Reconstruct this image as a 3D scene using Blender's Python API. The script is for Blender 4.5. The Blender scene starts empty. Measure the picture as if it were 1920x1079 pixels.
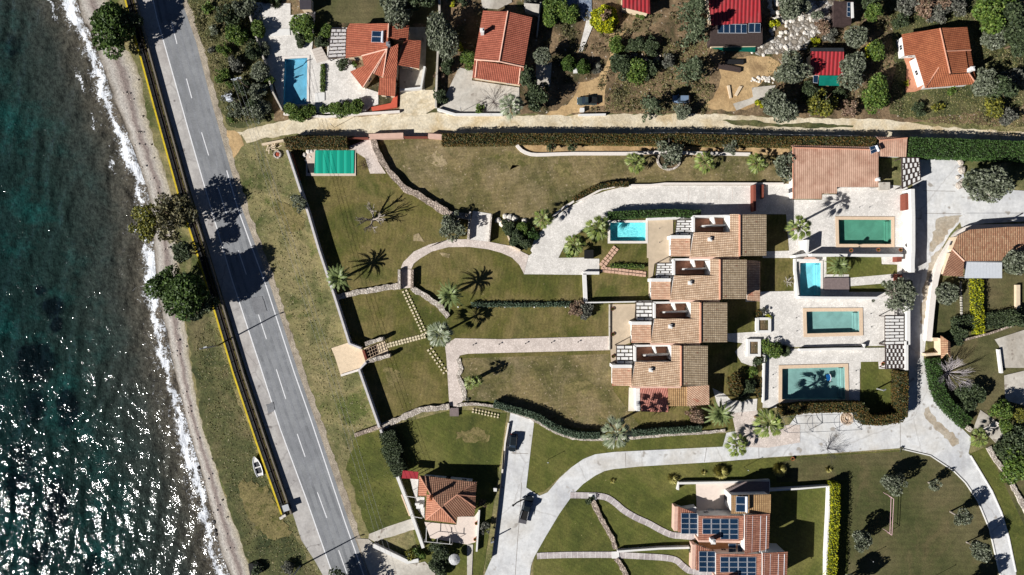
import bpy, bmesh, math, random
import numpy as np
from mathutils import Vector, Matrix
from mathutils.geometry import tessellate_polygon
rnd = random.Random(7); NR = np.random.RandomState(7)
R = math.radians
SC = bpy.context.scene; COL = SC.collection
# ---------------- camera, world, sun, exposure ----------------
ALT = 160.0; PXM = 8.0
cam = bpy.data.objects.new('camera', bpy.data.cameras.new('camera')); COL.objects.link(cam)
cam.location = (0, 0, ALT); cam.data.lens = 24; cam.data.sensor_width = 36
cam.data.clip_end = 5000; cam.data.clip_start = 1; SC.camera = cam
SUN_EL = 31.0; SDX, SDY = 0.885, 0.465            # direction in which shadows fall on the ground
w = bpy.data.worlds.new('World'); SC.world = w; w.use_nodes = True
sky = w.node_tree.nodes.new('ShaderNodeTexSky'); sky.sky_type = 'NISHITA'; sky.sun_disc = False
sky.air_density = .25; sky.dust_density = 0; sky.sun_elevation = R(SUN_EL); sky.sun_rotation = math.atan2(-SDX, -SDY)
bg = w.node_tree.nodes['Background']; bg.inputs[1].default_value = 0.05
w.node_tree.links.new(sky.outputs[0], bg.inputs[0])
sl = bpy.data.lights.new('sun', 'SUN'); sl.energy = 5.0; sl.angle = R(0.5); sl.color = (1, 0.975, 0.935)
sun = bpy.data.objects.new('sun', sl); COL.objects.link(sun)
ld = Vector((SDX*math.cos(R(SUN_EL)), SDY*math.cos(R(SUN_EL)), -math.sin(R(SUN_EL))))
sun.rotation_euler = ld.to_track_quat('-Z', 'Y').to_euler(); sun.location = (0, 0, 100)
SC.view_settings.view_transform = 'Standard'; SC.view_settings.look = 'None'
SC.view_settings.exposure = 0.62; SC.view_settings.gamma = 1
# ---------------- coordinates ----------------
TL = dict(A=(420,0),B=(800,0),C=(1180,0),D=(1500,0),E=(420,230),F=(800,230),G=(1180,230),H=(1500,230),
 I=(520,450),J=(840,450),K=(1180,450),L=(1500,450),M=(600,640),N=(940,660),O=(1180,640),P=(1500,640),
 Q=(640,839),R=(960,839),S=(1200,839),U=(1500,839),V=(0,0,2.998),W=(120,340,2.998),X=(240,680,2.704))
def T(code, *a):
    t = TL[code]; s = t[2] if len(t) > 2 else 4.495
    return [(t[0]+a[i]/s, t[1]+a[i+1]/s) for i in range(0, len(a), 2)]
def px(*a): return [(a[i], a[i+1]) for i in range(0, len(a), 2)]
def XY(p, z=0.0):
    k = (ALT-z)/ALT/PXM
    return ((p[0]-960)*k, (539.5-p[1])*k)
def V3(p, z=0.0):
    x, y = XY(p, z); return (x, y, z)
def smooth(pts, n=4, closed=False):
    out = []; m = len(pts)
    rng = range(m if closed else m-1)
    for i in rng:
        g = lambda j: pts[j % m] if closed else pts[min(max(j, 0), m-1)]
        p0, p1, p2, p3 = g(i-1), g(i), g(i+1), g(i+2)
        for k in range(n):
            t = k/n
            out.append(tuple(0.5*((2*p1[c])+(-p0[c]+p2[c])*t+(2*p0[c]-5*p1[c]+4*p2[c]-p3[c])*t*t+(-p0[c]+3*p1[c]-3*p2[c]+p3[c])*t**3) for c in (0, 1)))
    if not closed: out.append(tuple(pts[-1]))
    return out
def jitter(poly, step=1.0, amp=0.25, closed=True):
    out = []; m = len(poly)
    for i in range(m if closed else m-1):
        a = poly[i]; b = poly[(i+1) % m]
        L = math.dist(a, b); n = max(1, int(min(L, 400)/step))
        if L > 300: n = 1
        for k in range(n):
            t = k/n
            out.append((a[0]+(b[0]-a[0])*t+rnd.uniform(-amp, amp), a[1]+(b[1]-a[1])*t+rnd.uniform(-amp, amp)))
    if not closed: out.append(poly[-1])
    return out
def area(p): return 0.5*sum(p[i][0]*p[(i+1) % len(p)][1]-p[(i+1) % len(p)][0]*p[i][1] for i in range(len(p)))
def ccw(p): return list(p) if area(p) > 0 else list(reversed(p))
def inside(pt, poly):
    x, y = pt; c = False; j = len(poly)-1
    for i in range(len(poly)):
        xi, yi = poly[i][0], poly[i][1]; xj, yj = poly[j][0], poly[j][1]
        if (yi > y) != (yj > y) and x < (xj-xi)*(y-yi)/(yj-yi)+xi: c = not c
        j = i
    return c
def offset_poly(p, d):       # inward for ccw, d>0
    n = len(p); out = []
    for i in range(n):
        a, b, c = Vector(p[i-1]), Vector(p[i]), Vector(p[(i+1) % n])
        e1 = (b-a); e2 = (c-b)
        if e1.length < 1e-6 or e2.length < 1e-6: out.append(tuple(b)); continue
        e1.normalize(); e2.normalize()
        n1 = Vector((-e1.y, e1.x)); n2 = Vector((-e2.y, e2.x)); m = n1+n2
        if m.length < 0.2: m = n1
        m.normalize(); k = d/max(0.35, m.dot(n1)); out.append((b.x+m.x*k, b.y+m.y*k))
    return out
def offset_line(pts, d):     # shift a polyline sideways (left positive)
    out = []
    for i in range(len(pts)):
        a = Vector(pts[max(i-1, 0)]); c = Vector(pts[min(i+1, len(pts)-1)]); t = (c-a)
        if t.length < 1e-9: t = Vector((1, 0))
        t.normalize(); out.append((pts[i][0]-t.y*d, pts[i][1]+t.x*d))
    return out
# ---------------- materials ----------------
def lin(c): 
    c /= 255.0
    return c/12.92 if c <= .04045 else ((c+.055)/1.055)**2.4
FL = 1.18
def C(r, g, b, f=1.0): return tuple(min(.85, lin(v)/FL*f) for v in (r, g, b))+(1,)
class NT:
    def __init__(s, name, rough=.85):
        s.m = bpy.data.materials.new(name); s.m.use_nodes = True; s.t = s.m.node_tree; s.N = s.t.nodes; s.L = s.t.links
        s.b = s.N['Principled BSDF']; s.b.inputs['Roughness'].default_value = rough
        s.b.inputs['Specular IOR Level'].default_value = .25
        s.co = None
    def n(s, ty, **kw):
        x = s.N.new('ShaderNode'+ty)
        for k, v in kw.items(): setattr(x, k, v)
        return x
    def coord(s, kind='Object', scale=None, rot=0):
        tc = s.n('TexCoord'); o = tc.outputs[kind]
        if scale is not None or rot:
            mp = s.n('Mapping'); s.L.new(o, mp.inputs[0])
            if scale is not None: mp.inputs['Scale'].default_value = scale
            mp.inputs['Rotation'].default_value = (0, 0, rot); o = mp.outputs[0]
        return o
    def noise(s, scale, detail=3, co=None, rough=.55, dist=0):
        x = s.n('TexNoise'); x.inputs['Scale'].default_value = scale; x.inputs['Detail'].default_value = detail
        x.inputs['Roughness'].default_value = rough; x.inputs['Distortion'].default_value = dist
        s.L.new(co or s.coord(), x.inputs['Vector']); return x.outputs['Fac']
    def ramp(s, fac, stops, interp='LINEAR'):
        x = s.n('ValToRGB'); x.color_ramp.interpolation = interp; e = x.color_ramp.elements
        while len(e) < len(stops): e.new(.5)
        for i, (p, c) in enumerate(stops): e[i].position = p; e[i].color = c if len(c) == 4 else tuple(c)+(1,)
        s.L.new(fac, x.inputs[0]); return x.outputs[0]
    def math(s, op, a, b=None, clamp=False):
        x = s.n('Math', operation=op); x.use_clamp = clamp
        for i, v in enumerate((a, b)):
            if v is None: continue
            if isinstance(v, (int, float)): x.inputs[i].default_value = v
            else: s.L.new(v, x.inputs[i])
        return x.outputs[0]
    def mix(s, fac, a, b, mode='MIX'):
        x = s.n('MixRGB', blend_type=mode)
        for i, v in enumerate((fac, a, b)):
            if isinstance(v, (int, float)): x.inputs[i].default_value = v
            elif isinstance(v, tuple): x.inputs[i].default_value = v
            else: s.L.new(v, x.inputs[i])
        return x.outputs[0]
    def bump(s, h, dist=.1, strength=1.0):
        x = s.n('Bump'); x.inputs['Distance'].default_value = dist; x.inputs['Strength'].default_value = strength
        s.L.new(h, x.inputs['Height']); s.L.new(x.outputs[0], s.b.inputs['Normal']); return x
    def col(s, c):
        if isinstance(c, tuple): s.b.inputs['Base Color'].default_value = c
        else: s.L.new(c, s.b.inputs['Base Color'])
MATS = {}
GAIN = dict(lawn=1.14, lawn_dry=1.14, lawn_green=1.14, lawn_dark=1.06, grass_meadow=1.14, asphalt=.86, concrete_shoulder=.93, concrete_road=1.1)
def m_ground(name, stops, big=.06, fine=2.2, famp=.45, bump=.12, stripes=0, srot=0, mid=.5, speck=None, worn=None, crack=None):
    if name in MATS: return MATS[name]
    s = NT(name, .95); co = s.coord(); lf = GAIN.get(name, 1.0); stops = [(p_, tuple(min(.85, v*g_) for v, g_ in zip(c_[:3], (lf*.96, lf*.99, lf*.85) if 'lawn' in name or 'grass' in name else (lf, lf, lf*.97)))+(1,)) for p_, c_ in stops]
    f = s.noise(big, 6, co, .62, .4)
    f = s.math('MULTIPLY', s.math('SUBTRACT', f, .5), 2.3); f = s.math('ADD', f, .5, True)
    c = s.ramp(f, stops)
    mn = s.noise(mid, 4, co, .6); fn = s.noise(fine, 4, co, .75)
    v = s.math('ADD', s.math('MULTIPLY', s.math('SUBTRACT', fn, .5), famp*4), 1.0)
    v = s.math('MULTIPLY', v, s.math('ADD', s.math('MULTIPLY', s.math('SUBTRACT', mn, .5), famp*2.2), 1.0))
    if stripes:
        wv = s.n('TexWave', wave_type='BANDS', bands_direction='X'); s.L.new(s.coord(rot=srot), wv.inputs[0])
        wv.inputs['Scale'].default_value = stripes; wv.inputs['Distortion'].default_value = 1.5; wv.inputs['Detail'].default_value = 2
        v = s.math('MULTIPLY', v, s.math('ADD', s.math('MULTIPLY', wv.outputs['Fac'], .12), .94))
    v = s.math('MAXIMUM', v, .25)
    vc = s.n('CombineXYZ'); [s.L.new(v, vc.inputs[i]) for i in range(3)]
    c = s.mix(1.0, c, vc.outputs[0], 'MULTIPLY')
    if worn:
        wf = s.noise(worn[1], 5, s.coord(scale=(1, .6, 1), rot=srot), .72, .8); c = s.mix(s.ramp(wf, [(.48, (0,0,0,1)), (.74, (.8,.8,.8,1))]), c, s.mix(1.0, worn[0], vc.outputs[0], 'MULTIPLY'))
    if crack:
        e = s.n('TexVoronoi', feature='DISTANCE_TO_EDGE'); e.inputs['Scale'].default_value = crack[1]; mpv = s.n('MixRGB'); mpv.inputs[0].default_value = .45
        nz = s.n('TexNoise'); nz.inputs['Scale'].default_value = .8; s.L.new(co, nz.inputs['Vector']); s.L.new(co, mpv.inputs[1]); s.L.new(nz.outputs['Color'], mpv.inputs[2]); s.L.new(mpv.outputs[0], e.inputs['Vector'])
        c = s.mix(s.ramp(e.outputs['Distance'], [(0, (.4,.4,.4,1)), (crack[2], (0,0,0,1))]), c, crack[0])
        st = s.noise(.22, 6, s.coord(scale=(1, .35, 1), rot=srot), .7); c = s.mix(s.ramp(st, [(.5, (0,0,0,1)), (.75, (.45,.45,.45,1))]), c, crack[0])
    if speck:
        sn = s.noise(speck[1], 2, co); fa = s.ramp(sn, [(speck[2], (0,0,0,1)), (speck[2]+.06, (1,1,1,1))])
        c = s.mix(fa, c, speck[0])
    s.col(c)
    if bump: s.bump(fn, bump)
    MATS[name] = s.m; return s.m
def m_plain(name, c, rough=.7, var=.25, scale=3.0, spec=.25, metal=0, bump=0):
    if name in MATS: return MATS[name]
    s = NT(name, rough); co = s.coord(); f = s.noise(scale, 4, co, .65)
    a = tuple(v*(1-var) for v in c[:3])+(1,); b = tuple(min(.9, v*(1+var)) for v in c[:3])+(1,)
    s.col(s.ramp(f, [(.3, a), (.7, b)])); s.b.inputs['Specular IOR Level'].default_value = spec
    s.b.inputs['Metallic'].default_value = metal
    if bump: s.bump(f, bump)
    MATS[name] = s.m; return s.m
def m_stone(name, c1, c2, mortar, scale=1.6, bump=.12):
    if name in MATS: return MATS[name]
    s = NT(name, .9); v = s.n('TexVoronoi'); v.inputs['Scale'].default_value = scale; s.L.new(s.coord(), v.inputs['Vector'])
    sx = s.n('SeparateColor'); s.L.new(v.outputs['Color'], sx.inputs[0])
    c = s.mix(sx.outputs[0], c1, c2)
    e = s.n('TexVoronoi', feature='DISTANCE_TO_EDGE'); e.inputs['Scale'].default_value = scale; s.L.new(s.coord(), e.inputs['Vector'])
    fa = s.ramp(e.outputs['Distance'], [(.0, (1,1,1,1)), (.09, (0,0,0,1))])
    c = s.mix(fa, c, mortar); big = s.noise(.35, 4)
    c = s.mix(.5, c, s.ramp(big, [(.3, (.6,.6,.6,1)), (.7, (1,1,1,1))]), 'MULTIPLY')
    s.col(c); s.bump(e.outputs['Distance'], bump); MATS[name] = s.m; return s.m
def m_tile(name, c1, c2, gap, odd=None, pu=.42, pv=.5, rowamp=.5, wx=.07, patch=None):
    """barrel roof tiles in UV space (u along the eave, v up the slope, metres)"""
    if name in MATS: return MATS[name]
    s = NT(name, .8); co = s.coord('UV')
    sp = s.n('SeparateXYZ'); s.L.new(co, sp.inputs[0]); u, v = sp.outputs[0], sp.outputs[1]
    fu = s.math('FRACT', s.math('DIVIDE', u, pu)); fv = s.math('FRACT', s.math('DIVIDE', v, pv))
    iu = s.math('FLOOR', s.math('DIVIDE', u, pu)); iv = s.math('FLOOR', s.math('DIVIDE', v, pv))
    cb = s.n('CombineXYZ'); s.L.new(iu, cb.inputs[0]); s.L.new(iv, cb.inputs[1])
    wn = s.n('TexWhiteNoise', noise_dimensions='2D'); s.L.new(cb.outputs[0], wn.inputs['Vector'])
    c = s.mix(wn.outputs['Value'], c1, c2)
    if odd: c = s.mix(s.ramp(s.noise(.45, 3), [(.66, (0,0,0,1)), (.72, (.8,.8,.8,1))]), c, odd)
    if patch: c = s.mix(s.ramp(s.noise(.12, 5, None, .7), [(.42, (0,0,0,1)), (.6, (.8,.8,.8,1))]), c, patch)
    h = s.math('SINE', s.math('MULTIPLY', fu, math.pi))
    g1 = s.math('LESS_THAN', h, .55); g2 = s.math('MULTIPLY', s.math('LESS_THAN', fv, .2), rowamp)
    c = s.mix(s.math('MAXIMUM', s.math('MULTIPLY', g1, .8), g2), c, gap)
    dirt = s.noise(.5, 5, None, .7); c = s.mix(.6, c, s.ramp(dirt, [(.3, (.5,.46,.42,1)), (.65, (1,1,1,1))]), 'MULTIPLY')
    s.col(c); s.bump(s.math('SUBTRACT', h, s.math('MULTIPLY', fv, .4)), wx); MATS[name] = s.m; return s.m
def m_leaf(name, cols, rough=.6, clump=.35):
    if name in MATS: return MATS[name]
    s = NT(name, rough); g = s.n('NewGeometry'); n = len(cols)
    c = s.ramp(g.outputs['Random Per Island'], [(i/(n-1) if n > 1 else 0, cc) for i, cc in enumerate(cols)])
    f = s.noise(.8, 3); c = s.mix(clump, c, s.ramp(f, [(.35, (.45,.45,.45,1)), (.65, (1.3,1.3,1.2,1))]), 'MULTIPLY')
    s.col(c); s.b.inputs['Specular IOR Level'].default_value = .3
    tr = s.n('BsdfTranslucent'); s.L.new(c, tr.inputs[0]); mx = s.n('MixShader'); mx.inputs[0].default_value = .18
    s.L.new(s.b.outputs[0], mx.inputs[1]); s.L.new(tr.outputs[0], mx.inputs[2])
    s.L.new(mx.outputs[0], s.N['Material Output'].inputs[0]); MATS[name] = s.m; return s.m
# ---------------- mesh building ----------------
class MB:
    def __init__(s): s.v = []; s.f = []; s.mi = []; s.sm = []
    def face(s, pts, m=0):
        i = len(s.v); s.v += [tuple(p) for p in pts]; s.f.append(tuple(range(i, i+len(pts)))); s.mi.append(m); return s
    def quadv(s, vs, fs, m=0):
        i = len(s.v); s.v += [tuple(p) for p in vs]
        for f in fs: s.f.append(tuple(k+i for k in f)); s.mi.append(m)
        return s
    def prism(s, poly, z0, z1, m=0, bottom=True, mt=None):
        poly = ccw(poly); n = len(poly)
        zt = z1 if isinstance(z1, (list, tuple)) else None
        f1 = (lambda i: z1) if not callable(z1) else (lambda i: z1(poly[i][0], poly[i][1]))
        f0 = (lambda i: z0) if not callable(z0) else (lambda i: z0(poly[i][0], poly[i][1]))
        i0 = len(s.v)
        s.v += [(poly[i][0], poly[i][1], f0(i)) for i in range(n)]+[(poly[i][0], poly[i][1], f1(i)) for i in range(n)]
        for i in range(n):
            j = (i+1) % n; s.f.append((i0+i, i0+j, i0+n+j, i0+n+i)); s.mi.append(m)
        tris = tessellate_polygon([[Vector((a, b, 0)) for a, b in poly]]) if n > 4 else None
        mt = m if mt is None else mt
        if tris is None:
            s.f.append(tuple(i0+n+i for i in range(n))); s.mi.append(mt)
            if bottom: s.f.append(tuple(i0+i for i in reversed(range(n)))); s.mi.append(m)
        else:
            for t in tris:
                a, b, c = t; pa, pb, pc = poly[a], poly[b], poly[c]
                if (pb[0]-pa[0])*(pc[1]-pa[1])-(pc[0]-pa[0])*(pb[1]-pa[1]) < 0: b, c = c, b
                s.f.append((i0+n+a, i0+n+b, i0+n+c)); s.mi.append(mt)
                if bottom: s.f.append((i0+a, i0+c, i0+b)); s.mi.append(m)
        return s
    def box(s, cx, cy, z0, sx, sy, sz, rot=0, m=0):
        c, d = math.cos(rot), math.sin(rot)
        return s.prism([(cx+x*c-y*d, cy+x*d+y*c) for x, y in ((-sx/2,-sy/2),(sx/2,-sy/2),(sx/2,sy/2),(-sx/2,sy/2))], z0, z0+sz, m)
    def tube(s, path, r, n=6, m=0, cap=True):
        rs = r if isinstance(r, (list, tuple)) else [r]*len(path); i0 = len(s.v)
        for k, p in enumerate(path):
            a = Vector(path[max(k-1, 0)]); b = Vector(path[min(k+1, len(path)-1)]); t = (b-a).normalized()
            u = t.cross(Vector((0, 0, 1)));
            if u.length < .05: u = t.cross(Vector((1, 0, 0)))
            u.normalize(); w_ = u.cross(t)
            for j in range(n):
                an = 2*math.pi*j/n; q = Vector(p)+(u*math.cos(an)+w_*math.sin(an))*rs[k]; s.v.append(tuple(q))
        for k in range(len(path)-1):
            for j in range(n):
                a = i0+k*n+j; b = i0+k*n+(j+1) % n; s.f.append((a, b, b+n, a+n)); s.mi.append(m)
        if cap:
            s.f.append(tuple(i0+j for j in range(n))); s.mi.append(m)
            s.f.append(tuple(i0+(len(path)-1)*n+j for j in reversed(range(n)))); s.mi.append(m)
        return s
    def lathe(s, cx, cy, prof, n=12, m=0):
        i0 = len(s.v)
        for r, z in prof:
            for j in range(n): s.v.append((cx+r*math.cos(2*math.pi*j/n), cy+r*math.sin(2*math.pi*j/n), z))
        for k in range(len(prof)-1):
            for j in range(n):
                a = i0+k*n+j; b = i0+k*n+(j+1) % n; s.f.append((a, b, b+n, a+n)); s.mi.append(m)
        s.f.append(tuple(i0+(len(prof)-1)*n+j for j in range(n))); s.mi.append(m); return s
    def build(s, name, mats, parent=None, uv=False, smooth_=False):
        me = bpy.data.meshes.new(name); org = Vector((0, 0, 0)); q = parent
        while q is not None: org += Vector(q.location); q = q.parent
        me.from_pydata([(a-org.x, b-org.y, c-org.z) for a, b, c in s.v], [], s.f)
        for mm in (mats if isinstance(mats, (list, tuple)) else [mats]): me.materials.append(mm)
        me.polygons.foreach_set('material_index', s.mi)
        if smooth_: me.polygons.foreach_set('use_smooth', [True]*len(s.f))
        if uv:
            ul = me.uv_layers.new(name='UVMap')
            for p in me.polygons:
                n = p.normal; v = Vector((-n.x*n.z, -n.y*n.z, 1-n.z*n.z))
                if abs(n.z) > .999: v = Vector((0, 1, 0))
                if v.length < 1e-4: v = Vector((0, 0, 1))
                v.normalize(); u = v.cross(n)
                for li in p.loop_indices:
                    co = me.vertices[me.loops[li].vertex_index].co; ul.data[li].uv = (co.dot(u)+50, co.dot(v)+50)
        me.update(); o = bpy.data.objects.new(name, me); COL.objects.link(o)
        if parent is not None: o.parent = parent
        return o
def tag(o, label=None, cat=None, group=None, kind=None):
    if label: o['label'] = label
    if cat: o['category'] = cat
    if group: o['group'] = group
    if kind: o['kind'] = kind
    return o
def thing(name, loc, label, cat, group=None):
    o = bpy.data.objects.new(name, None); COL.objects.link(o); o.location = loc; o.empty_display_size = .3
    return tag(o, label, cat, group)
POOLS = []
def sheet(name, poly, z, mat, label=None, jit=0, sm=0, kind='structure', world=False, step=1.2, parent=None):
    p = poly if world else [XY(q, z) for q in poly]
    if sm: p = smooth(p, sm, True)
    if jit: p = jitter(p, step, jit)
    p = ccw(p); loops = [[Vector((a, b, 0)) for a, b in p]]
    for h in POOLS:
        if all(inside(c, p) for c in h): loops.append([Vector((a, b, 0)) for a, b in reversed(h)])
    tris = tessellate_polygon(loops); flat = [v for l in loops for v in l]
    fs = []
    for a, b, c in tris:
        A_, B_, C_ = flat[a], flat[b], flat[c]; ar = (B_.x-A_.x)*(C_.y-A_.y)-(C_.x-A_.x)*(B_.y-A_.y)
        fs.append((a, b, c) if ar > 0 else (a, c, b))
    me = bpy.data.meshes.new(name); me.from_pydata([(v.x, v.y, z) for v in flat], [], fs); me.materials.append(mat)
    o = bpy.data.objects.new(name, me); COL.objects.link(o)
    tag(o, label, None, None, kind); return o
def strip_poly(line, wdt): return offset_line(line, wdt/2)+list(reversed(offset_line(line, -wdt/2)))
def ribbon(name, line, width_m, z, mat, label=None, sm=0, jit=0, kind='structure'):
    l = [XY(q, z) for q in line]
    if sm: l = smooth(l, sm)
    return sheet(name, strip_poly(l, width_m), z, mat, label, jit=jit, kind=kind, world=True)
def band_mesh(mb, line, wdt, z0, z1, m=0, mt=None, jw=0, jz=0):
    """solid band (wall) along a world polyline"""
    n = len(line)
    la = offset_line(line, wdt/2); lb = offset_line(line, -wdt/2)
    i0 = len(mb.v); mt = m if mt is None else mt
    for k in range(n):
        a, b = la[k], lb[k]
        ja, jb = rnd.uniform(-jw, jw), rnd.uniform(-jw, jw); zt = z1+rnd.uniform(-jz, jz)
        d = Vector((a[0]-b[0], a[1]-b[1])).normalized()
        a = (a[0]+d.x*ja, a[1]+d.y*ja); b = (b[0]+d.x*jb, b[1]+d.y*jb)
        mb.v += [(a[0], a[1], z0), (a[0], a[1], zt), (b[0], b[1], zt), (b[0], b[1], z0)]
    for k in range(n-1):
        q = i0+4*k
        mb.f += [(q, q+4, q+5, q+1), (q+1, q+5, q+6, q+2), (q+2, q+6, q+7, q+3)]; mb.mi += [m, mt, m]
    e = i0+4*(n-1); mb.f += [(i0, i0+1, i0+2, i0+3), (e+3, e+2, e+1, e)]; mb.mi += [m, m]
    return mb
def resample(line, step):
    out = [line[0]]
    for i in range(len(line)-1):
        a, b = line[i], line[i+1]; n = max(1, int(math.dist(a, b)/step))
        out += [(a[0]+(b[0]-a[0])*k/n, a[1]+(b[1]-a[1])*k/n) for k in range(1, n+1)]
    return out
def wall(name, line, width, h, mat, label, cat='wall', sm=0, rough_=False, group=None, zb=0, coping=None):
    l = [XY(q, h) for q in line]
    if sm: l = smooth(l, sm)
    mb = MB()
    if rough_: band_mesh(mb, resample(l, .7), width, zb, h, jw=width*.13, jz=.08)
    else: band_mesh(mb, l, width, zb, h)
    if coping:
        x, y = l[0]; t = thing(name, (x, y, 0), label, cat, group)
        mb.build('wall_body', mat, t); c = MB(); band_mesh(c, l, width+.12, h+.003, h+.09); c.build('coping', coping, t); return t
    o = mb.build(name, mat); return tag(o, label, cat, group)
# ---------------- foliage ----------------
def np_mesh(name, verts, nper, mat, tri=False):
    n = len(verts)//nper; me = bpy.data.meshes.new(name)
    me.vertices.add(len(verts)); me.vertices.foreach_set('co', verts.astype(np.float32).ravel())
    me.loops.add(len(verts)); me.loops.foreach_set('vertex_index', np.arange(len(verts), dtype=np.int32))
    me.polygons.add(n); me.polygons.foreach_set('loop_start', np.arange(n, dtype=np.int32)*nper)
    me.polygons.foreach_set('loop_total', np.full(n, nper, dtype=np.int32))
    for mm in (mat if isinstance(mat, (list, tuple)) else [mat]): me.materials.append(mm)
    me.update(calc_edges=True); return me
def leaf_quads(c, size, elong=1.5, up=.5):
    n = len(c); nrm = NR.normal(size=(n, 3)); nrm[:, 2] = np.abs(nrm[:, 2])+up; nrm /= np.linalg.norm(nrm, axis=1)[:, None]
    t = NR.normal(size=(n, 3)); a = np.cross(nrm, t); a /= np.linalg.norm(a, axis=1)[:, None]; b = np.cross(nrm, a)
    s = (size*NR.uniform(.6, 1.35, n))[:, None]; a = a*s*elong/2; b = b*s/2
    return np.stack([c-a, c-b*.9+a*.1, c+a, c+b*.9], 1).reshape(-1, 3)
def crown_pts(r, hz, n, lobes, sq=.38, flat=1.0, shell=.72):
    """leaf centres spread over the shells of lobes that fill an ellipsoid"""
    L = []
    for i in range(lobes):
        d = NR.normal(size=3); d /= np.linalg.norm(d); k = NR.uniform(.25, .72)**.8
        L.append((d*np.array([r, r, hz])*k, r*sq*NR.uniform(.4, 1.35)))
    out = []
    wsum = sum(x[1]**2 for x in L)
    for c, rl in L:
        m = max(8, int(n*rl*rl/wsum)); d = NR.normal(size=(m, 3)); d /= np.linalg.norm(d, axis=1)[:, None]
        rr = rl*NR.uniform(shell, 1.08, m)**.7; p = c+d*rr[:, None]*np.array([1, 1, min(1, hz/r)])
        out.append(p)
    return np.concatenate(out)
LEAF = {}
def leaves_mats():
    f = 1.0
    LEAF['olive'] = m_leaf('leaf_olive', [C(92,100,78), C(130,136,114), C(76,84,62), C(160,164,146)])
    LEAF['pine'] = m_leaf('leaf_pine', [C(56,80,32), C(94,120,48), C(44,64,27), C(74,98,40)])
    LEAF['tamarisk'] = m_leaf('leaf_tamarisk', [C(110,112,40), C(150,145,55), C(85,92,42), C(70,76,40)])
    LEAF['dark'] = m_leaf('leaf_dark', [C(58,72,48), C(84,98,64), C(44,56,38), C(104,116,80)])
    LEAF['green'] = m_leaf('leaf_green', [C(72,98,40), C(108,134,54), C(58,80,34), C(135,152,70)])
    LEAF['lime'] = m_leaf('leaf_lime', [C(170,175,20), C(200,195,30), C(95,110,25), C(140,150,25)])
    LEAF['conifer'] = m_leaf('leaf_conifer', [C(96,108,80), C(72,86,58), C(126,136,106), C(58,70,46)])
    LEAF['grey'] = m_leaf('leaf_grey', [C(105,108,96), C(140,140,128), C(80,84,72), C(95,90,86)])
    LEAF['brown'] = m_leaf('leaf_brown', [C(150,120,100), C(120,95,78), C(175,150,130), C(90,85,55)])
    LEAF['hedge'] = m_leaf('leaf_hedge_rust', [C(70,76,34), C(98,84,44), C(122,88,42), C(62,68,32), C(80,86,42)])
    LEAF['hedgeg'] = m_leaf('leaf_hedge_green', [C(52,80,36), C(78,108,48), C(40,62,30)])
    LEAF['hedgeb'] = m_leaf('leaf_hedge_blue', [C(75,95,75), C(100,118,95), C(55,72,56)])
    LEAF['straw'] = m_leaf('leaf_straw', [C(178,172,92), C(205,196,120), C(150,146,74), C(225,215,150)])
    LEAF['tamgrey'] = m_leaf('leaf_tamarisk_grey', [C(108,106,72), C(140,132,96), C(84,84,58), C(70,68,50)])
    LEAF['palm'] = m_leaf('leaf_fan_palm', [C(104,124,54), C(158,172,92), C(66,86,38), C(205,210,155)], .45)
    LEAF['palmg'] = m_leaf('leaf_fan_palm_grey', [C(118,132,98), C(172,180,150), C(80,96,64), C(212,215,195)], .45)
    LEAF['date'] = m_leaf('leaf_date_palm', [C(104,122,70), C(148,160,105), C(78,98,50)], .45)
leaves_mats()
BARK = m_plain('bark', C(105,88,70), .9, .35, 6)
BARKG = m_plain('bark_grey', C(160,150,140), .9, .3, 6)
PALMB = m_plain('bark_palm', C(120,98,74), .9, .35, 5)
CROWN = {}
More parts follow.
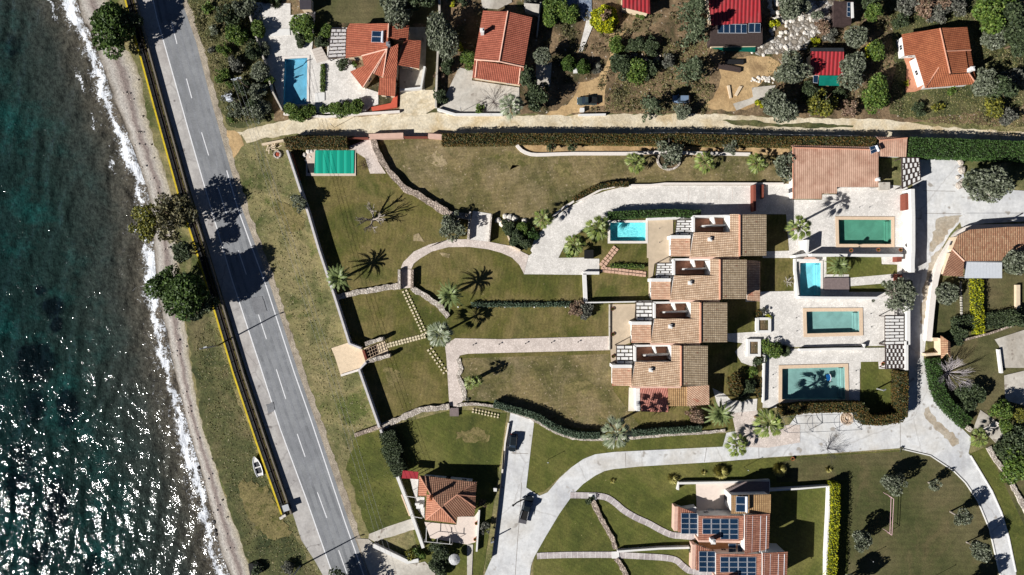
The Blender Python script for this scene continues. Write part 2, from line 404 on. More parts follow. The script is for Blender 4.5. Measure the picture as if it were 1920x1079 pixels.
def crown_mesh(kind, cls, var, shape):
    key = (kind, cls, var, shape)
    if key in CROWN: return CROWN[key]
    r = {0: 1.1, 1: 2.6, 2: 4.5, 3: 7.0}[cls]
    n = {0: 420, 1: 2400, 2: 4200, 3: 9500}[cls]; ls = {0: .22, 1: .30, 2: .40, 3: .46}[cls]
    if shape == 'round': p = crown_pts(r, r*.72, n, 9+cls*5)
    elif shape == 'open': p = crown_pts(r, r*.6, int(n*.62), 10+cls*6, .3, shell=.5)
    elif shape == 'ball': 
        d = NR.normal(size=(n, 3)); d /= np.linalg.norm(d, axis=1)[:, None]; d[:, 2] = np.abs(d[:, 2])*1.0-.1
        bmp = 1+.1*np.sin(d[:, 0]*5+var)*np.cos(d[:, 1]*6)+.05*np.sin(d[:, 2]*9)
        p = d*r*(NR.uniform(.82, 1.02, n)*bmp)[:, None]*np.array([1, 1, .8])
    elif shape == 'cone':       # conifer with drooping radiating boughs
        out = []; H = r*2.6
        for k in range(46+cls*26):
            t = NR.uniform(0, 1)**.8; a = NR.uniform(0, 6.283); L = r*(1-t*.88)*NR.uniform(.75, 1.1); m = int(n/(60+cls*22))
            s = NR.uniform(.15, 1, m); wd = .16*r*(1-s*.7)
            x = np.cos(a)*s*L+NR.normal(size=m)*wd*.6; y = np.sin(a)*s*L+NR.normal(size=m)*wd*.6
            out.append(np.stack([x, y, -H/2+t*H-s*.25*L+NR.normal(size=m)*.12], 1))
        p = np.concatenate(out)
    elif shape == 'tuft':       # spiky clump
        m = n//2; a = NR.uniform(0, 6.283, m); e = NR.uniform(.1, 1.1, m); L = r*NR.uniform(.7, 1.1, m)
        d = np.stack([np.cos(a)*np.cos(e), np.sin(a)*np.cos(e), np.sin(e)], 1)*L[:, None]
        d[:, 2] *= .8; sd = np.stack([-np.sin(a), np.cos(a), 0*a], 1)*.04*r; z = np.zeros_like(d)
        v = np.stack([z-sd, z+sd, d*.6+sd*1.3, d+np.array([0, 0, -.15*r])], 1).reshape(-1, 3)
        me = np_mesh('foliage', v, 4, LEAF[kind]); CROWN[key] = (me, r); return CROWN[key]
    p *= np.array([1, 1, 0])*(r/np.percentile(np.hypot(p[:, 0], p[:, 1]), 97))+np.array([0, 0, 1])
    me = np_mesh('crown', leaf_quads(p, ls), 4, LEAF[kind]); CROWN[key] = (me, r); return CROWN[key]
def trunk_mesh(h, r, var, kind):
    key = ('trunk', round(h), round(r), var, kind)
    if key in CROWN: return CROWN[key]
    h = float(max(1, round(h))); r = float(max(1, round(r))); mb = MB(); g = random.Random(var*17+int(h*10)+int(r*3))
    mb.tube([(0,0,-.2), (.05*h*g.uniform(-1,1), .05*h*g.uniform(-1,1), h*.45), (0, 0, h*.8), (0, 0, h+r*.25)], [.09*r**.7+.08, .07*r**.7+.06, .05*r**.7+.04, .03], 7)
    for k in range(7):
        a = 6.283*k/7+g.uniform(-.4,.4); z0 = h*g.uniform(.5, .85); L = r*g.uniform(.55, .85)
        e = (math.cos(a)*L, math.sin(a)*L, h+r*g.uniform(-.25, .35)); mid = (e[0]*.5, e[1]*.5, (z0+e[2])/2+.05*h)
        mb.tube([(0,0,z0), mid, e], [.045*r**.7+.04, .03*r**.7+.03, .02], 5)
    o = mb.build('trunk', BARKG if kind in ('olive', 'grey') else BARK); me = o.data; bpy.data.objects.remove(o)
    CROWN[key] = (me, h, r); return CROWN[key]
_vi = [0]
def tree(name, kind, p, rp, hc, label, group=None, shape='round', zs=1.0, cat='tree', ell=None):
    """p = crown centre in the photo, rp = crown radius in photo pixels, hc = height of the crown centre (m)"""
    _vi[0] += 1; x, y = XY(p, hc); r = rp/PXM*(ALT-hc)/ALT
    cls = 0 if r < 1.7 else 1 if r < 3.5 else 2 if r < 5.6 else 3
    me, r0 = crown_mesh(kind, cls, _vi[0] % 2, shape); t = thing(name, (x, y, 0), label, cat, group)
    c = bpy.data.objects.new('crown', me); COL.objects.link(c); c.parent = t; c.location = (0, 0, hc)
    k = r/r0; c.scale = (k*(ell[0] if ell else 1), k*(ell[1] if ell else 1), k*zs); c.rotation_euler = (0, 0, rnd.uniform(0, 6.28) if not ell else 0)
    tm, th, tr = trunk_mesh(hc, r, _vi[0] % 2, kind); o = bpy.data.objects.new('trunk', tm); COL.objects.link(o); o.parent = t
    o.scale = (r/tr, r/tr, hc/th); o.rotation_euler = (0, 0, rnd.uniform(0, 6.28)); return t
def bush(name, kind, p, rp, label, group=None, shape='round', h=None, ell=None, cat='shrub'):
    _vi[0] += 1; r = rp/PXM; h = h or r*1.1; hz = h*.5 if shape != 'tuft' else 0
    x, y = XY(p, h*.6); cls = 0 if r < 1.7 else 1 if r < 3.5 else 2
    me, r0 = crown_mesh(kind, cls, _vi[0] % 2, shape); o = bpy.data.objects.new(name, me); COL.objects.link(o); k = r/r0
    zr = {'round': .72, 'open': .6, 'ball': .8, 'tuft': .8, 'cone': 1.3}[shape]*r0
    o.location = (x, y, hz if shape != 'ball' else h*.15); o.scale = (k*(ell[0] if ell else 1), k*(ell[1] if ell else 1), (h*(.55 if shape not in ('ball', 'tuft') else .9))/zr)
    o.rotation_euler = (0, 0, 0 if ell else rnd.uniform(0, 6.28)); return tag(o, label, cat, group)
def hedge(name, line, wpx, h, kind, label, dens=34, ls=.24, sm=0, rag=.12, group=None, cat='hedge'):
    l = [XY(q, h) for q in line]
    if sm: l = smooth(l, sm)
    l = resample(l, .5); wd = wpx/PXM; pts = []
    t = thing(name, (l[0][0], l[0][1], 0), label, cat, group)
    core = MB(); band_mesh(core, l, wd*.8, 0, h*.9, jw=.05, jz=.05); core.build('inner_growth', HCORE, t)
    for i in range(len(l)-1):
        a, b = np.array(l[i]), np.array(l[i+1]); L = np.linalg.norm(b-a)
        if L < 1e-6: continue
        d = (b-a)/L; nn = np.array([-d[1], d[0]]); per = wd+2*h; m = int(dens*L*per)
        s = NR.uniform(0, per, m); al = NR.uniform(0, L, m); off = np.where(s < h, -wd/2, np.where(s < h+wd, s-h-wd/2, wd/2))
        z = np.where(s < h, s, np.where(s < h+wd, h, s-h-wd)); j = NR.normal(size=(m, 3))*rag*.6
        q = a+d*al[:, None]+nn*off[:, None]; w_ = math.sin(i*.9)*.05+math.sin(i*.37)*.06
        pts.append(np.stack([q[:, 0]+j[:, 0], q[:, 1]+j[:, 1], np.maximum(.05, z+j[:, 2]+w_)], 1))
    for e, s_ in ((0, -1), (-1, 1)):
        m = int(dens*wd*h); a = np.array(l[e]); b = np.array(l[1 if e == 0 else -2]); d = a-b; d /= np.linalg.norm(d); nn = np.array([-d[1], d[0]])
        q = a+nn*NR.uniform(-wd/2, wd/2, m)[:, None]+d*NR.uniform(-.05, .1, m)[:, None]; pts.append(np.column_stack([q, NR.uniform(0, h, m)]))
    p = np.concatenate(pts)-np.array([l[0][0], l[0][1], 0]); me = np_mesh('foliage', leaf_quads(p, ls, 1.3, .8), 4, LEAF[kind])
    o = bpy.data.objects.new('foliage', me); COL.objects.link(o); o.parent = t; return t
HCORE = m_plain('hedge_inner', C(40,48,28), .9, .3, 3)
def fan_palm_mesh(kind, var):
    key = ('fan', kind, var)
    if key in CROWN: return CROWN[key]
    V = []
    for k in range(23):
        lo = k >= 10; n_ = 13 if lo else 7 if k >= 3 else 3; a = 6.2832*k/n_+var+NR.uniform(-.12, .12); el = (-.12 if lo else .5 if k >= 3 else 1.0)+NR.uniform(-.12, .12); pl = 1.15 if lo else .6 if k >= 3 else .2; t = k
        d = np.array([math.cos(a)*math.cos(el), math.sin(a)*math.cos(el), math.sin(el)]); sd = np.array([-math.sin(a), math.cos(a), 0]); up = np.cross(sd, d)*-1
        b = d*pl; V += [sd*.03, -sd*.03, b-sd*.03, b+sd*.03]; nb = 7; Rb = 1.3*NR.uniform(.72, 1.25)
        for j in range(nb):
            th = (j/(nb-1)-.5)*1.15; dr = d*math.cos(th)+sd*math.sin(th); wn = sd*math.cos(th)-d*math.sin(th)
            L = Rb*(.35+.65*math.cos(th*1.5)); e = b+dr*L+np.array([0, 0, -.3*L*NR.uniform(.5, 1.5)]); m_ = b+dr*L*.6; wv = .085*L
            V += [b, m_-wn*wv, e, m_+wn*wv]
    v = np.array(V); me = np_mesh('crown', v, 4, LEAF[kind]); CROWN[key] = (me, 2.35); return CROWN[key]
def date_palm_mesh(kind, var):
    key = ('date', kind, var)
    if key in CROWN: return CROWN[key]
    V = []
    for k in range(30):
        a = k*2.39996+var*.7; t = k/29; el = 1.3-t*1.35; L = 2.9*NR.uniform(.85, 1.08); sd = np.array([-math.sin(a), math.cos(a), 0.])
        P = []
        for i in range(13):
            s = i/12; hd = L*s*math.cos(el)+.0; z = L*s*math.sin(el)-1.15*s**2.2*(1.0+.3*math.sin(el)); hr = hd+(.35*s if el > .8 else 0)
            P.append(np.array([math.cos(a)*hr, math.sin(a)*hr, z]))
        for i in range(12):
            p, q = P[i], P[i+1]; wv = sd*.035*(1-i/14); V += [p-wv, p+wv, q+wv, q-wv]
            if i < 1: continue
            dr = (q-p)/np.linalg.norm(q-p); up = np.cross(dr, sd); up = up if up[2] > 0 else -up
            for u in (0, .5):
                b = p+(q-p)*u; ll = .26*math.sin(math.pi*min(1, (i+u)/12*.85+.12))+.07
                for sg in (-1, 1):
                    e = b+dr*ll*.7+sd*sg*ll*.75+up*.08-np.array([0, 0, .1]); w2 = dr*.07
                    V += [b-w2, b+w2, e+w2*.3, e-w2*.3]
    me = np_mesh('crown', np.array(V), 4, LEAF[kind]); CROWN[key] = (me, 2.75); return CROWN[key]
def palm(style, p, rp, hc, label, kind=None, group=None):
    _vi[0] += 1; x, y = XY(p, hc); r = rp/PXM*(ALT-hc)/ALT
    me, r0 = (fan_palm_mesh(kind or 'palm', _vi[0] % 2) if style == 'fan' else date_palm_mesh(kind or 'date', _vi[0] % 2))
    t = thing('fan_palm' if style == 'fan' else 'date_palm', (x, y, 0), label, 'palm tree', group); k = r/r0
    c = bpy.data.objects.new('crown', me); COL.objects.link(c); c.parent = t; c.location = (0, 0, hc); c.scale = (k, k, k); c.rotation_euler = (0, 0, rnd.uniform(0, 6))
    mb = MB(); n = 12; pr = [(.24 if style == 'fan' else .27)*(1.25-.3*i/n)*(1+.12*(i % 2)) for i in range(n+1)]
    mb.tube([(x, y, -.1+(hc+.15)*i/n) for i in range(n+1)], pr, 8); mb.build('trunk', PALMB, t); return t
def bare(name, p, rp, hc, label, mat=None, sway=(0, 0), n0=6, cat='bare tree', spread=.55, depth=4, tr=.14, kd=3):
    x, y = XY(p, hc*.6); r = rp/PXM; t = thing(name, (x, y, 0), label, cat); mb = MB(); g = random.Random(int(p[0]*3+p[1]))
    def grow(o, d, L, rad, dep):
        e = o+d*L; m_ = o+d*L*.5+Vector((g.uniform(-1,1), g.uniform(-1,1), g.uniform(-.5,.5)))*L*.08
        mb.tube([tuple(o), tuple(m_), tuple(e)], [rad, rad*.8, rad*.6], 4 if dep < depth else 6, cap=False)
        if dep > 0:
            for k in range(kd if dep > 1 else kd+1):
                nd = (d+Vector((g.uniform(-1,1), g.uniform(-1,1), g.uniform(-.6,.7)))*spread).normalized(); grow(e if k < 2 else m_, nd, L*g.uniform(.6, .85), rad*.58, dep-1)
    for k in range(n0):
        a = 6.283*k/n0+g.uniform(-.3,.3); d = Vector((math.cos(a)+sway[0], math.sin(a)+sway[1], hc/r*.9)).normalized()
        grow(Vector((x, y, .15)), d, math.hypot(r, hc)*.36, tr, depth-1)
    mb.build('branches', mat or BARKG, t)
    mb = MB(); mb.tube([(x, y, -.1), (x, y, .3)], [tr*1.6, tr*1.2], 7); mb.build('trunk', mat or BARKG, t); return t
# ---------------- surface materials ----------------
G_MEADOW = m_ground('grass_meadow', [(.25, C(78,84,48)), (.45, C(112,108,76)), (.6, C(135,124,92)), (.8, C(88,94,52))], .09, 2.6, .5, .1, .28, R(-72), speck=(C(175,165,130), 1.9, .66), worn=(C(160,144,108), .12))
G_LAWN = m_ground('lawn', [(.2, C(72,76,34)), (.45, C(92,88,46)), (.62, C(112,100,64)), (.85, C(80,82,40))], .07, 2.4, .42, .08, .35, R(8), speck=(C(150,135,105), 1.7, .7), worn=(C(126,112,74), .13))
G_DRY = m_ground('lawn_dry', [(.2, C(82,80,48)), (.45, C(106,96,66)), (.65, C(128,112,84)), (.85, C(92,88,54))], .08, 2.4, .5, .08, .3, R(85), speck=(C(165,148,120), 1.6, .64), worn=(C(146,130,100), .15))
G_GREEN = m_ground('lawn_green', [(.2, C(66,72,34)), (.5, C(84,88,42)), (.8, C(104,100,58))], .06, 2.6, .38, .08, .3, R(-60), speck=(C(140,132,88), 1.8, .7), worn=(C(116,112,58), .12))
G_GREEN2 = m_ground('lawn_dark', [(.2, C(70,74,44)), (.5, C(86,84,56)), (.8, C(102,94,70))], .05, 2.6, .38, .08, .22, R(90), worn=(C(112,98,70), .11))
G_SCRUB = m_ground('scrub_ground', [(.2, C(72,70,46)), (.45, C(112,94,72)), (.65, C(140,118,92)), (.9, C(84,84,52))], .12, 1.9, .62, .16, speck=(C(195,185,170), 1.3, .66))
G_SCRUB2 = m_ground('scrub_green', [(.2, C(60,68,40)), (.5, C(88,90,56)), (.8, C(112,104,74))], .12, 1.7, .6, .16, speck=(C(160,150,125), 1.4, .68))
G_TAN = m_ground('bare_earth', [(.2, C(168,138,100)), (.6, C(196,166,124)), (.9, C(150,124,92))], .1, 1.6, .3, .1)
G_DIRT = m_ground('dirt_track', [(.2, C(196,180,152)), (.5, C(224,212,190)), (.75, C(204,184,150)), (.95, C(170,150,115))], .1, 2, .28, .08)
G_GRAVEL = m_ground('gravel_beach', [(.2, C(150,138,124)), (.6, C(178,166,150))], .2, 3, .5, .15)
ASPH = m_ground('asphalt', [(.2, C(134,136,141)), (.6, C(154,156,161)), (.85, C(143,145,151))], .07, 3, .16, .02, speck=(C(180,180,182), 3.1, .72))
SHOUL = m_ground('concrete_shoulder', [(.2, C(172,168,168)), (.55, C(196,192,190)), (.8, C(182,176,174))], .08, 1.5, .18, .02, speck=(C(130,124,122), .45, .66), crack=(C(120,114,112), .16, .02))
G_BARE = m_ground('worn_soil', [(.2, C(128,116,82)), (.55, C(172,154,124)), (.8, C(120,110,74))], .5, 2.4, .5, .08)
CONC = m_ground('concrete_road', [(.2, C(188,189,194)), (.55, C(212,212,214)), (.85, C(196,192,188))], .06, 1.2, .16, .02, speck=(C(168,162,155), .35, .64), crack=(C(158,152,146), .09, .01), srot=R(80))
CONC2 = m_ground('concrete_warm', [(.2, C(176,168,158)), (.55, C(204,198,190)), (.85, C(190,182,172))], .08, 1.4, .2, .03, speck=(C(150,140,130), .5, .64))
PAVE = m_stone('stone_paving', C(248,243,236), C(226,221,214), C(208,202,195), 2.3, .01)
PAVE2 = m_stone('pink_paving', C(240,226,216), C(218,204,194), C(196,182,172), 2.0, .01)
STONE = m_stone('dry_stone', C(212,194,178), C(150,134,120), C(92,80,70), 1.9, .2)
STONEP = m_stone('pale_stone', C(228,218,206), C(180,168,156), C(120,110,100), 1.9, .15)
WHITE = m_plain('white_plaster', C(228,226,222), .8, .06, 1.5)
CREAM = m_plain('cream_plaster', C(220,200,172), .85, .08, 1.2)
TANP = m_plain('tan_terrace', C(198,180,156), .85, .1, 1.0)
BEIGE = m_plain('beige_terrace', C(222,212,196), .85, .07, 1.0)
PINKPLASTER = m_plain('pink_plaster', C(214,178,160), .85, .1, 1.5)
COPE = m_plain('pool_coping', C(222,196,168), .8, .1, 2.5)
COPEW = m_plain('pool_coping_white', C(232,224,216), .8, .08, 2.5)
PINK_SLAB = m_plain('terracotta_slab', C(205,150,125), .85, .25, 1.2)
BRICKR = m_plain('red_brick_cap', C(128,70,56), .85, .2, 4)
DKWOOD = m_plain('dark_wood', C(70,58,55), .8, .25, 3)
DECK = m_plain('grey_deck', C(128,114,112), .8, .2, 2)
DKMET = m_plain('dark_metal', C(48,48,50), .5, .2, 2, metal=.3)
LTMET = m_plain('light_metal', C(190,192,196), .4, .1, 2, metal=.6)
YEL = m_plain('yellow_paint', C(205,180,30), .7, .25, 1.2)
LINE = m_plain('road_paint', C(228,228,230), .7, .12, 2)
GLASS = m_plain('window_glass', C(38,48,58), .12, .1, 1, spec=.6)
PANELM = m_plain('solar_glass', C(26,48,72), .18, .2, .8, spec=.4)
ALU = m_plain('aluminium', C(215,220,228), .4, .05, 2)
BLUEP = m_plain('blue_slate', C(60,80,105), .5, .15, 2)
TERRA = m_plain('terracotta', C(190,115,80), .8, .2, 4)
ROCK = m_plain('pale_rock', C(215,208,198), .9, .2, 2.5)
ROCKD = m_plain('wet_rock', C(52,50,50), .7, .3, 2)
CARB = m_plain('car_paint_black', C(34,40,44), .2, .2, .8, spec=.6)
CARG = m_plain('car_paint_green', C(64,78,80), .25, .2, .8, spec=.6)
CARS = m_plain('car_paint_silver', C(120,140,165), .25, .15, .8, spec=.6)
RUB = m_plain('rubber', C(26,26,26), .8, .1, 2)
# ---------------- pool holes ----------------
def rect(code, x0, y0, x1, y1): return T(code, x0,y0, x1,y0, x1,y1, x0,y1)
POOLDEF = [
 ('cyan', rect('F', 1545,845, 1843,1000), 'small cyan swimming pool beside two palms at the drive, white coping', 'C', COPEW, C(110,205,215), .55),
 ('green', T('H', 320,820, 765,822, 765,1025, 325,1025), 'green rectangular pool with sandy coping on the topmost white court', 'P', COPE, C(84,138,120), .55),
 ('cyan2', rect('K', 1435,195, 1610,480), 'upright cyan pool beside the dark wooden deck and spiky palm', 'C', COPEW, C(132,205,215), .5),
 ('teal', T('L', 50,605, 495,603, 498,778, 55,790), 'teal pool next to the white louvred shade roof, on the third court', 'P', COPE, C(126,162,158), .6),
 ('teal2', T('O', 1285,232, 1812,218, 1818,490, 1283,490), 'large teal pool of the lowest court, cleaning robot in it', 'P', COPE, C(128,162,158), .6),
 ('blue', T('A', 512,500, 705,490, 700,880, 500,888), 'deep blue pool of the orange roofed house above the dirt track', 'C', COPEW, C(108,170,192), .55)]
for d in POOLDEF: POOLS.append(ccw([XY(q) for q in d[1]]))
# ---------------- ground, sea, beach ----------------
shore = px(-60,-700, 60,-300, 147,0, 173,60, 197,127, 220,193, 247,260, 275,340, 287,390, 291,435, 294,480, 303,560, 320,640, 330,690, 347,760, 362,820, 380,880, 398,950, 414,1020, 434,1079, 520,1300, 560,1700)
bedge = px(0,-700, 120,-300, 203,0, 222,60, 262,140, 272,200, 287,260, 312,330, 324,380, 330,440, 336,500, 342,560, 350,620, 357,680, 373,770, 389,828, 407,880, 428,950, 452,1010, 473,1079, 560,1300, 600,1700)
sh_w = smooth([XY((q[0]-9, q[1])) for q in shore], 6); be_w = smooth([XY(q) for q in bedge], 6)
be_j = jitter(be_w, 1.0, .3, False)
sheet('ground', be_j+[(900, be_j[-1][1]-500), (900, be_j[0][1]+500), (be_j[0][0]-50, be_j[0][1]+500)] if area(be_j+[(900,0)]) else be_j, 0, G_MEADOW, world=True)
# beach: slopes from the grass edge down under the water
mb = MB(); uvs = []; n = len(sh_w); lv = [(1.0, .0), (.8, -.18), (.55, -.35), (.3, -.62), (.12, -.9), (0, -1.08), (-.35, -1.5), (-1.6, -3.2)]
bj = []
for i in range(n):
    # nearest matched point on the grass edge
    t = i/(n-1)*(len(be_w)-1); k = min(int(t), len(be_w)-2); f = t-k; b = (be_w[k][0]*(1-f)+be_w[k+1][0]*f, be_w[k][1]*(1-f)+be_w[k+1][1]*f)
    a = sh_w[i]
    for u, z in lv: 
        e = .35 if u == 1.0 else 0
        bj.append((a[0]+(b[0]-a[0])*u+e, a[1]+(b[1]-a[1])*u, (z if u < 1 else -.02)+rnd.uniform(-.04,.04)*(0<u<1)))
mb.v = bj; m_ = len(lv)
for i in range(n-1):
    for k in range(m_-1):
        q = i*m_+k; mb.f.append((q, q+1, q+m_+1, q+m_)); mb.mi.append(0)
s = NT('beach_pebbles', .9); co = s.coord('UV'); sp = s.n('SeparateXYZ'); s.L.new(co, sp.inputs[0]); u = sp.outputs[0]
u = s.math('ADD', u, s.math('MULTIPLY', s.math('SUBTRACT', s.noise(.35, 5), .5), .34))
c = s.ramp(u, [(.0, C(70,62,52)), (.08, C(150,142,132)), (.25, C(192,186,178)), (.4, C(178,168,160)), (.5, C(142,128,122)), (.6, C(150,138,132)), (.7, C(188,180,170)), (.88, C(192,182,162)), (1, C(140,130,100))])
pn = s.noise(2.2, 4, None, .85); c = s.mix(.85, c, s.ramp(pn, [(.32, (.42,.42,.42,1)), (.6, (1.05,1.05,1.05,1)), (.72, (1.6,1.6,1.6,1))]), 'MULTIPLY'); s.col(c); s.bump(pn, .2)
o = mb.build('beach', s.m, smooth_=True); uvl = o.data.uv_layers.new(name='UVMap'); us = [u_ for u_, z in lv]
for p in o.data.polygons:
    if p.normal.z < 0: p.flip()
for p in o.data.polygons:
    for li in p.loop_indices:
        vi = o.data.loops[li].vertex_index; uvl.data[li].uv = (us[vi % m_], vi//m_*.1)
tag(o, None, None, None, 'structure')
# sea: a grid with the distance to the shore stored per vertex
xs = np.concatenate([np.linspace(-1500, -150, 14), np.arange(-142, -56, 1.0), [-50]]); ys = np.concatenate([[-900, -400, -200, -110], np.arange(-84, 84, 1.0), [110, 200, 400, 900]])
GX, GY = np.meshgrid(xs, ys); P_ = np.stack([GX.ravel(), GY.ravel()], 1); S_ = np.array(sh_w)
order = np.argsort(S_[:, 1]); xsh = np.interp(P_[:, 1], S_[order, 1], S_[order, 0])
dist = (xsh-P_[:, 0])*.93
dark = np.zeros(len(P_))
def blob(cx, cy, rx, ry, a=1.0):
    x, y = XY((cx, cy)); global dark
    d2 = ((P_[:, 0]-x)/(rx/8))**2+((P_[:, 1]-y)/(ry/8))**2; dark = np.maximum(dark, a*np.exp(-d2**1.5))
for b in [(150,495,110,42,.42),(95,575,28,28,1),(70,545,18,14,.9),(100,610,14,25,.9),(60,680,50,55,1),(120,770,30,45,1),(60,760,40,50,.8),(100,950,35,70,.9),(30,900,45,110,.75),(170,1060,30,30,.9),(60,1040,60,40,.7),(100,420,30,20,.3),(20,60,40,80,.6),(60,200,50,60,.35)]: blob(*b[:4], b[4]*.8)
me = bpy.data.meshes.new('sea'); nx, ny = len(xs), len(ys)
rz = np.where((dist > 0) & (dist < 2.5), .10*np.sin(dist*3)*np.exp(-dist), 0)
me.from_pydata(np.column_stack([P_, -1.08+rz]).tolist(), [], [(j*nx+i, j*nx+i+1, (j+1)*nx+i+1, (j+1)*nx+i) for j in range(ny-1) for i in range(nx-1)])
for nm, arr in (('shore', dist), ('reef', dark)):
    a = me.attributes.new(nm, 'FLOAT', 'POINT'); a.data.foreach_set('value', arr.astype(np.float32))
s = NT('sea_water', .095); s.b.inputs['IOR'].default_value = 1.33; s.b.inputs['Specular IOR Level'].default_value = .5
def attr(nm):
    a = s.n('Attribute'); a.attribute_name = nm; return a.outputs['Fac']
d = attr('shore'); rf = attr('reef'); co = s.coord()
d = s.math('ADD', d, s.math('MULTIPLY', s.math('SUBTRACT', s.noise(.3, 4), .5), 5))
c = s.ramp(s.math('DIVIDE', d, 60), [(0, C(112,104,92)), (.06, C(88,84,74)), (.16, C(60,66,61)), (.34, C(36,53,49)), (.6, C(24,46,44)), (1, C(15,42,43))])
tq = s.ramp(s.noise(.09, 6, None, .7), [(.5, (0,0,0,1)), (.68, (1,1,1,1))]); far = s.ramp(s.math('DIVIDE', d, 60), [(.12, (0,0,0,1)), (.4, (1,1,1,1))])
c = s.mix(s.math('MULTIPLY', s.math('MULTIPLY', tq, far), .5), c, C(26,88,84))
rk = s.ramp(s.math('ADD', rf, s.math('MULTIPLY', s.math('SUBTRACT', s.noise(.2, 5, None, .75), .5), 1.3)), [(.38, (0,0,0,1)), (.62, (1,1,1,1))])
c = s.mix(s.math('MULTIPLY', rk, .85), c, C(6,14,20))
fn = s.noise(1.5, 5, None, .75); c = s.mix(.9, c, s.ramp(fn, [(.36, (.35,.35,.38,1)), (.52, (.9,.9,.9,1)), (.7, (1.5,1.5,1.5,1))]), 'MULTIPLY')
# foam: torn lace near the waterline
sm = s.ramp(s.noise(.11, 4, None, .6), [(.36, (.25,.25,.25,1)), (.62, (1,1,1,1))])
fd = s.ramp(s.math('DIVIDE', d, 10), [(0, (.60,.60,.60,1)), (.20, (.68,.68,.68,1)), (.34, (.32,.32,.32,1)), (.7, (.0,.0,.0,1))])
fw = s.noise(1.3, 5, None, .8, 1.2); fm = s.math('ADD', s.math('MULTIPLY', fd, sm), s.math('MULTIPLY', s.math('SUBTRACT', fw, .5), 2.4))
ln = s.ramp(s.math('ABSOLUTE', s.math('SUBTRACT', d, 6.0)), [(0, (.55,.55,.55,1)), (.55, (0,0,0,1))]); ls_ = s.ramp(s.noise(.06, 3), [(.48, (0,0,0,1)), (.56, (1,1,1,1))])
fm = s.math('ADD', fm, s.math('MULTIPLY', ln, ls_)); fm = s.math('ADD', fm, s.ramp(s.math('ABSOLUTE', s.math('SUBTRACT', d, 1.6)), [(0, (.4,.4,.4,1)), (.9, (0,0,0,1))]))
fm = s.ramp(fm, [(.44, (0,0,0,1)), (.62, (1,1,1,1))])
c = s.mix(fm, c, C(236,240,246)); s.col(c)
s.L.new(s.math('ADD', s.math('MULTIPLY', fm,   .6), .095), s.b.inputs['Roughness'])
mp = s.coord(scale=(1.0, .7, 1)); w1 = s.noise(.8, 0, mp, .5); w2 = s.noise(3.0, 1, mp, .5); w3 = s.noise(.14, 2, mp)
h = s.math('ADD', s.math('ADD', s.math('MULTIPLY', w1, .23), s.math('MULTIPLY', w2, .104)), s.math('MULTIPLY', w3, .9))
wv = s.n('TexWave', wave_type='BANDS', bands_direction='X'); s.L.new(s.coord(rot=R(17)), wv.inputs[0]); wv.inputs['Scale'].default_value = .055; wv.inputs['Distortion'].default_value = 7; wv.inputs['Detail'].default_value = 2; wv.inputs['Detail Scale'].default_value = 1.2
h = s.math('ADD', h, s.math('MULTIPLY', wv.outputs['Fac'], .27))
s.bump(h, 1.0); SEA = s
me.materials.append(s.m); sea = bpy.data.objects.new('sea', me); COL.objects.link(sea); tag(sea, None, None, None, 'structure')
# ---------------- ground cover areas ----------------
Zc = [0.0]
def Z(k=1): Zc[0] = round(Zc[0]+.002*k, 5); return Zc[0]
sheet('beach_grass', px(330,500, 380,560, 425,690, 475,830, 525,960, 560,1020, 600,1085, 620,1300, 560,1300, 474,1081, 452,1012, 430,952, 409,882, 391,830, 375,772, 359,682, 352,622, 344,562), Z(), G_SCRUB2, jit=.4)
sheet('scrub_ground', px(342,-60, 520,-60, 520,0, 500,30, 512,120, 530,215, 455,240, 430,238, 405,190, 385,110, 362,40), Z(), G_SCRUB2, jit=.4)
sheet('scrub_field', px(512,-80, 1990,-80, 1990,240, 1300,214, 830,214, 640,222, 512,228), Z(), G_SCRUB, jit=.3)
sheet('shaded_lawn', px(585,-30, 830,-30, 825,215, 780,215, 800,45, 640,45, 590,80), Z(), G_GREEN2, jit=.3)
sheet('dry_grass', T('D', 420,0, 1888,0, 1888,900, 1400,960, 1000,1010, 760,960, 800,500, 760,100), Z(), G_SCRUB2, jit=.5)
sheet('earth_yard', T('C', 740,560, 960,480, 1180,470, 1300,560, 1180,650, 1030,760, 1060,900, 880,940, 640,910, 760,740, 780,640), Z(), G_TAN, jit=.3)
sheet('earth_path', T('B', 1530,300, 1700,240, 1660,330, 1560,480, 1520,660, 1500,900, 1200,960, 1060,1000, 1000,960, 1180,880, 1300,700, 1460,640, 1540,480), Z(), G_TAN, jit=.35)
sheet('dirt_road', T('E', 0,60, 60,90, 150,75)+px(530,226, 642,221, 750,213, 820,213, 960,218, 1100,216, 1300,213, 1500,222, 1650,224, 1740,236, 2100,262, 2100,290, 1920,268, 1700,258, 1500,256, 1100,256, 830,254, 700,258, 560,252, 491,260, 464,268, 452,252, 440,262, 425,270), Z(), G_DIRT, jit=.25)
sheet('dirt_verge', T('C', 780,1010, 1050,1010, 1230,1050, 1500,1030, 1888,1060, 1888,1075, 1400,1079, 900,1060), Z(), G_SCRUB2, jit=.2)
sheet('track_edge', T('E', 0,60, 130,80, 180,180, 110,240, 60,380, 20,330), Z(), G_TAN, jit=.4)
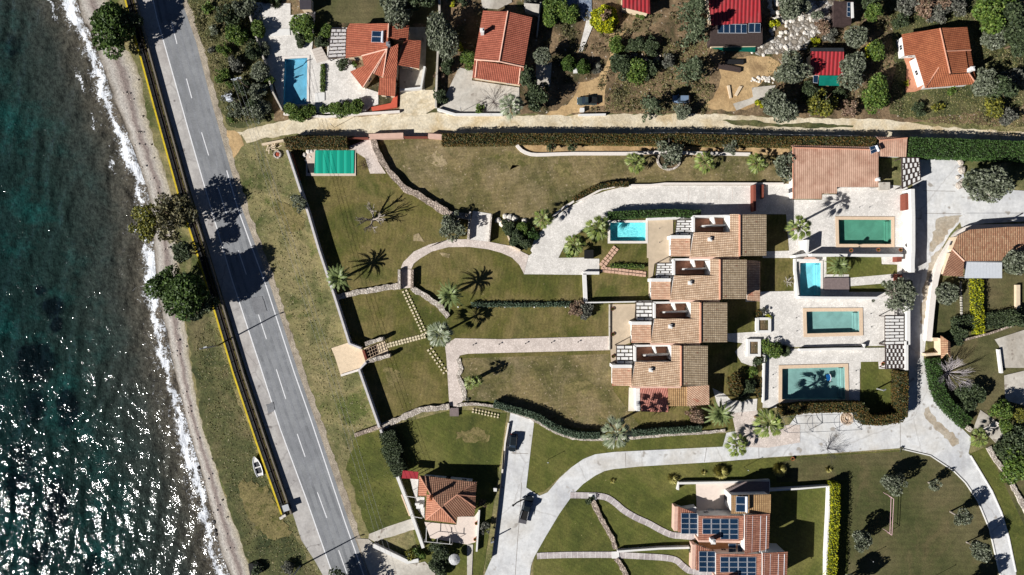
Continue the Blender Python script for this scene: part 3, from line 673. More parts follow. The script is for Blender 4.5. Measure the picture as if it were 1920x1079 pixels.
# coastal road
rl = px(256,0, 306,180, 358,360, 410,530, 463,700, 506,830, 547,957, 565,1013, 591,1053, 606,1080, 700,1300)
rr = px(340,0, 368,80, 397,193, 433,320, 455,395, 508,540, 560,700, 592,791, 625,890, 655,980, 690,1079, 780,1300)
wl = px(286,0, 293,33, 328,157, 353,247, 380,341, 434,525, 488,690, 525,806, 573,935, 621,1072, 700,1290)
ext = lambda l: [(l[0][0]-95, -300)]+l
rv = offset_line([XY(q) for q in ext(rr)], .6)
sheet('road_verge', jitter(strip_poly(resample(rv, 1.0), 1.7), 1, .28), Z(), G_GRAVEL, world=True)
sheet('road', [XY(q) for q in ext(wl)+list(reversed(ext(rr)))], Z(), ASPH, world=True, jit=.0)
sheet('road_shoulder', [XY(q) for q in ext(rl)+list(reversed(ext(wl)))], Z(), SHOUL, world=True)
WORN = m_ground('asphalt_wheelpath', [(.2, C(118,120,125)), (.6, C(138,140,146)), (.85, C(128,130,136))], .15, 3, .2, .02)
ew = ext(wl)
wlw = [XY(q) for q in ew]
for off in (1.0, 2.6, 4.4, 6.0): sheet('wheel_path', jitter(strip_poly(resample(offset_line(wlw, off), 1.5), .55), 1.5, .07), Z(), WORN, world=True)
zl = Z()
ribbon('road_line', ext([(a+1, b) for a, b in wl]), .26, zl, LINE)
ribbon('road_line', [(a-8, b) for a, b in rr][3:], .26, zl, LINE)
for q in [V for V in (T('V',962,115,995,248),T('V',1048,443,1078,553),T('V',1133,745,1173,875),px(408,350,425,402),T('W',980,390,1025,525),T('W',1093,750,1138,888),T('X',752,35,800,185),T('X',858,362,898,478),T('X',960,658,1008,788),T('X',1068,952,1110,1070))]:
    ribbon('road_dash', q, .22, zl, LINE)
# villa grounds
Z()
sheet('garden_lawn', px(545,285, 700,262, 830,262, 1480,270, 1487,345, 1460,400, 1440,560, 1450,760, 1400,800, 1316,815, 1187,822, 1073,822, 1002,787, 957,775, 885,760, 800,765, 713,802, 674,688, 656,646, 598,470), Z(), G_LAWN)
sheet('upper_lawn', px(712,264, 830,262, 980,272, 1060,290, 1480,292, 1480,345, 1180,342, 1110,360, 1050,400, 1010,425, 960,410, 925,402, 880,402, 842,396, 795,366, 757,338, 727,316), Z(), G_DRY)
sheet('hedge_bed', px(968,272, 1480,278, 1480,292, 1060,291, 1000,288, 975,280), Z(), G_TAN, jit=.15)
sheet('lower_lawn', px(868,672, 1143,664, 1150,733, 1180,772, 1200,800, 1187,812, 1125,806, 1040,800, 1000,775, 935,752, 870,752, 862,700), Z(), G_DRY)
sheet('bottom_lawn', px(760,792, 850,768, 950,775, 940,850, 905,1079, 840,1079, 790,1060, 750,890, 722,810), Z(), G_GREEN)
sheet('round_lawn', T('M', 1800,670, 1888,700)+T('N', 300,590, 450,680, 600,725, 1110,730, 1690,690, 1888,690, 1900,800)+px(1355,838, 1170,846, 1100,857, 1060,885, 1020,922, 1003,926, 985,915, 1000,790), Z(), G_GREEN)
sheet('estate_lawn', px(1150,878, 1350,866, 1500,856, 1700,844, 1785,880, 1840,960, 1868,1040, 1878,1300, 1000,1300, 1000,1050, 1025,990, 1070,925, 1110,895), Z(), G_GREEN)
sheet('field_lawn', px(1456,870, 1500,858, 1700,846, 1745,853, 1789,882, 1834,938, 1856,990, 1867,1040, 1878,1300, 1590,1300, 1590,900, 1456,905), Z(), G_GREEN2)
sheet('verge_lawn', px(1818,852, 1850,838, 1880,900, 1920,985, 2000,1100, 2000,1300, 1906,1300, 1906,1075, 1892,1008, 1860,922), Z(), G_GREEN)
sheet('roadside_grass', px(665,822, 713,806, 730,850, 755,930, 790,985, 690,1000, 650,880), Z(), G_GREEN, jit=.3)
sheet('east_garden', px(1750,520, 1820,520, 1920,500, 2050,500, 2050,1100, 1920,985, 1850,838, 1800,800, 1762,740, 1745,690, 1738,640), Z(), G_GREEN2)
for q_ in (T('M', 560,230, 660,260, 670,330, 600,390, 560,330), T('M', 1150,770, 1350,740, 1420,800, 1380,860, 1220,840), T('F', 560,280, 760,260, 860,330, 700,380), T('F', 1080,340, 1220,330, 1200,450, 1100,440), T('X', 560,600, 700,640, 780,780, 820,880, 700,880, 600,760), T('N', 540,260, 760,250, 720,340, 560,340), T('E', 440,700, 640,720, 660,900, 520,880)): sheet('worn_patch', q_, Z(), m_ground('worn_grass', [(.25, C(108,100,66)), (.5, C(134,120,86)), (.75, C(98,94,56))], .4, 2.6, .5, .08), sm=3, jit=.7, step=.5)
sheet('bare_patch', T('E', 1700,300, 1780,240, 1850,300, 1880,360, 1800,370, 1740,350), Z(), G_BARE, jit=.35, step=.6)
sheet('bare_patch', T('E', 1590,950, 1640,940, 1690,1000, 1650,1010, 1600,990), Z(), G_BARE, jit=.3, step=.6)
sheet('bare_patch', T('I', 1370,110, 1450,120, 1440,150, 1390,140), Z(), G_BARE, jit=.2, step=.6)
# concrete lanes
Z()
sheet('concrete_road', px(1712,296, 1800,298, 1812,352, 1990,362, 1990,402, 1830,401, 1808,408, 1782,438, 1762,472, 1750,540, 1738,620, 1732,672, 1742,720, 1760,757, 1800,800, 1822,822)+T('U',1420,50,1500,170,1620,370,1700,550,1760,760,1820,1050)+px(1915,1300, 1885,1300)+T('U',1690,1079,1650,900,1600,680,1500,440,1400,290,1300,190,1100,60,870,5)+px(1560,850, 1440,858, 1350,866, 1200,875, 1150,880)+T('R', 780,200, 700,240, 600,310, 520,390, 400,560, 280,760, 190,920, 160,1000, 150,1079)+px(985,1300, 905,1300, 908,1079)+T('Q', 1270,930, 1350,220, 1390,0)+px(957,773, 1002,787)+T('R', 160,0, 120,340, 230,410, 300,380, 400,260, 500,170, 600,100, 700,60, 860,40)+px(1355,838, 1362,812, 1412,803, 1480,797, 1500,770, 1612,770, 1616,797, 1650,797, 1690,788, 1703,770), Z(), CONC)
LDIRT = m_ground('lane_dirt', [(.2, C(170,156,138)), (.6, C(188,178,164)), (.85, C(156,140,118))], .2, 1.6, .3, .04)
for q in (T('L', 1110,150, 1210,60, 1170,230, 1100,330, 1070,520, 1050,700, 1020,700, 1030,460, 1060,300), T('H', 1180,800, 1380,780, 1330,830, 1220,960, 1130,1079, 1090,1079, 1120,950), T('P', 1080,560, 1130,640, 1240,740, 1340,830, 1300,880, 1200,800, 1100,700, 1040,620)): sheet('lane_dirt', q, Z(), LDIRT, sm=3, jit=.35, step=.6)
zj = Z()
for q in (T('N',1045,850,1050,970), T('N',1730,810,1712,930), T('O',1090,860,1093,985), px(978,905,975,960,970,1020,966,1079), T('P',845,690,845,900), T('H',1040,575,1310,580), T('H',1050,765,1360,770), px(958,850,990,851)):
    ribbon('expansion_joint', q, .09, zj, m_plain('joint', C(120,108,98), .9, .3, 3))
for q in (T('V', 925,75, 985,80, 1000,120, 935,115), T('X', 700,215, 735,200, 745,240, 712,262), px(470,560, 492,556, 500,584, 478,590)): sheet('road_patch', q, Z(), m_ground('asphalt_patch', [(.2, C(118,119,124)), (.8, C(134,135,140))], .3, 3, .2, .02), jit=.1, step=.5)
sheet('bottom_drive', px(668,1010, 690,1012, 704,1022)+T('Q', 280,850, 570,985, 700,965, 790,1040)+px(815,1079, 830,1300, 790,1300, 695,1079), Z(), CONC2, jit=.12)
sheet('footpath', T('Q', 230,730, 590,600, 620,690, 280,795, 225,770), Z(), CONC2, jit=.1)
# driveway and courts of the villas
sheet('driveway', T('F', 875,1079, 910,980, 980,900, 1080,800, 1170,730, 1330,640, 1500,580, 1640,545, 1888,530)+T('G', 0,530, 1070,530, 1380,520, 1380,640)+px(1487,373, 1478,402, 1420,402)+T('G', 600,790, 0,750)+T('F', 1540,790, 1400,860, 1300,920, 1200,985, 1150,1060)+px(1047,484)+T('J', 1145,150, 1150,160, 1275,160, 1275,290, 1130,295, 640,290, 670,135, 690,130, 710,110), Z(), PAVE)
for a in (500, 640, 755, 870): ribbon('paving_joint', T('G', a,540, a,650), .1, Z(.4), PAVE2)
sheet('upper_court', px(1416,345, 1487,345, 1487,375, 1541,375, 1542,365, 1570,365, 1570,352, 1648,352, 1648,345, 1700,350, 1716,372, 1714,476, 1520,474, 1474,470, 1474,440, 1474,402, 1416,402), Z(), PAVE)
sheet('pool_garden', px(1478,470, 1520,474, 1714,476, 1712,562, 1480,562), Z(), PAVE)
sheet('court_lawn', T('L', 222,140, 685,140, 690,205, 820,208, 818,285, 412,322, 412,292, 222,292), Z(), G_GREEN)
sheet('court_lawn', T('L', 412,392, 700,368, 820,350, 830,440, 412,440), Zc[0], G_GREEN)
sheet('third_court', px(1425,562, 1706,560, 1706,648, 1425,652), Z(), PAVE)
sheet('lowest_court', px(1430,655, 1702,652, 1702,692, 1612,692, 1612,765, 1430,765), Z(), PAVE)
sheet('court_lawn', T('P', 512,175, 660,172, 665,235, 900,240, 900,640, 512,640), Z(), G_GREEN)
# dark gardens east of the villas with their walks
for q in (px(1436,404,1474,402,1480,475,1436,478), px(1402,484,1490,484,1488,546,1430,546), px(1364,575,1418,575,1418,630,1364,628), px(1330,655,1418,640,1418,762,1332,742)):
    sheet('back_garden', q, Z(), G_LAWN)
for q in (px(1430,472,1495,470,1495,484,1430,484), px(1398,548,1490,546,1492,562,1398,566), px(1362,626,1425,622,1440,648,1400,645,1362,640), px(1336,728,1360,740,1372,752,1420,748,1418,778,1375,782,1345,760), px(1396,640,1418,650,1418,690,1390,680,1378,660)):
    sheet('garden_walk', q, Z(), PAVE)
sheet('parking_bay', px(1372,775, 1420,770, 1425,800, 1500,797, 1500,830, 1440,840, 1385,838), Z(), PAVE2)
# garden paths
sheet('garden_path', T('I', 1040,240, 1060,190, 1150,100, 1280,40, 1440,0)+T('F', 0,1060, 100,1010, 200,985, 340,985, 520,1005, 700,1040)+T('J', 520,50, 680,130, 640,285, 600,210, 540,150, 450,110, 340,80, 180,60, 0,62)+T('I', 1440,62, 1300,100, 1200,160, 1150,200, 1130,245), Z(), PAVE2)
sheet('garden_path', T('F', 390,745, 545,770, 525,1005, 345,985), Z(), PAVE)
sheet('garden_path', T('I', 1045,245, 1128,250, 1122,405, 1045,410), Z(), PAVE2)
sheet('garden_path', T('I', 1420,880, 1500,830, 1888,838)+T('J', 1360,812, 1362,930, 170,960, 100,975)+T('M', 1165,150, 1200,230, 1170,290, 1200,380, 1215,440, 1215,490, 1150,560, 1090,540, 1065,130, 1055,50), Z(), PAVE2)
sheet('slope_paving', T('E', 1020,215, 1220,135, 1260,140, 1300,330, 1365,430, 1230,430, 1190,300, 1110,250), Z(), PAVE2)
sheet('gate_apron', T('M', 95,60, 240,12, 300,40, 355,70, 385,175, 335,240, 175,290, 150,210, 125,130), Z(), m_plain('warm_stone', C(228,206,176), .85, .12, 1.5))
sheet('gate_floor', T('M', 370,60, 545,0, 585,115, 400,170), Z(), m_plain('warm_stone', C(0,0,0)))
# paved terraces of neighbouring houses
sheet('pool_terrace', T('A', 190,20, 560,30, 560,130, 770,100, 760,260, 740,420, 900,500, 1060,500, 1100,560, 1180,740, 1300,780, 1300,880, 1240,900, 1180,960, 860,960, 500,940, 330,450), Z(), PAVE)
sheet('house_yard', T('A', 870,230, 1060,235, 1060,500, 870,490), Z(), PAVE)
sheet('shade_yard', T('A', 1480,230, 1710,230, 1690,760, 1480,760), Z(), CONC2)
sheet('gate_yard', T('A', 1480,760, 1790,760, 1800,900, 1700,960, 1480,960), Z(), G_DIRT)
sheet('front_yard', T('B', 270,570, 400,600, 380,680, 780,740, 780,950, 90,950, 200,720), Z(), CONC2)
sheet('side_yard', T('B', 920,530, 1055,530, 1040,730, 920,740), Z(), CONC2)
sheet('top_yard', T('B', 450,-60, 700,-60, 720,20, 600,80, 470,70), Z(), CONC2)
sheet('white_path', T('B', 1390,60, 1410,200, 1310,440, 1280,440, 1340,200, 1370,60), Z(), PAVE)
sheet('blue_tiles', T('B', 1110,0, 1390,0, 1390,130, 1330,180, 1200,60), Z(), m_stone('blue_tile', C(110,125,150), C(170,180,195), C(70,80,95), 2.5, .02))
sheet('gravel_patch', T('C', 1030,740, 1230,720, 1180,820, 900,930, 870,880, 1040,820), Z(), CONC2, jit=.1)
sheet('rubble_ground', T('C', 1230,0, 1720,0, 1700,260, 1560,300, 1500,420, 1340,440, 1060,470, 1040,400, 1200,330, 1330,300, 1350,160), Z(), m_stone('rubble', C(225,220,212), C(140,128,112), C(80,70,58), 1.1, .3), jit=.4)
sheet('house_terrace', T('D', 865,470, 990,480, 970,540, 1060,740, 970,775, 890,780, 900,560), Z(), m_plain('terrace_brick', C(200,140,110), .85, .2, 3))
sheet('terrace_patio', T('S', 470,300, 890,290, 1090,285, 1090,400, 770,560, 480,560), Z(), m_plain('terrace_cream', C(228,212,200), .85, .06, 1.5))
sheet('lower_patio', T('Q', 700,630, 970,655, 980,585, 1120,585, 1165,525, 1150,700, 1130,800, 1060,820, 750,765), Z(), m_plain('terrace_cream', C(0,0,0)))
sheet('side_patio', T('Q', 580,265, 650,270, 640,420, 700,420, 700,600, 640,520), Z(), PAVE)
sheet('gate_path', T('Q', 1060,820, 1110,820, 1100,1079, 1060,1079), Z(), CONC2)
sheet('gravel_court', T('L', 1640,840, 1888,760, 1960,760, 1960,1079, 1720,1079, 1680,900), Z(), CONC2)
sheet('gravel_court', T('P', 1720,290, 1888,250, 1960,250, 1960,560, 1730,500), Zc[0], CONC2)
sheet('gravel_court', T('P', 1460,740, 1520,580, 1690,700, 1740,780, 1650,860, 1580,790), Z(), CONC2)
sheet('house_forecourt', T('H', 1360,880, 1340,800, 1400,765, 1960,765, 1960,830, 1560,850), Z(), CONC)
PATHB = m_ground('block_path', [(.2, C(168,158,160)), (.6, C(192,184,184))], .3, 3, .3, .03)
PATHL = m_plain('path_edge', C(222,216,212), .8, .08, 3)
def blockpath(line, wpx):
    l = smooth([XY(q) for q in line], 6); z = Z(); sheet('block_path', strip_poly(l, wpx/PXM), z, PATHB, world=True)
    r = resample(l, .3); i = 0; acc = 0
    mb = MB()
    for k in range(len(r)-1):
        acc += math.dist(r[k], r[k+1])
        if acc > 1.25:
            acc = 0; a = Vector(r[k+1])-Vector(r[k]); a.normalize(); p = Vector(r[k]); n_ = Vector((-a.y, a.x))*wpx/PXM/2; t_ = a*.07
            mb.face([(*(p-n_-t_), z+.004), (*(p-n_+t_), z+.004), (*(p+n_+t_), z+.004), (*(p+n_-t_), z+.004)])
    o = mb.build('path_border', PATHL); tag(o, kind='structure')
blockpath(T('R', 490,402, 640,405, 720,408, 800,425, 870,470, 940,530, 1040,590, 1150,640, 1250,695, 1340,735, 1420,745, 1560,755), 11.5)
blockpath(T('R', 210,915, 300,910, 500,905, 850,905, 1000,912, 1150,920, 1290,930, 1380,950, 1440,1000, 1500,1040, 1600,1050, 1700,1055), 11.5)
# ---------------- pools ----------------
def water_mat(nm, c):
    s = NT('pool_water_'+nm, .03); t = s.n('BsdfTransparent'); t.inputs[0].default_value = tuple(min(1, .88+.12*v/max(c[:3])) for v in c[:3])+(1,)
    g = s.n('BsdfGlossy'); g.inputs['Roughness'].default_value = .03; f = s.n('Fresnel'); f.inputs[0].default_value = 1.33
    mx = s.n('MixShader'); gm = s.n('NewGeometry'); s.L.new(s.math('MULTIPLY', f.outputs[0], s.math('SUBTRACT', 1, gm.outputs['Backfacing'])), mx.inputs[0]); s.L.new(t.outputs[0], mx.inputs[1]); s.L.new(g.outputs[0], mx.inputs[2])
    s.L.new(mx.outputs[0], s.N['Material Output'].inputs[0]); b = s.n('Bump'); b.inputs['Distance'].default_value = .03
    s.L.new(s.noise(2.0, 2), b.inputs['Height']); s.L.new(b.outputs[0], g.inputs['Normal']); return s.m
def ring(mb, outer, inner, z0, z1):
    outer = ccw(outer); inner = ccw(inner); n = len(outer); i0 = len(mb.v)
    for p, z in ((outer, z0), (outer, z1), (inner, z1), (inner, z0)): mb.v += [(a, b, z) for a, b in p]
    for i in range(n):
        j = (i+1) % n
        for k in range(3): mb.f.append((i0+k*n+i, i0+k*n+j, i0+(k+1)*n+j, i0+(k+1)*n+i)); mb.mi.append(0)
    return mb
for nm, q, label, sty, cope, wc, cw in POOLDEF:
    p = ccw([XY(a) for a in q]); cx = sum(a[0] for a in p)/4; cy = sum(a[1] for a in p)/4
    t = thing('swimming_pool', (cx, cy, 0), label, 'swimming pool')
    D = 1.05; mb = MB(); i0 = 0; n = 4
    mb.v = [(a, b, .02) for a, b in p]+[(a, b, -D) for a, b in p]
    mb.f = [(i, (i+1) % 4, 4+(i+1) % 4, 4+i) for i in range(4)]+[(4, 5, 6, 7)]; mb.mi = [0]*5
    s = NT('pool_lining_'+nm, .6); f = s.noise(.5 if nm != 'cyan' else 2.2, 3, None, .5, .5 if nm != 'cyan' else 1.5)
    c1 = tuple(min(.85, v*1.0) for v in wc[:3])+(1,); c2 = tuple(min(.85, v*(1.3 if nm != 'cyan' else 2.2)) for v in wc[:3])+(1,); s.col(s.ramp(f, [(.35, c1), (.65, c2)]))  # caustic ripples painted as lighter lining tones, strongest in the cyan pool
    mb.build('basin', s.m, t)
    w = offset_poly(p, .01); mb = MB(); mb.face([(a, b, -.16) for a, b in w]); mb.build('water', water_mat(nm, wc), t)
    ob = offset_poly(p, -cw*(1.35 if sty == 'P' else 1.0)); mb = MB(); ring(mb, ob, p, .02+Zc[0], .075+Zc[0]); mb.build('coping', cope, t)
    if nm not in ('cyan',):   # corner steps
        a, b, c_ = Vector(p[1]), Vector(p[2]), Vector(p[0]); e1 = (b-a).normalized(); e2 = (c_-a).normalized()
        xs_ = max(p, key=lambda v: v[0]); x1 = max(v[0] for v in p)-.02; ys0 = min(v[1] for v in p)+.1; ys1 = max(v[1] for v in p)-.1
        mb = MB(); sm_ = offset_poly(p, .04)
        for k in range(2):
            d_ = 1.0-.45*k; X1 = min(sm_[i][0] for i in range(4) if sm_[i][0] > cx); mb.prism([(X1-d_, ys0+.25), (X1, ys0+.25), (X1, ys1-.25), (X1-d_, ys1-.25)], -D+.02+.001*k, -D+.35+.35*k)
        mb.build('steps', s.m, t)
# teal cover over the garden pool
p = [XY(a, .35) for a in T('E', 768,235, 1098,235, 1093,430, 760,430)]; t = thing('covered_pool', (p[0][0], p[0][1], 0), 'pool under a taut teal green cover, in the corner by the dirt track', 'pool cover')
co_ = [XY(a, .3) for a in T('E', 690,225, 1110,225, 1110,450, 690,450)]
mb = MB(); mb.prism(co_, Zc[0], .22); mb.build('coping', m_plain('coping_pale', C(214,196,180), .8, .12, 3), t)
s = NT('cover_teal', .6); wv = s.n('TexWave', wave_type='BANDS', bands_direction='X'); s.L.new(s.coord(), wv.inputs[0]); wv.inputs['Scale'].default_value = .19; wv.inputs['Distortion'].default_value = .4
s.col(s.ramp(wv.outputs['Fac'], [(0, C(0,120,100)), (.05, C(10,160,135)), (.5, C(16,168,142)), (1, C(10,158,132))])); s.bump(wv.outputs['Fac'], .08)
mb = MB(); mb.prism(p, .24, .36); mb.build('cover', s.m, t); mb = MB()
mb.prism([XY(a, .3) for a in T('E', 705,345, 757,345, 757,425, 705,425)], .23, .29); mb.build('hatch', DKMET, t)
# ---------------- roof tiles ----------------
TV = m_tile('tile_villa_tan', C(238,212,182), C(212,182,150), C(136,100,80), C(205,110,80), .40, .46, .75)
TVE = m_tile('tile_villa_tan_shaded', C(228,208,176), C(198,176,144), C(104,82,68), C(160,84,62), .40, .46, .8)  # darker copy of the tan tile: shade of the east slopes put into the colour
TVP = m_tile('tile_villa_pink', C(228,196,168), C(210,170,142), C(166,122,98), C(190,100,78), .40, .46, .45)
TPK = m_tile('tile_pink_faded', C(208,166,142), C(190,142,120), C(190,144,122), C(164,110,88), .46, .7, .06, wx=.03, patch=C(224,190,166))
TOR = m_tile('tile_orange', C(204,122,92), C(186,104,78), C(142,76,58), None, .42, .5, .5)
TOR2 = m_tile('tile_terracotta', C(198,118,94), C(180,102,80), C(134,72,58), None, .42, .48, .5)
TOR3 = m_tile('tile_burnt_orange', C(190,116,80), C(172,100,68), C(128,70,50), None, .42, .5, .5, patch=C(196,122,84))
TBR = m_tile('tile_brown_red', C(188,146,120), C(164,120,98), C(112,80,64), None, .46, .5, .7, patch=C(150,108,84))
TBW = m_tile('tile_brown_red_sunlit', C(210,150,120), C(192,130,102), C(146,92,72), None, .46, .5, .4)  # lighter copy of the brown red tile: sun on west slopes painted in
TSO = m_tile('tile_solar_house', C(198,144,120), C(174,118,98), C(122,76,62), None, .44, .6, .4)
TYE = m_tile('tile_ochre', C(208,172,124), C(184,148,104), C(124,92,64), None, .44, .5, .5)
TMX = m_tile('tile_mixed_tan', C(212,174,138), C(184,134,104), C(136,98,76), C(226,204,168), .42, .5, .45)
s = NT('red_sheet_metal', .5); wv = s.n('TexWave', wave_type='BANDS', bands_direction='X'); s.L.new(s.coord(), wv.inputs[0]); wv.inputs['Scale'].default_value = .35; wv.inputs['Distortion'].default_value = .3
s.col(s.mix(s.ramp(s.noise(.5, 5, None, .7), [(.4, (0,0,0,1)), (.7, (.55,.55,.55,1))]), s.ramp(wv.outputs['Fac'], [(0, C(110,34,40)), (.25, C(170,50,56)), (1, C(182,54,60))]), C(150,78,78))); s.bump(wv.outputs['Fac'], .1); REDM = s.m
REDF = m_plain('red_tarpaulin', C(165,45,55), .7, .15, .5)
RIDGE = m_plain('ridge_tile_orange', C(206,150,124), .8, .2, 4)
RIDGEP = m_plain('ridge_tile_pale', C(236,190,168), .8, .2, 3)
def plane_z(pts):
    a, b, c = Vector(pts[0]), Vector(pts[1]), Vector(pts[2]); best = None
    n = Vector((0, 0, 0))
    for i in range(len(pts)):
        p, q = pts[i], pts[(i+1) % len(pts)]; n += Vector(((p[1]-q[1])*(p[2]+q[2]), (p[2]-q[2])*(p[0]+q[0]), (p[0]-q[0])*(p[1]+q[1])))
    ce = sum((Vector(p) for p in pts), Vector((0, 0, 0)))/len(pts)
    return lambda x, y: ce.z-(n.x*(x-ce.x)+n.y*(y-ce.y))/n.z
WN = [0]
def window(t, x, y, z, ang, w_, h_, door=False, wallm=None):
    """a framed window or door standing 3 cm proud of the wall; ang = outward normal"""
    nx_, ny_ = math.cos(ang), math.sin(ang); tx, ty = -ny_, nx_
    def slab(mb, u0, u1, z0, z1, d0, d1): mb.prism([(x+tx*u+nx_*d, y+ty*u+ny_*d) for u, d in ((u0,d0),(u1,d0),(u1,d1),(u0,d1))], z0, z1)
    mb = MB(); f = .08; slab(mb, -w_/2, -w_/2+f, z, z+h_, -.05, .07); slab(mb, w_/2-f, w_/2, z, z+h_, -.05, .07); slab(mb, -w_/2+f, w_/2-f, z+h_-f, z+h_, -.05, .07)
    slab(mb, -w_/2+f, w_/2-f, z, z+f, -.05, .07); slab(mb, -.03, .03, z+f, z+h_-f, -.05, .06)
    o = mb.build('door' if door else 'window', DKWOOD if door else WHITE, t); g = MB(); slab(g, -w_/2+f, w_/2-f, z+f, z+h_-f, -.02, .03)
    g.build('pane', GLASS, o)
def roofed(name, label, faces, wallm, thick=.2, inset=.4, group=None, cat='house', windows=True, ridge=None, zb=0, rw=.3, merge=None):
    """faces: (photo polygon, list of heights or one height, tile material). Real heights; walls follow the slopes."""
    W = []
    for q, z, m in faces:
        zz = z if isinstance(z, (list, tuple)) else [z]*len(q); W.append([V3(a, h) for a, h in zip(q, zz)])
    x = sum(p[0][0] for p in W)/len(W); y = sum(p[0][1] for p in W)/len(W); t = thing(name, (x, y, 0), label, cat, group)
    groups = {}
    for (q, z, m), pts in zip(faces, W): groups.setdefault(m.name, (m, []))[1].append(pts)
    first = None
    for m, L in groups.values():
        mb = MB()
        for pts in L:
            fz = plane_z(pts); p2 = ccw([(a, b) for a, b, c in pts]); mb.prism(p2, lambda a, b: fz(a, b)-thick, fz)
        o = mb.build('roof', m, t, uv=True); first = first or o
    mb = MB(); foot = []
    for i, pts in enumerate(W):
        fz = plane_z(pts); p2 = ccw([(a, b) for a, b, c in pts]); ins = offset_poly(p2, inset)
        if area(ins) < .5: continue
        mb.prism(ins, zb-.02+.001*i, (lambda a, b: fz(a, b)-thick+.02)); foot.append((ins, p2, fz))
    if wallm: mb.build('wall', wallm, t)
    if ridge:
        mb = MB()
        for q, zs in ridge: mb.tube([V3(a, z+.04) for a, z in zip(q, zs)], rw/2, 6)
        mb.build('ridge_cap', RIDGEP if wallm in (CREAM,) else RIDGE, first)
    if windows and wallm:
        k = 0; cnt = 0
        for ins, p2, fz in foot:
            n = len(ins)
            for i in range(n):
                a, b = ins[i], ins[(i+1) % n]; L = math.dist(a, b)
                if L < 2.6: continue
                d = ((b[0]-a[0])/L, (b[1]-a[1])/L); nx_, ny_ = d[1], -d[0]
                m_ = max(1, int(L/3.6))
                for j in range(m_):
                    u = (j+.5)/m_*L; x_, y_ = a[0]+d[0]*u, a[1]+d[1]*u
                    if any(inside((x_+nx_*1.1, y_+ny_*1.1), g[1]) for g in foot) or any(inside((x_+nx_*.5, y_+ny_*.5), g[0]) for g in foot): continue
                    if any(g[0] is not ins and inside((x_+nx_*.05, y_+ny_*.05), g[1]) for g in foot): continue
                    top = fz(x_, y_)-thick-.15; k += 1
                    if cnt >= 14: break
                    dr = k % 4 == 2; h_ = 2.0 if dr else 1.1; z0 = zb+(.06 if dr else .95)
                    if z0+h_ > top: z0 = max(.1, top-h_-.05); h_ = min(h_, top-z0-.05)
                    if h_ < .5: continue
                    window(t, x_, y_, z0, math.atan2(ny_, nx_), 1.0 if dr else 1.2, h_, dr); cnt += 1
    return t, first
def chimney(roof, p, z, h=1.3, sz=.7, m=None, rot=0):
    x, y = XY(p, z); mb = MB(); mb.box(x, y, z-.5, sz, sz, h+.5, rot); mb.box(x, y, z+h+.002, sz+.2, sz+.2, .1, rot); mb.box(x, y, z+h+.1, sz*.5, sz*.5, .25, rot)
    return mb.build('chimney', m or WHITE, roof)
def panel_grid(parent, quad, nx_, ny_, zs, name='solar_panel', lift=.12, skip=None):
    """individual framed panels over a quad: corners a (top left), b, c, d in photo pixels with heights"""
    zs = zs if isinstance(zs, (list, tuple)) else [zs]*4; P = [Vector(V3(a, z+lift)) for a, z in zip(quad, zs)]
    f = lambda u, v: (P[0]*(1-u)+P[1]*u)*(1-v)+(P[3]*(1-u)+P[2]*u)*v
    for i in range(nx_):
        for j in range(ny_):
            if skip and skip(i, j): continue
            g = .03; c = [f((i+g)/nx_, (j+g)/ny_), f((i+1-g)/nx_, (j+g)/ny_), f((i+1-g)/nx_, (j+1-g)/ny_), f((i+g)/nx_, (j+1-g)/ny_)]
            mb = MB(); n = (c[1]-c[0]).cross(c[3]-c[0]).normalized(); n = n if n.z > 0 else -n
            ce = sum(c, Vector((0,0,0)))/4; vs = [tuple(k) for k in c]+[tuple(k-n*.05) for k in c]
            mb.quadv(vs, [(3, 2, 1, 0), (0, 1, 5, 4), (1, 2, 6, 5), (2, 3, 7, 6), (3, 0, 4, 7), (4, 5, 6, 7)], 0)
            inn = [k+(ce-k)*.055+n*.004 for k in c]; mb.face([tuple(k) for k in inn][::-1], 1)
            mb.build(name, [ALU, PANELM], parent)
def heater(parent, quad, zs):
    panel_grid(parent, quad, 1, 2, zs, 'solar_heater_panel', .25)
    a, b = V3(quad[1], zs[1]+.55), V3(quad[2], zs[2]+.55); mb = MB(); mb.tube([(a[0]+.25, a[1], a[2]), (b[0]+.25, b[1], b[2])], .28, 10)
    mb.box(a[0]+.25, a[1]-.2, a[2]-.7, .08, .08, .5); mb.box(b[0]+.25, b[1]+.2, b[2]-.7, .08, .08, .5); mb.build('water_tank', ALU, parent)
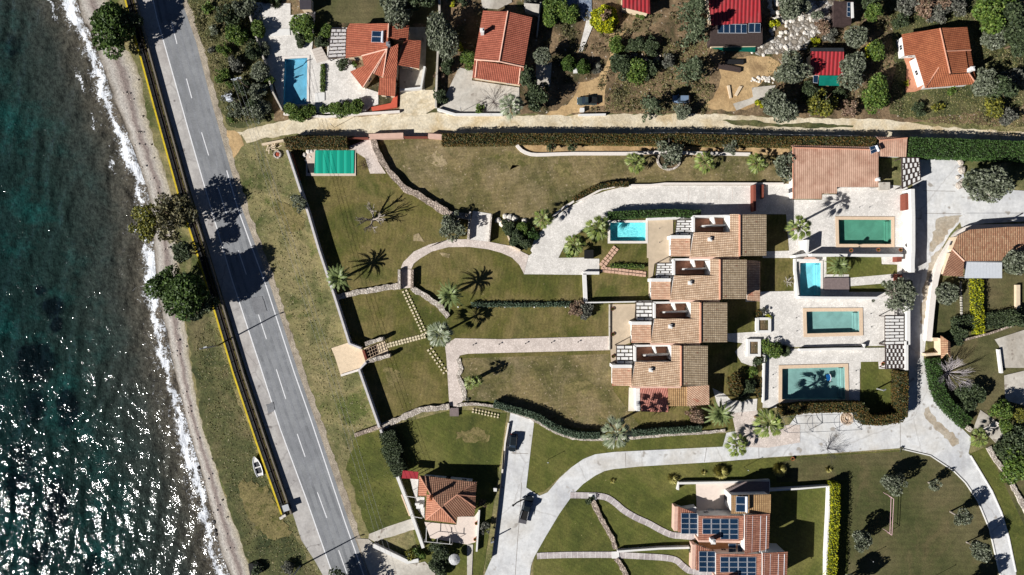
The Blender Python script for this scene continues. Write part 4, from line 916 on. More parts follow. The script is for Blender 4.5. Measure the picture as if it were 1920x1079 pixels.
def pergola(label, quad, h, nx_, ny_, hexa=False, group=None, frame=DKWOOD, panel=WHITE, run='x'):
    P = [Vector(V3(a, h)) for a in quad]; c0 = sum(P, Vector((0,0,0)))/4; t = thing('pergola', (c0.x, c0.y, 0), label, 'pergola', group)
    f = lambda u, v: (P[0]*(1-u)+P[1]*u)*(1-v)+(P[3]*(1-u)+P[2]*u)*v
    mb = MB()
    for v in range(ny_+1):
        a, b = f(0, v/ny_), f(1, v/ny_); mb.tube([tuple(a-Vector((0,0,.14))), tuple(b-Vector((0,0,.14)))], .17, 4)
    for u in (0, .5, 1):
        a, b = f(u, 0), f(u, 1); mb.tube([tuple(a-Vector((0,0,.2))), tuple(b-Vector((0,0,.2)))], .08, 4)
    if hexa: mb.prism([(f(u, v).x, f(u, v).y) for u, v in ((0,0),(1,0),(1,1),(0,1))], h-.16, h-.1)  # backing board added so the gaps between the panels read dark
    mb.build('frame', frame, t)
    for u, v in ((.02,.02),(.98,.02),(.98,.98),(.02,.98)):
        a = f(u, v); mb = MB(); mb.box(a.x, a.y, 0, .16, .16, h-.15); mb.build('post', frame, t)
    for j in range(ny_):
        for i in range(-1, nx_+1):
            sh = .5 if j % 2 else 0; u0 = max(0, (i+sh)/nx_); u1 = min(1, (i+1+sh)/nx_)
            if u1-u0 < .05: continue
            g = .065; v0, v1 = (j+.15)/ny_, (j+.85)/ny_; mb = MB()
            if hexa: pts = [f(u0+g, (v0+v1)/2), f(u0+(u1-u0)*.28, v0-.01), f(u1-(u1-u0)*.28, v0-.01), f(u1-g, (v0+v1)/2), f(u1-(u1-u0)*.28, v1+.01), f(u0+(u1-u0)*.28, v1+.01)]
            else: pts = [f(u0+g*.5, v0), f(u1-g*.5, v0), f(u1-g*.5, v1), f(u0+g*.5, v1)]
            z = pts[0].z; mb.prism([(q.x, q.y) for q in pts], z-.02, z+.03); mb.build('shade_panel', panel, t)
    return t
# ---------------- the four terrace villas ----------------
VN = ['topmost', 'second', 'third', 'lowest']
VP = [px(0,0), ]
def villa(k, dx, dy, lab, tall_dy=0):
    o = lambda *a: [(a[i]+dx, a[i+1]+dy) for i in range(0, len(a), 2)]
    zr, ze, zw, zl_ = 7.2, 6.0, 5.3, 3.2
    F = [(o(1350,487+tall_dy, 1400,487+tall_dy, 1400,561, 1350,561), [zr, ze, ze, zr], TVE),
         (o(1264,517, 1349,517, 1349,563, 1257,563), [zw, zr-.02, zr-.02, zw], TV),
         (o(1332,486+tall_dy, 1349,486+tall_dy, 1349,517, 1332,517), [zr-.6, zr-.02, zr-.02, zr-.6], TV),
         (o(1221,527, 1257,527, 1257,562, 1221,562), [zl_, zl_+.8, zl_+.8, zl_], TVP)]
    t, r = roofed('terrace_villa', lab, F, WHITE, ridge=[(o(1350,487+tall_dy, 1350,562), (zr, zr))], rw=.45, inset=.25)
    # eaves strips and parapets in pale render
    mb = MB()
    for a, z in ((o(1264,516, 1264,487), 4.0), (o(1264,487, 1332,486), 4.0)):
        band_mesh(mb, [XY(q, z) for q in a], .45, 0, z)
    mb.build('parapet', WHITE, t)
    mb = MB(); band_mesh(mb, [XY(q, zl_+1) for q in o(1221,525.5, 1258,525.5)], .75, 0, zl_+1.0); mb.build('parapet', WHITE, t)
    mb = MB(); band_mesh(mb, [XY(q, 4.9) for q in o(1258,564.5, 1350,564.5)], .5, 0, 4.6); mb.build('parapet', PINKPLASTER, t)
    mb = MB(); mb.prism([XY(q, 1.2) for q in o(1266,489, 1331,489, 1331,515, 1266,515)], 0, 1.0); mb.build('courtyard_floor', PINK_SLAB, t)
    mb = MB(); band_mesh(mb, [XY(q, 3.2) for q in o(1280,505, 1331,503)], .35, 0, 3.2); mb.build('courtyard_wall', WHITE, t)
    mb = MB(); band_mesh(mb, [XY(q, 3.6) for q in o(1300,487, 1303,501)], .35, 0, 3.6); mb.build('courtyard_wall', WHITE, t)
    chimney(r, o(1291,531)[0], 5.2, 1.3, .7); mb = MB(); a = XY(o(1299,522)[0], 5.0); mb.box(a[0], a[1], 3.5, 1.6, .5, 2.2); mb.build('chimney_breast', WHITE, r)
    q_ = o(1232,494, 1264,494, 1264,527, 1228,527) if k < 2 else o(1229,486, 1259,486, 1260,521, 1229,521)
    pergola('white slatted pergola at the west front of the %s terrace villa' % VN[k], q_, 2.9, 2, 7 if k < 2 else 5, group='pergolas on the villa fronts')
    return t, r
villa(0, 37, -81, 'tan tiled terrace villa at the top of the row, east of the small cyan pool', -3)
t2, r2 = villa(1, 0, 0, 'tan tiled terrace villa second from top, extra low roof on its east side')
q = px(1401,488, 1425,490, 1425,566, 1401,563); mb = MB()
pts = [V3(a, z) for a, z in zip(q, (3.7, 3.3, 3.3, 3.7))]; fz = plane_z(pts); mb.prism([(a, b) for a, b, c in pts], lambda a, b: fz(a, b)-.18, fz); mb.build('roof', TVP, t2, uv=True)
mb = MB(); mb.prism(offset_poly(ccw([(a, b) for a, b, c in pts]), .3), 0, lambda a, b: fz(a, b)-.17); mb.build('wall', WHITE, t2)
villa(2, -36.5, 81, 'tan tiled terrace villa third from top, ending the long white garden path')
t4, r4 = villa(3, -73, 162, 'tan tiled terrace villa at the bottom of the row, with a red roofed annexe')
annex = [(T('O', 92,392, 322,392, 328,598, 100,595), [3.0,3.2,2.6,2.5], m_tile('tile_annex_red', C(206,146,132), C(190,126,112), C(160,98,86), None, .5, .8, .1)), (T('O', 325,392, 485,385, 485,548, 325,548), [3.3,3.3,2.9,2.9], TYE), (T('O', 487,385, 672,372, 675,535, 487,548), [3.6,3.2,3.0,3.3], TVP)]
for q, z, m in annex:
    pts = [V3(a, h) for a, h in zip(q, z)]; fz = plane_z(pts); mb = MB(); p2 = ccw([(a, b) for a, b, c in pts]); mb.prism(p2, lambda a, b: fz(a, b)-.18, fz); mb.build('annexe_roof', m, t4, uv=True)
    mb = MB(); mb.prism(offset_poly(p2, .3), 0, lambda a, b: fz(a, b)-.17); mb.build('wall', WHITE, t4)
mb = MB(); mb.prism([XY(q, 2) for q in T('O', 50,395, 85,395, 85,585, 55,585)], 0, 2.6); mb.build('balcony_wall', WHITE, t4)
# terraces in front of the villas
for q, m in ((T('J', 1690,20, 1880,-80, 1885,210, 1740,205, 1705,470, 1690,470), TANP), (T('J', 1362,545, 1580,540, 1560,860, 1362,930), TANP), (px(1144,645, 1156,645, 1156,690, 1146,690), TANP), (px(1213,410, 1262,410, 1262,448, 1256,452, 1256,482, 1213,484), TANP), (T('N', 1075,300, 1165,310, 1165,500, 1070,500), BEIGE)):
    sheet('villa_terrace', q, Z(), m)
# ---------------- pink store roof and small roofs by the upper court ----------------
tph, rph = roofed('pool_house', 'broad pink tiled pool house north of the green pool, stepped lower edge', [(px(1487,277, 1647,281, 1647,351, 1569,351, 1569,363, 1541,363, 1541,373, 1487,373), [3.4]*8, TPK), (px(1487,277, 1483,272, 1645,276, 1647,281), [3.4,3.0,3.0,3.4], TPK)], WHITE, ridge=[(px(1488,277, 1647,281), (3.4,3.4)), (px(1487,277, 1487,373), (3.4,3.4))], cat='pool house')
heater(tph, [(1630,276),(1641,273),(1646,284),(1633,290)], (3.5,3.8,3.8,3.5)); chimney(rph, (1643,338), 3.3, .9, .6)
roofed('garden_room', 'small pink tiled garden room in the hedge corner beside the pool house', [(T('H', 672,150, 905,130, 895,290, 672,285), [3.4,3.4,3.0,3.0], TPK), (T('H', 645,120, 900,125, 905,130, 672,150), [3.0,3.0,3.4,3.4], TPK)], WHITE, ridge=[(T('H', 672,150, 905,130), (3.4,3.4))], cat='outbuilding')
pergola('white pergola of long hexagon panels east of the pool house, over the lane wall', T('H', 858,295, 1008,298, 1022,480, 862,555), 3.0, 4, 5, hexa=True)
for o_ in list(COL.objects): pass
pergola('white louvred pergola with brown frame beside the teal third pool', T('L', 718,640, 878,640, 878,880, 718,885), 2.9, 2, 9)
pergola('white hexagon panelled pergola above the lowest court, by the lane', T('P', 720,30, 890,35, 890,225, 722,232), 2.9, 5, 6, hexa=True)
# ---------------- orange roofed house above the dirt track ----------------
A_ = lambda *a: T('A', *a)
F = [(A_(1060,200, 1385,200, 1380,408, 1165,470, 1025,490, 1035,240), [3.3,4.9,4.9,3.8,3.1,3.2], TOR), (A_(1395,195, 1560,215, 1550,340, 1478,338, 1440,330, 1390,315), [4.8,3.9,3.9,4.3,4.5,4.8], TOR),
     (A_(1518,335, 1662,345, 1645,578, 1465,548, 1492,440), [4.0,3.0,3.0,4.0,4.0], TOR),
     (A_(1375,412, 1160,472, 1178,548, 1245,560), [5.3,4.0,3.7,4.0], TOR), (A_(1375,412, 1210,542, 1063,605, 1170,742), [5.3,4.1,3.1,3.1], TOR), (A_(1372,420, 1262,622, 1340,652), [5.3,3.8,3.8], TOR),
     (A_(1378,412, 1470,372, 1452,650, 1340,652), [5.3,4.9,3.9,3.8], TOR), (A_(1312,655, 1450,655, 1440,812, 1298,800), [3.6,3.6,2.8,2.8], TOR)]
t, r = roofed('villa_house', 'orange tiled house with a fan shaped roof beside the deep blue pool', F, CREAM, inset=.35, ridge=[(A_(1388,200, 1382,318), (5,5)), (A_(1375,412, 1170,742), (5.35,3.15)), (A_(1372,415, 1160,472), (5.35,4.0)), (A_(1375,412, 1262,622), (5.35,3.8)), (A_(1375,412, 1340,652), (5.35,3.8))])
chimney(r, A_(1390,385)[0], 5.0, 1.1, .7, LTMET); heater(t, A_(1245,262, 1330,265, 1325,360, 1238,358), (4.1,4.5,4.5,4.1))
mb = MB(); mb.prism([XY(q, .6) for q in A_(1240,905, 1405,870, 1440,800, 1462,800, 1458,905, 1250,938)], 0, .6); mb.build('red_terrace', m_plain('red_terrace', C(205,95,72), .8, .12, 1), t)
pergola('grey slatted pergola against the west wall of the orange tiled house', A_(905,245, 1030,245, 1025,480, 875,490), 2.6, 3, 8, panel=m_plain('pale_slats', C(205,200,198), .8, .05, 2))
mb = MB(); st = m_plain('step_stone', C(206,196,186), .8, .1, 3)
for i in range(5):
    c1 = A_(745+i*8,425+i*22, 825+i*12,400+i*22, 835+i*12,420+i*22, 752+i*8,447+i*22); mb.prism([XY(q) for q in c1], 0, .5-.07*i)
tag(mb.build('garden_steps', st), 'curved pale steps between the blue pool and the slatted pergola', 'steps')
mb = MB(); p = A_(635,-30, 735,-30, 735,80, 640,82); t = thing('garden_shed', V3(p[0]), 'dark grey roofed shed at the north edge of the pool terrace', 'shed')
mb.prism([XY(q, 2.6) for q in p], 2.5, 2.66); mb.build('roof', m_plain('dark_roof', C(66,62,68), .8, .15, 2), t); mb = MB(); mb.prism(offset_poly(ccw([XY(q, 2.6) for q in p]), .25), 0, 2.51); mb.build('wall', CREAM, t)
# ---------------- terracotta gabled house ----------------
B_ = lambda *a: T('B', *a)
F = [(B_(475,90, 685,100, 615,518, 400,500), [3.6,4.9,4.9,3.6], TOR2), (B_(685,100, 890,150, 820,562, 615,518), [4.9,3.8,3.8,4.9], TOR2), (B_(470,75, 690,90, 890,140, 890,150, 685,100, 475,90), [3.5,4.6,3.6,3.8,4.9,3.6], TOR2),
     (B_(402,508, 820,572, 797,718, 385,655), [3.3,3.3,2.7,2.7], TOR2)]
t, r = roofed('gabled_house', 'terracotta gabled house with a long chimney shadow, behind the tall fan palm', F[:2]+F[3:], CREAM, ridge=[(B_(685,95, 612,520), (4.95,4.95)), (B_(402,503, 612,520, 820,566), (3.7,4.9,3.9)), (B_(425,512, 410,655), (3.3,2.7)), (B_(790,575, 775,712), (3.3,2.7))])
chimney(r, B_(470,285)[0], 3.9, 2.0, .75)
# ---------------- ochre orange house at the right ----------------
D_ = lambda *a: T('D', *a)
F = [(D_(860,290, 1180,240, 1265,620, 1245,565, 1170,568, 1055,742, 970,475, 885,472), [3.1,5.0,5.0,4.8,4.4,3.1,2.9,3.0], TOR3)]
F = [(D_(860,290, 1180,240, 1222,440, 885,472), [3.2,4.9,4.9,3.2], TOR3), (D_(975,464, 1222,440, 1248,566, 1172,568, 1056,742), [3.6,4.9,4.9,4.5,3.4], TOR3),
     (D_(1180,238, 1410,230, 1440,425, 1222,440), [5.0,3.7,3.7,5.0], TOR3), (D_(1222,440, 1396,428, 1420,612, 1265,618), [5.0,4.0,4.0,5.0], TOR3),
     (D_(1172,570, 1248,566, 1262,628, 1425,618, 1485,710, 1056,742), [4.4,4.4,4.2,4.2,3.1,3.1], TOR3), (D_(1400,428, 1440,426, 1485,708, 1426,618), [3.6,3.4,3.1,3.9], TOR3)]
t, r = roofed('corner_house', 'burnt orange hip roofed house standing alone in the dry field, upper right', F, WHITE, ridge=[(D_(1180,240, 1265,622), (5.05,5.05)), (D_(1170,570, 1056,742), (4.5,3.2)), (D_(1425,620, 1485,708), (4.1,3.1)), (D_(1235,432, 1440,424), (4.9,3.7))])
chimney(r, D_(1425,595)[0], 4.2, 1.2, .8)
# ---------------- tan roofed house east of the lane ----------------
F = [(px(1797,441, 1818,431, 1889,426, 1990,424, 1990,500, 1881,489, 1808,490, 1786,468), [3.8]*8, TMX), (px(1786,468, 1808,490, 1805,519, 1769,517, 1778,485), [3.75,3.75,3.1,2.9,3.1], TBR)]
roofed('lane_house', 'mottled tan tiled house inside the curved white wall east of the lane', F, CREAM, windows=True, ridge=[(px(1786,468, 1808,490), (3.8,3.8))])
p = px(1809,490, 1879,491, 1879,522, 1809,522); t = thing('carport_roof', V3(p[0]), 'white slatted canopy below the mottled tan roof, tree shadow across it', 'canopy')
for i in range(12):
    a, b = p[0][0]+i*5.85, p[0][0]+i*5.85+5.5; mb = MB(); mb.prism([XY(q, 2.8) for q in [(a,491),(b,491),(b,522),(a,522)]], 2.74, 2.8); mb.build('roof_slat', m_plain('canopy_white', C(205,210,216), .6, .05, 2), t)
mb = MB(); mb.prism([XY(q, 2.9) for q in px(1809,490,1879,491,1879,493,1809,492)], 2.6, 2.9)
for q in px(1811,492, 1877,492, 1811,520, 1877,520): a = XY(q, 2.6); mb.box(a[0], a[1], 0, .15, .15, 2.72)
mb.build('frame', LTMET, t)
# entrance gate roof
F = [(T('L', 1188,808, 1248,850, 1245,950, 1192,1003), [3.2,3.8,3.8,3.2], TMX), (T('L', 1188,806, 1265,800, 1248,850), [3.2,3.2,3.8], TMX), (T('L', 1248,850, 1265,860, 1272,995, 1245,950), [3.8,3.3,3.3,3.8], TMX)]
roofed('gate_tower', 'little mottled tiled gate roof over the entrance beside the lane', [F[0], F[2]], CREAM, windows=False, inset=.3, cat='gatehouse')
# ---------------- red roofed houses at the top ----------------
C_ = lambda *a: T('C', *a)
F = [(C_(660,-120, 1095,-120, 1113,188, 690,215), [4.2,4.2,3.4,3.4], REDM)]
t, r = roofed('red_house', 'bright red metal roofed house with solar panels and a tall conifer beside it', F, CREAM, ridge=None)
mb = MB(); mb.prism([XY(q, 2.6) for q in C_(688,212, 1120,205, 1122,368, 680,372)], 0, 2.7); mb.build('veranda_roof', DKWOOD, t)
panel_grid(t, C_(745,203, 993,203, 993,285, 745,283), 5, 1, (3.1,3.1,2.8,2.8)); panel_grid(t, C_(1005,195, 1108,195, 1106,278, 1003,278), 2, 1, (3.1,3.1,2.8,2.8))
mb = MB(); mb.prism([XY(q, .8) for q in C_(670,375, 1120,368, 1060,395, 690,400)], 0, .8); mb.build('ledge', CREAM, t)
mb = MB(); mb.prism([XY(q, .6) for q in C_(690,402, 1065,396, 1060,440, 900,430, 800,430)], .3, .6); tag(mb.build('ground_cover_sheet', m_plain('teal_tarp', C(0,92,78), .6, .15, 1)), 'strip of dark teal tarpaulin under the veranda of the red house', 'tarpaulin')
roofed('red_shack', 'small crimson metal roofed building at the top edge beside the yellow bush', [(C_(-60,-100, 170,-100, 175,118, -60,60), [3.6]*4, REDM)], CREAM, windows=False, cat='outbuilding')
t, r = roofed('red_shed', 'red corrugated shed with a dark north slope between two grey olive trees', [(C_(1530,435, 1808,438, 1808,635, 1530,632), [3.4,3.4,2.7,2.7], REDM), (C_(1530,405, 1806,405, 1810,435, 1530,433), [3.0,3.0,3.4,3.4], m_plain('dark_sheet', C(58,62,66), .7, .2, 1))], CREAM, windows=False, cat='shed')  # north slope darker than the red south slope
mb = MB(); mb.prism([XY(q, 2.2) for q in C_(1600,638, 1780,640, 1772,725, 1600,722)], 2.1, 2.2); mb.build('awning', m_plain('teal_awning', C(10,120,105), .6, .25, .8), t); panel_grid(t, C_(1550,635, 1595,635, 1590,705, 1548,700), 1, 1, 2.3)
t, r = roofed('dark_cabin', 'dark boarded cabin with a white skylight strip amid the pale rubble', [(D_(285,10, 450,15, 430,215, 285,220), [3.0,3.0,2.7,2.7], m_plain('dark_boards', C(66,52,50), .8, .3, 1.5))], DKWOOD, windows=False, cat='cabin')
panel_grid(t, D_(398,20, 425,20, 425,145, 395,140), 1, 3, 2.95, 'skylight'); mb = MB(); mb.prism([XY(q, 3.1) for q in D_(430,20, 450,20, 455,150, 435,155)], 2.9, 3.1); mb.build('white_gutter', WHITE, t)
# ---------------- red hipped house near the road ----------------
Q_ = lambda *a: T('Q', *a)
F = [(Q_(662,243, 1142,290, 1040,355, 980,398, 842,505, 760,410, 720,350), [3.3,3.3,4.4,5.2,5.2,4.4,3.9], TBR), (Q_(1142,290, 1132,412, 980,398, 1040,355), [3.3,3.4,5.2,4.4], TBR), (Q_(980,398, 1132,412, 1130,505), [5.2,3.5,3.4], TBR),
     (Q_(980,398, 1130,505, 1120,582, 975,585, 968,640, 842,505), [5.2,3.4,3.2,3.4,3.1,5.2], TBR), (Q_(720,395, 762,412, 842,505, 705,612), [3.5,4.3,5.2,3.2], TBW), (Q_(842,505, 966,643, 705,612), [5.2,3.1,3.2], TBW), (Q_(655,240, 722,350, 715,412, 648,410), [3.2,3.8,3.6,2.9], TBW)]
t, r = roofed('hipped_house', 'brown red hip roofed house with a cream patio between the road and the black truck', F, WHITE, ridge=[(Q_(662,243, 760,410, 842,505, 966,643), (3.4,4.4,5.25,3.2)), (Q_(842,505, 980,398), (5.25,5.25)), (Q_(980,400, 1132,412), (5.2,3.5)), (Q_(842,505, 712,610), (5.2,3.2)), (Q_(980,398, 1130,505), (5.2,3.4)), (Q_(1040,355, 1140,292), (4.4,3.4))])
chimney(r, Q_(762,410)[0], 4.4, 2.6, .55, TERRA); 
mb = MB(); p = Q_(518,195, 650,208, 645,268, 508,262); mb.prism([XY(q, 2.5) for q in p], 2.4, 2.5); t = thing('awning', V3(p[0]), 'flat crimson awning at the north west corner of the hip roofed house', 'awning'); mb.build('canopy', REDF, t)
mb = MB(); [mb.box(*XY(q, 2.3), 0, .12, .12, 2.4) for q in offset_poly(p, 3)]; mb.build('post', LTMET, t)
t = thing('frame_pergola', V3(Q_(715,690)[0]), 'thin white bare frame along the south west edge of the cream patio', 'frame'); mb = MB()
for q in (Q_(700,795, 932,818), Q_(718,680, 715,795), Q_(810,760, 808,805), Q_(916,765, 914,815)): mb.tube([V3(a, 2.3) for a in q], .07, 5)
for q in Q_(700,795, 932,818, 715,680): a = V3(q, 2.3); mb.tube([(a[0], a[1], 0), a], .06, 5)
mb.build('frame', WHITE, t)
for q, z in ((Q_(540,410, 660,430), 2.2), (Q_(585,580, 680,598), 2.2)):
    mb = MB(); mb.tube([V3(a, z) for a in q], .08, 5); [mb.tube([(V3(a, z)[0], V3(a, z)[1], 0), V3(a, z)], .06, 5) for a in q]
    tag(mb.build('beam', WHITE), 'white beam spanning the narrow yard west of the hip roofed house', 'beam', 'white yard beams')
mb = MB(); mb.box(*XY(Q_(660,500)[0], .8), 0, 1.6, 1.0, .75); mb.box(*XY(Q_(640,480)[0], .8), 0, 1.0, .5, .9); tag(mb.build('outdoor_sink', WHITE), 'white outdoor washbasin unit west of the hip roofed house', 'washbasin')
# ---------------- solar panel houses ----------------
S_ = lambda *a: T('S', *a)
def solar_house(dx, dy, lab, full=True):
    o = lambda *a: S_(*[v+(dx if i % 2 == 0 else dy) for i, v in enumerate(a)])
    F = [(o(492,578, 875,578, 868,785, 492,785), [4.6,5.6,5.6,4.6], TSO), (o(885,572, 1095,560, 1085,860, 885,900), [7.0,6.0,6.0,7.0], TSO), (o(322,500, 488,560, 488,735, 322,715), [2.9,2.9,2.9,2.9], TSO)]
    if full: F.append((o(770,405, 1105,398, 1100,555, 770,562), [5.9,5.9,5.9,5.9], TYE))
    t, r = roofed('solar_house', lab, F, WHITE, inset=.3)
    panel_grid(t, o(345,556, 487,556, 487,732, 345,730), 2, 4, 2.95); panel_grid(t, o(525,602, 830,602, 830,778, 525,776), 4, 4, (4.65,5.5,5.5,4.65), skip=lambda i, j: j == 3 and i < 2)
    for x in (900, 950, 1018, 1068):
        mb = MB(); mb.tube([V3(a, 6.95-(x-885)*.0045) for a in o(x,578, x-8,885)], .07, 4); mb.build('panel_rail', ALU, t)
    chimney(r, o(600,775)[0], 5.0, 1.6, .85)
    mb = MB(); mb.prism([XY(q, 1.0) for q in o(492,788, 880,790, 880,895, 600,895, 500,860)], 0, 1.0); mb.build('patio', m_plain('ochre_patio', C(205,165,120), .85, .15, 1), t)
    panel_grid(t, o(745,812, 812,812, 812,893, 745,890), 1, 2, 3.0); panel_grid(t, o(822,818, 866,820, 866,895, 822,893), 1, 1, 3.0)
    mb = MB(); band_mesh(mb, [XY(q, 3.4) for q in o(492,790, 878,800, 878,905)], .5, 0, 3.4); mb.build('parapet', PINKPLASTER, t)
    mb = MB(); band_mesh(mb, [XY(q, 3) for q in o(310,505, 305,712)], .8, 0, 2.6); mb.build('side_wall', PINKPLASTER, t)
    if full: heater(t, o(808,412, 890,415, 890,548, 805,545), (6.0,6.3,6.3,6.0))
    return t
solar_house(0, 0, 'red tiled house with solar arrays, a roof water heater and a cream north terrace')
t = solar_house(150, 322, 'lower twin red tiled house with solar arrays, cut by the bottom edge of the photo', False)
mb = MB(); p = [XY(q, 2.5) for q in S_(740,355, 885,290, 1090,290, 1088,385, 770,395)]; mb.prism(p, 2.3, 2.5); tag(mb.build('terrace_canopy', DECK), 'grey flat canopy over the north terrace of the solar panel house', 'canopy')
# garden walls round the solar house
wall('garden_wall', S_(320,360, 328,304, 890,294, 1090,282, 1090,375), .5, 1.1, WHITE, 'white parapet wall around the cream terrace of the solar panel house')
wall('garden_wall', S_(1090,365, 1350,350, 1598,330, 1592,560, 1575,900, 1570,1500), .4, 1.6, WHITE, 'white wall round the dark lawn beside the bright yellow hedge')
wall('garden_wall', R_ if False else T('R', 890,880, 1240,855, 1500,848), .45, 1.2, WHITE, 'white low wall running from the stone row to the solar panel house')
# ---------------- walls, fences, barrier ----------------
WSTONE = m_plain('boundary_wall_render', C(205,200,200), .85, .15, 1.5)
def long_wall(line, label): return wall('boundary_wall', line, .5, 2.0, WSTONE, label)
long_wall(px(538,282, 562,355, 577,399, 598,470, 627,557, 655,645, 677,654), 'tall pale boundary wall from the track down to the stone gate, dark shadow behind')
long_wall(px(686,680, 673,694, 711,802), 'tall pale boundary wall below the stone gate, ending at the stone spur')
long_wall(px(713,806, 722,830), 'short low end of boundary wall beside the dark conifer hedge')
wall('low_wall', px(665,817, 714,800), .9, .9, STONE, 'narrow stone spur wall pointing at the road')
wall('stone_wall', T('M', 510,732, 650,665, 740,625, 850,580, 1090,555), 1.3, .7, STONEP, 'rough pale stone wall west of the wooden step, bottom of the walled lawns', rough_=True)
wall('stone_wall', T('M', 1150,545, 1280,530, 1480,555, 1600,590, 1780,650)+T('N', 400,650, 600,728, 840,738, 1110,727, 1400,700, 1690,683, 1888,665), .7, .5, STONEP, 'long low stone edging under the blue green curved hedge', rough_=True, sm=2)
wall('stone_wall', T('E', 1250,110, 1290,240, 1360,370, 1440,470, 1530,560, 1620,600, 1740,680, 1888,770)+T('F', 60,680, 180,760, 300,790, 370,800), 1.35, 1.0, STONE, 'winding broad stone wall from the track gate to the white ramp', rough_=True, sm=3)
wall('stone_wall', T('I', 505,482, 640,450, 780,425, 900,405, 1040,390), 1.25, .7, STONEP, 'rough stone wall between the two western lawns, from palm to steps', rough_=True)
wall('stone_wall', T('I', 1130,400, 1180,440, 1240,470, 1310,520, 1370,560, 1400,610, 1440,650), 1.2, .7, STONEP, 'curving pale stone wall west of the second date palm', rough_=True)
wall('stone_wall', T('M', 1165,150, 1190,230, 1165,290, 1195,370, 1215,440, 1210,500), 1.0, .25, STONEP, 'ragged pale stone edge of the broad garden path above the lower lawn', rough_=True)
wall('stone_wall', T('R', 680,450, 700,500, 750,600, 800,690, 850,770, 870,860), 1.1, .5, STONE, 'brown dry stone row between the two winding block paths', rough_=True)
wall('stone_wall', T('R', 880,940, 920,1000, 960,1079, 1000,1200), 1.1, .5, STONE, 'brown dry stone row below the lower block path', rough_=True)
wall('kerb_wall', px(1745,692, 1755,722, 1766,755, 1790,782, 1822,808), .9, .7, STONEP, 'cream stone edging of the hedge east of the lane junction', rough_=True, sm=2)
wall('stone_wall', T('U', 1590,0, 1650,110, 1760,240, 1800,330, 1850,420, 1888,500, 1960,640), 1.1, .5, STONEP, 'cream rubble wall beside the far right verge lawn', rough_=True)
wall('curved_wall', px(1930,425, 1870,426, 1822,428, 1800,438, 1783,462, 1764,495, 1754,530, 1747,585, 1742,640), 1.3, 1.3, COPEW, 'long curved white wall between the lane and the tan roofed house', sm=3)
wall('garden_wall', T('F', 1065,790, 1150,720, 1240,665, 1330,640, 1480,560, 1640,530, 1888,528)+T('G', 300,515, 1300,515), .45, .7, COPEW, 'thin white retaining wall along the outer edge of the curved drive')
wall('garden_wall', T('F', 760,190, 800,235, 880,268, 1000,270, 1250,262, 1700,262)+T('G', 200,252, 560,258, 1020,268), .75, .5, COPEW, 'white kerb wall along the earth bed under the long hedge', sm=2)
wall('garden_wall', T('J', 1150,285, 1160,525), .9, .9, WHITE, 'white upright wall at the west side of the small square lawn')
wall('garden_wall', T('J', 1140,280, 1275,280), .7, .9, WHITE, 'short white wall closing the driveway by the slab path')
wall('garden_wall', T('F', 365,750, 350,985), .5, 1.2, STONEP, 'west parapet of the white ramp')
wall('garden_wall', T('F', 545,775, 525,1005), .35, 1.4, STONEP, 'east parapet of the white ramp')
wall('garden_wall', T('F', 625,830, 665,900, 715,1040, 790,1079), .35, .8, CREAM, 'thin cream kerb beside the dark shrub bed')
wall('garden_wall', T('I', 1026,250, 1026,415), .6, 1.2, STONEP, 'west parapet of the garden steps by the stone wall')
wall('garden_wall', T('I', 1136,250, 1134,405), .6, 1.2, STONE, 'east brown parapet of the garden steps')
wall('gate_wall', T('I', 740,880, 895,830), .9, 1.6, STONEP, 'upper pale stone wing of the sea gate', rough_=True)
wall('gate_wall', T('I', 750,1030, 945,975), .9, 1.6, STONEP, 'lower pale stone wing of the sea gate', rough_=True)
wall('kerb_wall', T('M', 175,290, 335,240), .5, .5, COPEW, 'pale kerb under the fan shaped apron of the sea gate')
wall('track_wall', T('E', 1220,118, 1510,108), 1.2, 1.6, PINKPLASTER, 'pale pink track wall beside the garden slope')
wall('track_wall', T('E', 1720,110, 1840,118), 1.0, 1.6, PINKPLASTER, 'short pale pink track wall next to the start of the long hedge')
wall('gate', T('E', 1515,122, 1715,122), .25, 1.6, BRICKR, 'dark red track gate between two pink walls', 'gate')
wall('gate', T('E', 1040,130, 1215,130), .25, 1.8, BRICKR, 'dark red sliding gate in line with the rusty hedge', 'gate')
wall('track_wall', T('E', 318,185, 500,150), .5, .8, CREAM, 'thin cream kerb by the fire pit at the track corner')
wall('side_wall', T('B', 105,-50, 108,170, 90,500, 80,760, 75,900), .45, 1.6, CONC2, 'long grey wall between the orange and the terracotta houses')
wall('side_wall', T('A', 1690,560, 1660,740, 1480,760), .5, 1.6, WHITE, 'white wall at the shaded corner of the orange tiled house')
wall('side_wall', T('B', 960,20, 930,300), .3, 1.6, CONC2, 'thin grey wall east of the terracotta gabled house')
wall('front_wall', T('B', 90,920, 240,965, 640,965), .5, 1.0, WHITE, 'white front wall of the terracotta house along the track')
wall('front_wall', T('B', 1280,970, 1510,965), .4, .8, WHITE, 'short white wall below the green pickup')
wall('front_wall', T('A', 500,960, 860,985, 1150,960, 1480,940), .5, .8, COPEW, 'cream front wall of the blue pool terrace along the track')
wall('terrace_wall', T('A', 185,20, 260,290, 340,520, 400,760, 490,930), .35, 1.6, CONC2, 'dark slanting wall at the west of the blue pool terrace')
wall('court_wall', T('H', 950,560, 955,800, 955,1079)+T('L', 950,180, 950,275), .9, 3.3, WHITE, 'tall white wall between the topmost pool court and the lane')
wall('court_wall', T('L', 915,560, 915,885), .8, 3.2, WHITE, 'white lane wall beside the louvred pergola', zb=0)
wall('court_wall', T('P', 900,0, 900,245), .7, 3.2, WHITE, 'white lane wall beside the hexagon panelled pergola')
wall('court_wall', T('L', 100,128, 870,132), .6, 2.4, WHITE, 'white wall below the green pool with three pots on it')
